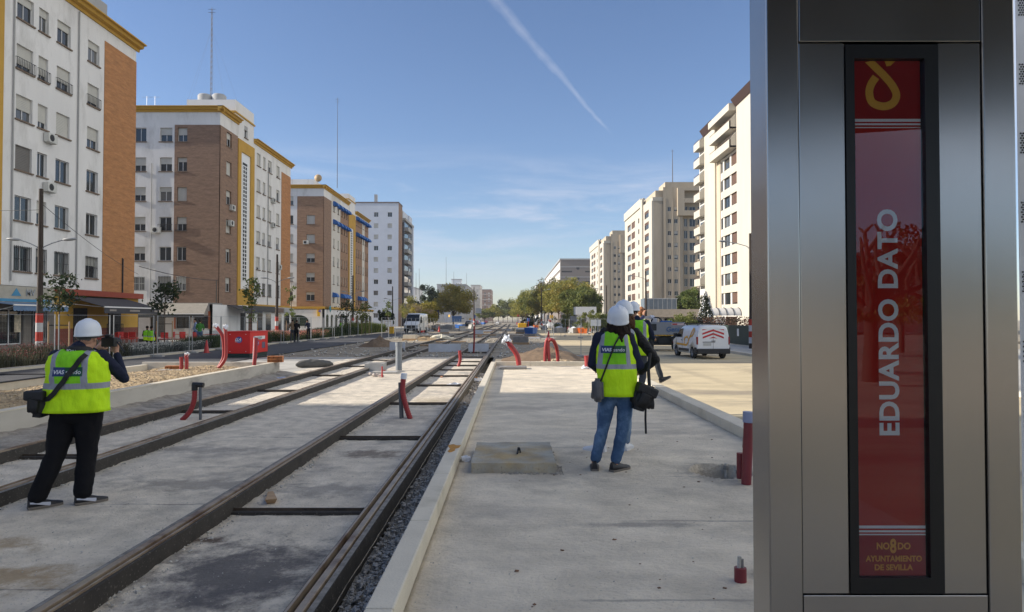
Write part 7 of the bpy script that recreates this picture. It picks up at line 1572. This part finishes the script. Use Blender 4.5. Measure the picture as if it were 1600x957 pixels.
# cafe tables and chairs (red) in front of the second block
def chair(x, y, rz, mat, label, grp):
    r = empty('cafe_chair', (x, y, .125), rz, label, 'chair', grp); MB().box(-.22, .22, -.22, .22, .42, .46).build('seat', mat, r); MB().box(-.22, .22, -.24, -.20, .5, .86).build('backrest', mat, r)
    for sx in (-.19, .19):
        for sy in (-.19, .19): MB().bar((sx, sy, 0), (sx, sy, .42), .03).build('leg', GALV, r)
RC = M('chair_red', (.50, .02, .015), .5); 
rb = random.Random(5)
for i in range(14): chair(-26.6 + 1.05 * (i % 7) + rb.uniform(-.2, .2), 44.0 + 2.2 * (i // 7) + rb.uniform(-.3, .3), rb.uniform(0, 6.2), RC, 'red plastic terrace chair outside the cafe', 'red terrace chairs')
for i in range(10): chair(-23.4 + .95 * (i % 5) + rb.uniform(-.2, .2), 52.0 + 1.6 * (i // 5), rb.uniform(0, 6.2), IRON_W, 'pale metal terrace chair outside the cafe', 'metal terrace chairs')
for i in range(5): 
    r = empty('cafe_table', (-26 + 2.0 * i, 45.2, .125), 0, ORD[i] + ' red terrace table from the left outside the cafe', 'table', 'red terrace tables'); MB().box(-.35, .35, -.35, .35, .70, .73).build('table_top', RC, r); MB().tube([(0, 0, 0), (0, 0, .7)], .03, 8).build('leg', GALV, r); MB().cyl((0, 0, 0), .22, .03).build('foot', GALV, r)
a = onz(240, 512, 0)
r = empty('cafe_board', (-30.6, 57, .125), 0, 'white advertising board with a red figure beside the grey awning', 'sign'); MB().box(-2.2, 0, -.02, .02, 2.7, 4.1).build('board', WHITE, r); m = MB(); m.ell((-1.1, -.03, 3.3), (.28, .02, .45), 12, 8); m.build('red_shape', RED, r); MB().tube([(-1.1, .05, 0), (-1.1, .05, 2.7)], .04, 6).build('leg', GALV, r)
# parked cars, small and far
def car(x, y, z, rz, col, label, grp=None):
    r = empty('parked_car', (x, y, z), rz, label, 'car', grp); prof = [(0, .85, .9), (.05, 1.0, .95), (.35, 1.12, 1), (.7, 1.42, 1), (1.2, 1.47, 1), (2.2, 1.45, 1), (2.9, 1.08, 1), (3.7, .95, .97), (4.15, .8, .9), (4.2, .6, .86)]
    MB().loft(van_body(prof, 1.75, .25, tuck=.5, zs=.95)).build('body', col, r); VG = MATS['van_glass']
    for sx in (-1, 1):
        MB().poly([(sx * .80, .75, 1.0), (sx * .80, 2.7, 1.0), (sx * .72, 2.2, 1.36), (sx * .72, .95, 1.38)][::sx], .01, (sx, 0, 0)).build('side_window', VG, r)
        for y_ in (.8, 3.35): wheel(r, (sx * .76, y_, .31), .31, .2, MATS['steel_rim'])
    MB().poly([(-.62, .42, 1.10), (.62, .42, 1.10), (.58, .68, 1.38), (-.58, .68, 1.38)], .01, (0, -1, .6)).build('rear_window', VG, r); return r
rb = random.Random(11); CARC = [M('car_' + n, c, .3, var=.02, coat=.4) for n, c in (('silver', (.4, .41, .42)), ('black', (.02, .02, .022)), ('white', (.7, .7, .7)), ('red', (.3, .02, .02)), ('blue', (.04, .08, .2)))]
for i in range(26):
    sd = rb.choice([-1, 1, 1]); x = (-14.2 if sd < 0 else rb.choice([9., 12.0])) + rb.uniform(-.4, .4); y = 200 + 200 * rb.random() if sd < 0 else 125 + 220 * rb.random(); car(x, y, .02 if sd < 0 else -.24, rb.choice([0, pi]), rb.choice(CARC), 'car in the distant traffic beyond the works', 'cars in the distance')
# ================================================================== VEGETATION
def leafmat(n, c1, c2, v=.35):
    if n in MATS: return MATS[n]
    m = bpy.data.materials.new(n); m.use_nodes = True; nt = m.node_tree; L = nt.links.new; b = nt.nodes['Principled BSDF']; b.inputs['Roughness'].default_value = .6; b.inputs['Specular IOR Level'].default_value = .3
    g = _n(nt, 'ShaderNodeNewGeometry'); t = _n(nt, 'ShaderNodeTexNoise'); t.inputs['Scale'].default_value = .6; t.inputs['Detail'].default_value = 4; L(g.outputs['Position'], t.inputs['Vector'])
    r = _n(nt, 'ShaderNodeMapRange'); L(t.outputs['Fac'], r.inputs['Value']); r.inputs['From Min'].default_value = .38; r.inputs['From Max'].default_value = .62
    a = _n(nt, 'ShaderNodeMath', operation='MULTIPLY_ADD'); L(g.outputs['Random Per Island'], a.inputs[0]); a.inputs[1].default_value = .8; 
    s = _n(nt, 'ShaderNodeMath', operation='MULTIPLY_ADD'); L(r.outputs[0], s.inputs[0]); s.inputs[1].default_value = .8; s.inputs[2].default_value = -.3; L(s.outputs[0], a.inputs[2])
    mx = _n(nt, 'ShaderNodeMix', data_type='RGBA'); mx.clamp_factor = True; L(a.outputs[0], mx.inputs['Factor']); mx.inputs['A'].default_value = rgb(c1); mx.inputs['B'].default_value = rgb(c2); L(mx.outputs['Result'], b.inputs['Base Color'])
    out = nt.nodes['Material Output']; tl = _n(nt, 'ShaderNodeBsdfTranslucent'); L(mx.outputs['Result'], tl.inputs[0]); ms = _n(nt, 'ShaderNodeMixShader'); ms.inputs[0].default_value = .3; L(b.outputs[0], ms.inputs[1]); L(tl.outputs[0], ms.inputs[2]); L(ms.outputs[0], out.inputs[0]); MATS[n] = m; return m
def leafquad(m, p, s, rnd):
    u = Vector((rnd.gauss(0, 1), rnd.gauss(0, 1), rnd.gauss(0, 1))).normalized(); w = u.orthogonal().normalized(); w = (w * cos(rnd.random() * 6)) + u.cross(w) * sin(rnd.random() * 6)
    a, b = u * s, w * s * .55; m.add([p - a, p + b, p + a, p - b], [(0, 1, 2, 3)], False)
def crown(m, c, r, n, s, rnd, clumps=26, fill=.35):
    """leaf clumps gathered around random centres inside an ellipsoid"""
    cs = []
    for k in range(clumps):
        d = Vector((rnd.gauss(0, 1), rnd.gauss(0, 1), rnd.gauss(0, 1))).normalized(); q = rnd.uniform(.35, 1.0) ** .7; z = d.z if d.z > -.55 else -.55 - (d.z + .55) * .2
        cs.append((Vector((d.x * r[0] * q, d.y * r[1] * q, z * r[2] * q)), rnd.uniform(.16, .38)))
    for i in range(n):
        cc, cr = cs[int(rnd.random() * len(cs))] ; d = Vector((rnd.gauss(0, 1), rnd.gauss(0, 1), rnd.gauss(0, 1))).normalized() * (rnd.random() ** .45) * cr
        p = c + cc + Vector((d.x * r[0], d.y * r[1], d.z * r[2])); leafquad(m, p, s * rnd.uniform(.6, 1.3), rnd)
    return cs
def tree(loc, h, r, th, n, s, mat, label, seed, clumps=26, name='plane_tree', group=None, zc=None, trunk_r=.18, cat='tree'):
    rnd = random.Random(seed); o = empty(name, loc, 0, label, cat, group); c = Vector((0, 0, h - r[2] * .95)); m = MB(); cs = crown(m, c, r, n, s, rnd, clumps); m.build('crown', mat, o)
    m = MB(); m.tube([(0, 0, -.1), (.03, .02, th * .5), (0, 0, th), tuple(c * .8)], [trunk_r * 1.2, trunk_r, trunk_r * .8, trunk_r * .35], 8)
    for cc, cr in cs[:16]: q = c + cc * .9; m.tube([(0, 0, th * rnd.uniform(.7, 1.1)), tuple((Vector((0, 0, th)) + q) / 2 + Vector((0, 0, .2))), tuple(q)], [trunk_r * .45, trunk_r * .25, trunk_r * .06], 5)
    m.build('trunk', BARK, o); return o
LF_P = leafmat('plane_leaves', (.16, .175, .04), (.36, .32, .07)); LF_R = leafmat('autumn_leaves', (.16, .165, .04), (.36, .28, .06)); LF_D = leafmat('dark_leaves', (.018, .032, .014), (.055, .075, .028)); LF_G = leafmat('mid_leaves', (.09, .12, .03), (.22, .23, .06)); LF_Y = leafmat('young_leaves', (.07, .11, .03), (.22, .26, .07)); LF_YY = leafmat('yellow_leaves', (.24, .22, .03), (.38, .30, .05)); LF_B = leafmat('bare_brown', (.16, .12, .075), (.30, .23, .14))
def T(px, ytop, d, rw, mat, label, seed, z=0, n=7000, s=.17, name='plane_tree', **k):
    a = aty(px, 500, d); top = aty(px, ytop, d).z - z; return tree((a.x, d, z), top, (rw, rw, top * k.pop('vr', .38)), top * .35, n, s, mat, label, seed, name=name, **k)
T(708, 450, 195, 6.2, leafmat('gold_leaves', (.22, .22, .045), (.46, .36, .07)), 'large round green-gold plane tree standing alone left of the tracks', 1, n=16000, s=.22, clumps=60, vr=.42)
T(668, 447, 230, 4.6, LF_D, 'tall dark pine rising behind the gold plane tree', 2, n=8000, s=.25, name='pine_tree', vr=.4)
T(677, 452, 236, 3.6, LF_D, 'second dark pine just right of the tall one', 22, n=5000, s=.25, name='pine_tree', vr=.4)
T(648, 462, 170, 3.8, LF_P, 'green plane tree on the left behind the white panel van', 3, n=7000, clumps=36, vr=.42)
T(652, 474, 150, 3.4, LF_B, 'bare brownish tree with thin twigs behind the panel van', 4, n=3000, s=.1, clumps=30, vr=.42)
T(663, 470, 160, 3.2, LF_YY, 'yellow green tree left of the large round plane tree', 5, n=6000, vr=.42); T(668, 488, 135, 2.4, LF_YY, 'low yellow bush tree by the far fence', 6, n=4000, vr=.45)
T(604, 482, 110, 1.6, LF_D, 'small dark evergreen beside the pale blue slab', 7, n=3500, s=.12, name='evergreen_tree', vr=.45); T(770, 478, 330, 5, LF_P, 'yellowish tree at the end of the left row', 8, n=3500, s=.3); T(757, 484, 300, 4, LF_G, 'green tree at the end of the left row', 9, n=3000, s=.3)
for i, (px, yt, d, rw) in enumerate(((786, 470, 420, 5.5), (793, 468, 400, 6), (801, 473, 410, 5.5), (779, 476, 430, 5), (808, 476, 430, 5))): T(px, yt, d, rw, LF_D if i != 1 else LF_G, ORD[i] + ' of the dark trees closing the avenue at the vanishing point', 30 + i, n=4000, s=.36, vr=.42, group='dark trees closing the avenue')
RT = [(816, 474, 300, 6, LF_P), (822, 464, 270, 6.5, LF_P), (832, 454, 250, 6.5, LF_P), (841, 450, 225, 6, LF_G), (851, 445, 205, 6, LF_P), (862, 441, 190, 6, LF_R), (873, 438, 178, 6, LF_R), (886, 436, 165, 6, LF_P), (898, 440, 155, 5.6, LF_R), (908, 446, 150, 4.6, LF_G), (916, 455, 144, 3.0, LF_G)]
for i, (px, yt, d, rw, mt) in enumerate(RT): T(px, yt, d, rw, mt, ORD[i] + ' plane tree from the left in the long row below the office block', 50 + i, z=-.1, n=14000, s=.2, clumps=64, vr=.40, group='row of plane trees on the right')
for i, (px, yt, d, rw, mt) in enumerate(((830, 490, 130, 1.8, LF_D), (884, 487, 110, 2.2, LF_G), (919, 486, 100, 2.0, LF_G), (938, 490, 96, 2.0, LF_G), (945, 494, 84, 1.6, LF_G))): T(px, yt, d, rw, mt, ORD[i] + ' low shrub tree from the left along the far right sidewalk', 80 + i, z=-.1, n=3000, s=.11, name='shrub', vr=.5, group='shrubs along the far right sidewalk')
T(1076, 451, 112, 2.8, LF_Y, 'pale green tree between the two nearest right towers', 90, n=9000, s=.14, name='tree', vr=.45, clumps=40); T(1092, 448, 122, 3.4, LF_D, 'dark tree behind the pale green one between the right towers', 91, n=8000, s=.16, name='tree', vr=.45); T(1062, 462, 112, 1.6, LF_D, 'narrow dark tree left of the pale green one', 92, n=3500, s=.14, name='tree', vr=.45)
T(1070, 488, 66, 1.6, LF_G, 'green bush behind the service van', 93, n=4000, s=.09, name='shrub', vr=.5); T(1045, 499, 64, 1.4, LF_G, 'low bush behind the boom lift', 94, n=2500, s=.09, name='shrub', vr=.5)
# white-flowering slim tree
a = aty(1103, 500, 70); rnd = random.Random(5); o = empty('flowering_tree', (a.x, 70, -.1), 0, 'slim conical tree with white blossoms in front of the nearest right tower', 'tree'); m = MB()
for i in range(5000): z = .8 + 4.0 * rnd.random(); rr = (4.9 - z) * .30 * rnd.random() ** .5; t = rnd.random() * 6.28; leafquad(m, Vector((rr * cos(t), rr * sin(t), z)), .07, rnd)
m.build('foliage', LF_D, o); m = MB()
for i in range(420): z = .8 + 4.0 * rnd.random(); rr = (4.95 - z) * .30; t = rnd.random() * 6.28; leafquad(m, Vector((rr * cos(t), rr * sin(t), z)), .09, rnd)
m.build('blossom', WHITE, o); MB().tube([(0, 0, -.1), (0, 0, 4)], [.08, .03], 6).build('trunk', BARK, o)
# hedge behind the green fence
m = MB(); rnd = random.Random(8)
for i in range(9000): leafquad(m, Vector((rnd.uniform(18.6, 19.8), rnd.uniform(36, 78), rnd.uniform(.2, 2.0 + .12 * sin(i)))), .09, rnd)
tag(m.build('hedge', leafmat('hedge_red_leaves', (.03, .03, .015), (.14, .07, .05))), 'long brownish green hedge behind the green fence', 'hedge')
# young staked trees on the left
def young(px, ytop, y, label, seed, mat, rw=.55, n=420, s=.075, gap=.35, z=.13, cr=.42):
    a = aty(px, 500, y); h = aty(px, ytop, y).z - z; rnd = random.Random(seed); o = empty('young_tree', (a.x, y, z), 0, label, 'tree', 'young staked street trees on the left'); m = MB()
    tw = []
    for k in range(15): t = rnd.random() * 6.28; zz = h * (1 - cr) + h * cr * rnd.random(); rr = rw * rnd.uniform(.3, 1) * (1 - .5 * (zz / h - 1 + cr) / cr); tw.append(Vector((rr * cos(t), rr * sin(t), zz)))
    for i in range(n): p = rnd.choice(tw) + Vector((rnd.gauss(0, .13), rnd.gauss(0, .13), rnd.gauss(0, .11))) * (rw / .55); leafquad(m, p, s * rnd.uniform(.6, 1.3), rnd)
    m.build('crown', mat, o); m = MB(); m.tube([(0, 0, -.05), (.01, 0, h * .5), (0, .01, h * .97)], [.035, .028, .01], 7)
    for p in tw: m.tube([(0, 0, max(.5, p.z - .45)), tuple(p * .6 + Vector((0, 0, p.z * .36))), tuple(p)], [.013, .009, .004], 4)
    m.build('trunk', BARK, o)
    for s_ in (-.42, .42): MB().tube([(s_, 0, -.05), (s_, 0, 1.6)], .03, 6).build('stake', WOOD, o)
    MB().bar((-.42, 0, 1.45), (.42, 0, 1.45), .02, .04).build('tie_band', BLACK, o); return o
young(92, 434, 27.6, 'nearest young tree with hand-shaped leaves beside the first lamp pole', 1, LF_D, rw=.75, n=560, s=.085, cr=.36)
young(257, 448, 36.6, 'dark green young tree in front of the beige cafe awning', 2, LF_D, rw=.95, n=620, s=.10, cr=.40)
young(393, 438, 49.6, 'bright green young tree behind the red generator', 3, LF_Y, rw=.75, n=640, s=.10, cr=.62)
young(455, 440, 58.4, 'slender young tree right of the second lamp pole', 4, LF_Y, rw=.42, n=260, s=.10, cr=.62); young(541, 474, 74, 'small green young tree by the hedge near the worker', 5, LF_D, rw=1.1, n=500, s=.12, cr=.5); young(571, 478, 78, 'small green young tree right of the hedge worker', 6, LF_G, rw=1.2, n=500, s=.13, cr=.5); young(606, 470, 98, 'thin young tree by the pale concrete blocks', 7, LF_Y, rw=.7, n=250, s=.12, cr=.5)
# planting strip: grasses
def plants(name, x0, x1, y0, y1, n, h, mats, label, z=.13, w=.012, lean=.25):
    m = MB(); rnd = random.Random(len(name) + int(y0))
    for i in range(n):
        x, y = rnd.uniform(x0, x1), rnd.uniform(y0, y1); hh = h * rnd.uniform(.45, 1.1) * (1 + .5 * nz(x, y, .5)); dx, dy = rnd.gauss(0, lean) * hh, rnd.gauss(0, lean) * hh; ww = w * rnd.uniform(.6, 1.5); t = rnd.random() * 3.14; cx, cy = cos(t) * ww, sin(t) * ww
        m.cur = 1 if rnd.random() < .28 and len(mats) > 1 else 0
        if m.cur == 0: m.add([(x - cx, y - cy, z), (x + cx, y + cy, z), (x + cx * .7 + dx * .5, y + cy * .7 + dy * .5, z + hh * .6), (x + dx, y + dy, z + hh), (x - cx * .7 + dx * .5, y - cy * .7 + dy * .5, z + hh * .6)], [(0, 1, 2, 3, 4)])
        else: leafquad(m, Vector((x + dx, y + dy, z + hh)), w * 2.4, rnd)
    m.build(name, mats); return tag(COL.objects[-1] if False else bpy.data.objects[name] if name in bpy.data.objects else None, label, kind='stuff')
G1 = leafmat('grass_dull', (.03, .035, .02), (.10, .10, .06)); G2 = leafmat('grass_green', (.02, .04, .015), (.08, .11, .035)); FR = M('flower_dull_red', (.20, .035, .035), .8, var=.4, scale=3); FP = M('flower_pink', (.60, .22, .16), .8, var=.3, scale=4); FW = M('flower_white', (.6, .6, .55), .8)
plants('red_flower_bed', -19.9, -17.6, 22, 31.5, 14000, .62, [G1, FR], 'dull red flowering ground planting in the left strip', w=.011)
plants('grass_bed', -19.9, -17.6, 31.5, 40, 13000, .42, [leafmat('lavender_leaves', (.05, .06, .06), (.13, .15, .14)), FW], 'grey green ground planting in the left strip', w=.012)
plants('green_bed', -19.9, -17.6, 40, 50, 13000, .72, [G2], 'green grasses planted left of the generator', w=.013)
plants('pink_flower_bed', -19.9, -17.6, 53, 66, 13000, .62, [G2, FP], 'pink flowering bed in front of the arcade', w=.02)
plants('dark_bed', -19.9, -17.6, 66, 78, 9000, .8, [G2], 'dark green bed near the worker in hi-vis', w=.022)
plants('tall_grass_bed', -19.9, -17.6, 78, 95, 9000, 1.2, [leafmat('bamboo', (.05, .08, .02), (.20, .24, .05))], 'tall green grasses beyond the worker', w=.03)
simple_block('white block beside the viewpoint, out of the frame, whose shadow covers the foreground', -75, -28.1, -14, 11.2, 22.5, W_WHITE, 1, [], [], 4, 3, 0)
# ---------- what the steel sign mirrors, behind the camera
def pollard(x, y, h, label, seed):
    rnd = random.Random(seed); o = empty('pollarded_tree', (x, y, -.2), 0, label, 'tree'); m = MB(); m.tube([(0, 0, 0), (.05, 0, h * .3), (0, .05, h * .5)], [.26, .22, .2], 10)
    for k in range(11):
        t = rnd.random() * 6.28; p = Vector((0, 0, h * rnd.uniform(.42, .52))); d = Vector((cos(t) * .7, sin(t) * .7, 1)); pts = [p]; rs = [.13]
        for q in range(4): d = (d + Vector((rnd.gauss(0, .5), rnd.gauss(0, .5), rnd.uniform(.2, .8)))).normalized(); p = p + d * h * .13; pts.append(p.copy()); rs.append(.11 - .018 * q)
        m.tube(pts, rs, 6)
        for q in range(3): dd = Vector((rnd.gauss(0, .6), rnd.gauss(0, .6), 1)).normalized(); m.tube([p, p + dd * .35], [.05, .035], 5)
    m.build('trunk', BARK, o); m = MB(); crown(m, Vector((0, 0, h * .5)), (1.5, 1.5, 1.0), 1500, .08, rnd, 14); m.build('crown', LF_G, o)
for i_ in range(6): tree((18 + 7 * i_, -38 - 3 * i_, -.2), 7.5, (3.2, 3.2, 3.0), 2.5, 1500, .22, LF_D, ORD[i_] + ' of the dark trees standing behind the camera', 70 + i_, clumps=14, group='trees behind the camera')
pollard(11.5, -19, 4.9, 'pollarded tree behind the camera, mirrored in the sign glass', 4); pollard(16.5, -23, 5.4, 'second pollarded tree behind the camera', 9); pollard(10.0, -24, 5.2, 'third pollarded tree behind the camera', 12)
simple_block('cream block behind the camera, mirrored in the steel sign', 40, 60, -190, -95, 11, W_BEIGE, -1, [], [], 4, 3, 0)
simple_block('low beige block closing the street behind the camera', -10, 33.5, -170, -150, 14, W_BEIGE, -1, [], [], 4, 3, 0)
# ================================================================== WORLD, SUN
SUN = Vector((-2.3, -.14, 1.0)).normalized()
el = math.asin(SUN.z); az = atan2(SUN.x, SUN.y)     # clockwise from +y
sd = bpy.data.lights.new('sun', 'SUN'); so = bpy.data.objects.new('sun', sd); COL.objects.link(so); sd.energy = 5.0; sd.angle = radians(.53); sd.color = (1.0, .92, .80)
so.rotation_euler = (-SUN).to_track_quat('-Z', 'Y').to_euler()
wd = bpy.data.worlds.new('World'); SC.world = wd; wd.use_nodes = True; nt = wd.node_tree; L = nt.links.new; bg = nt.nodes['Background']
sky = _n(nt, 'ShaderNodeTexSky'); sky.sky_type = 'NISHITA'; sky.sun_disc = False; sky.sun_elevation = el; sky.sun_rotation = az; sky.altitude = 0; sky.air_density = 1.0; sky.dust_density = .25; sky.ozone_density = 2.6
tc = _n(nt, 'ShaderNodeTexCoord'); D = tc.outputs['Generated']
def mth(op, a, c=None, d=None, cl=False):
    n = _n(nt, 'ShaderNodeMath', operation=op); n.use_clamp = cl
    for i, q in enumerate((a, c, d)):
        if q is None: continue
        if isinstance(q, (int, float)): n.inputs[i].default_value = q
        else: L(q, n.inputs[i])
    return n.outputs[0]
def dot(v):
    n = _n(nt, 'ShaderNodeVectorMath', operation='DOT_PRODUCT'); L(D, n.inputs[0]); n.inputs[1].default_value = v; return n.outputs['Value']
def mr(v, a, b, c=0., d=1.):
    n = _n(nt, 'ShaderNodeMapRange'); n.interpolation_type = 'SMOOTHSTEP'; L(v, n.inputs['Value']); n.inputs['From Min'].default_value = a; n.inputs['From Max'].default_value = b; n.inputs['To Min'].default_value = c; n.inputs['To Max'].default_value = d; return n.outputs[0]
# contrail: a great circle through two directions
A_ = ray(768, -6).normalized(); B_ = ray(952, 206).normalized(); N_ = A_.cross(B_).normalized(); mid = (A_ + B_).normalized(); tang = (B_ - A_).normalized()
nn = _n(nt, 'ShaderNodeTexNoise'); nn.inputs['Scale'].default_value = 22; nn.inputs['Detail'].default_value = 6; nn.inputs['Roughness'].default_value = .65; L(D, nn.inputs['Vector'])
off = mth('MULTIPLY_ADD', nn.outputs['Fac'], .012, -.006); dist = mth('ABSOLUTE', mth('ADD', dot(N_), off)); along = dot(tang)
wdth = mr(along, -.14, .13, .0095, .003); across = mth('SUBTRACT', 1.0, mth('DIVIDE', dist, wdth), cl=True); across = mth('POWER', across, .8)
trail = mth('MULTIPLY', across, mth('MULTIPLY', mr(along, -.5, -.2), mr(along, .135, .09, 0, 1))); n3 = _n(nt, 'ShaderNodeTexNoise'); n3.inputs['Scale'].default_value = 60; n3.inputs['Detail'].default_value = 4; L(D, n3.inputs['Vector']); trail = mth('MULTIPLY', trail, mth('MULTIPLY_ADD', n3.outputs['Fac'], .9, .1))
# cirrus low in the sky
mp = _n(nt, 'ShaderNodeMapping'); mp.inputs['Scale'].default_value = (2.2, 2.2, 15); mp.inputs['Rotation'].default_value = (0, .06, 0); L(D, mp.inputs['Vector']); cn = _n(nt, 'ShaderNodeTexNoise'); cn.inputs['Scale'].default_value = 1.6; cn.inputs['Detail'].default_value = 8; cn.inputs['Roughness'].default_value = .62; cn.inputs['Distortion'].default_value = .5; L(mp.outputs[0], cn.inputs['Vector'])
up = dot((0, 0, 1)); band = mth('MULTIPLY', mr(up, .02, .12), mr(up, .26, .15)); c1 = ray(720, 335).normalized(); foc = mr(dot(tuple(c1)), .90, .995)
cir = mth('MULTIPLY', mth('MULTIPLY', mr(cn.outputs['Fac'], .42, .72), band), foc)
amt = mth('ADD', mth('MULTIPLY', trail, .40), mth('MULTIPLY', cir, .8), cl=True)
mix = _n(nt, 'ShaderNodeMix', data_type='RGBA'); L(amt, mix.inputs['Factor']); L(sky.outputs[0], mix.inputs['A']); mix.inputs['B'].default_value = (5.0, 5.3, 5.6, 1)
tint = _n(nt, 'ShaderNodeVectorMath', operation='MULTIPLY'); L(mix.outputs['Result'], tint.inputs[0]); tint.inputs[1].default_value = (.98, .975, 1.08)
# unseen bright cloud added right and overhead as fill for the shaded sides
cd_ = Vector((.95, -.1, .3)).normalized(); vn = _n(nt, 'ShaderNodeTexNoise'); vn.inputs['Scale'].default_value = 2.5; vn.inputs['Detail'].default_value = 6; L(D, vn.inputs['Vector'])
fill_veil = mth('MULTIPLY', mr(dot(tuple(cd_)), .32, .9), mr(up, .10, .30)); fill_veil = mth('MULTIPLY', fill_veil, mth('MULTIPLY_ADD', vn.outputs['Fac'], .6, .6), cl=True)
mv = _n(nt, 'ShaderNodeMix', data_type='RGBA'); L(fill_veil, mv.inputs['Factor']); L(tint.outputs[0], mv.inputs['A']); mv.inputs['B'].default_value = (9.6, 9.4, 8.9, 1)
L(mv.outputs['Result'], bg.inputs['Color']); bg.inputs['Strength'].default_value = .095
SC.view_settings.view_transform = 'Standard'; SC.view_settings.look = 'None'; SC.view_settings.gamma = 1; SC.view_settings.exposure = .62
SC.cycles.max_bounces = 6; SC.cycles.diffuse_bounces = 3; SC.cycles.glossy_bounces = 3; SC.cycles.transparent_max_bounces = 8; SC.cycles.use_denoising = True; SC.cycles.caustics_reflective = False; SC.cycles.caustics_refractive = False
hz = MB().box(-400, 400, -330, 1300, -2, 62).build('haze', None); hz.data.materials.clear(); hm_ = bpy.data.materials.new('haze_air'); hm_.use_nodes = True; nt = hm_.node_tree; nt.nodes.remove(nt.nodes['Principled BSDF']); pv = _n(nt, 'ShaderNodeVolumePrincipled'); pv.inputs['Color'].default_value = (.85, .90, 1, 1); pv.inputs['Density'].default_value = .0002; pv.inputs['Anisotropy'].default_value = .2; nt.links.new(pv.outputs[0], nt.nodes['Material Output'].inputs['Volume']); hz.data.materials.append(hm_); tag(hz, 'thin haze in the air of the avenue', kind='stuff')
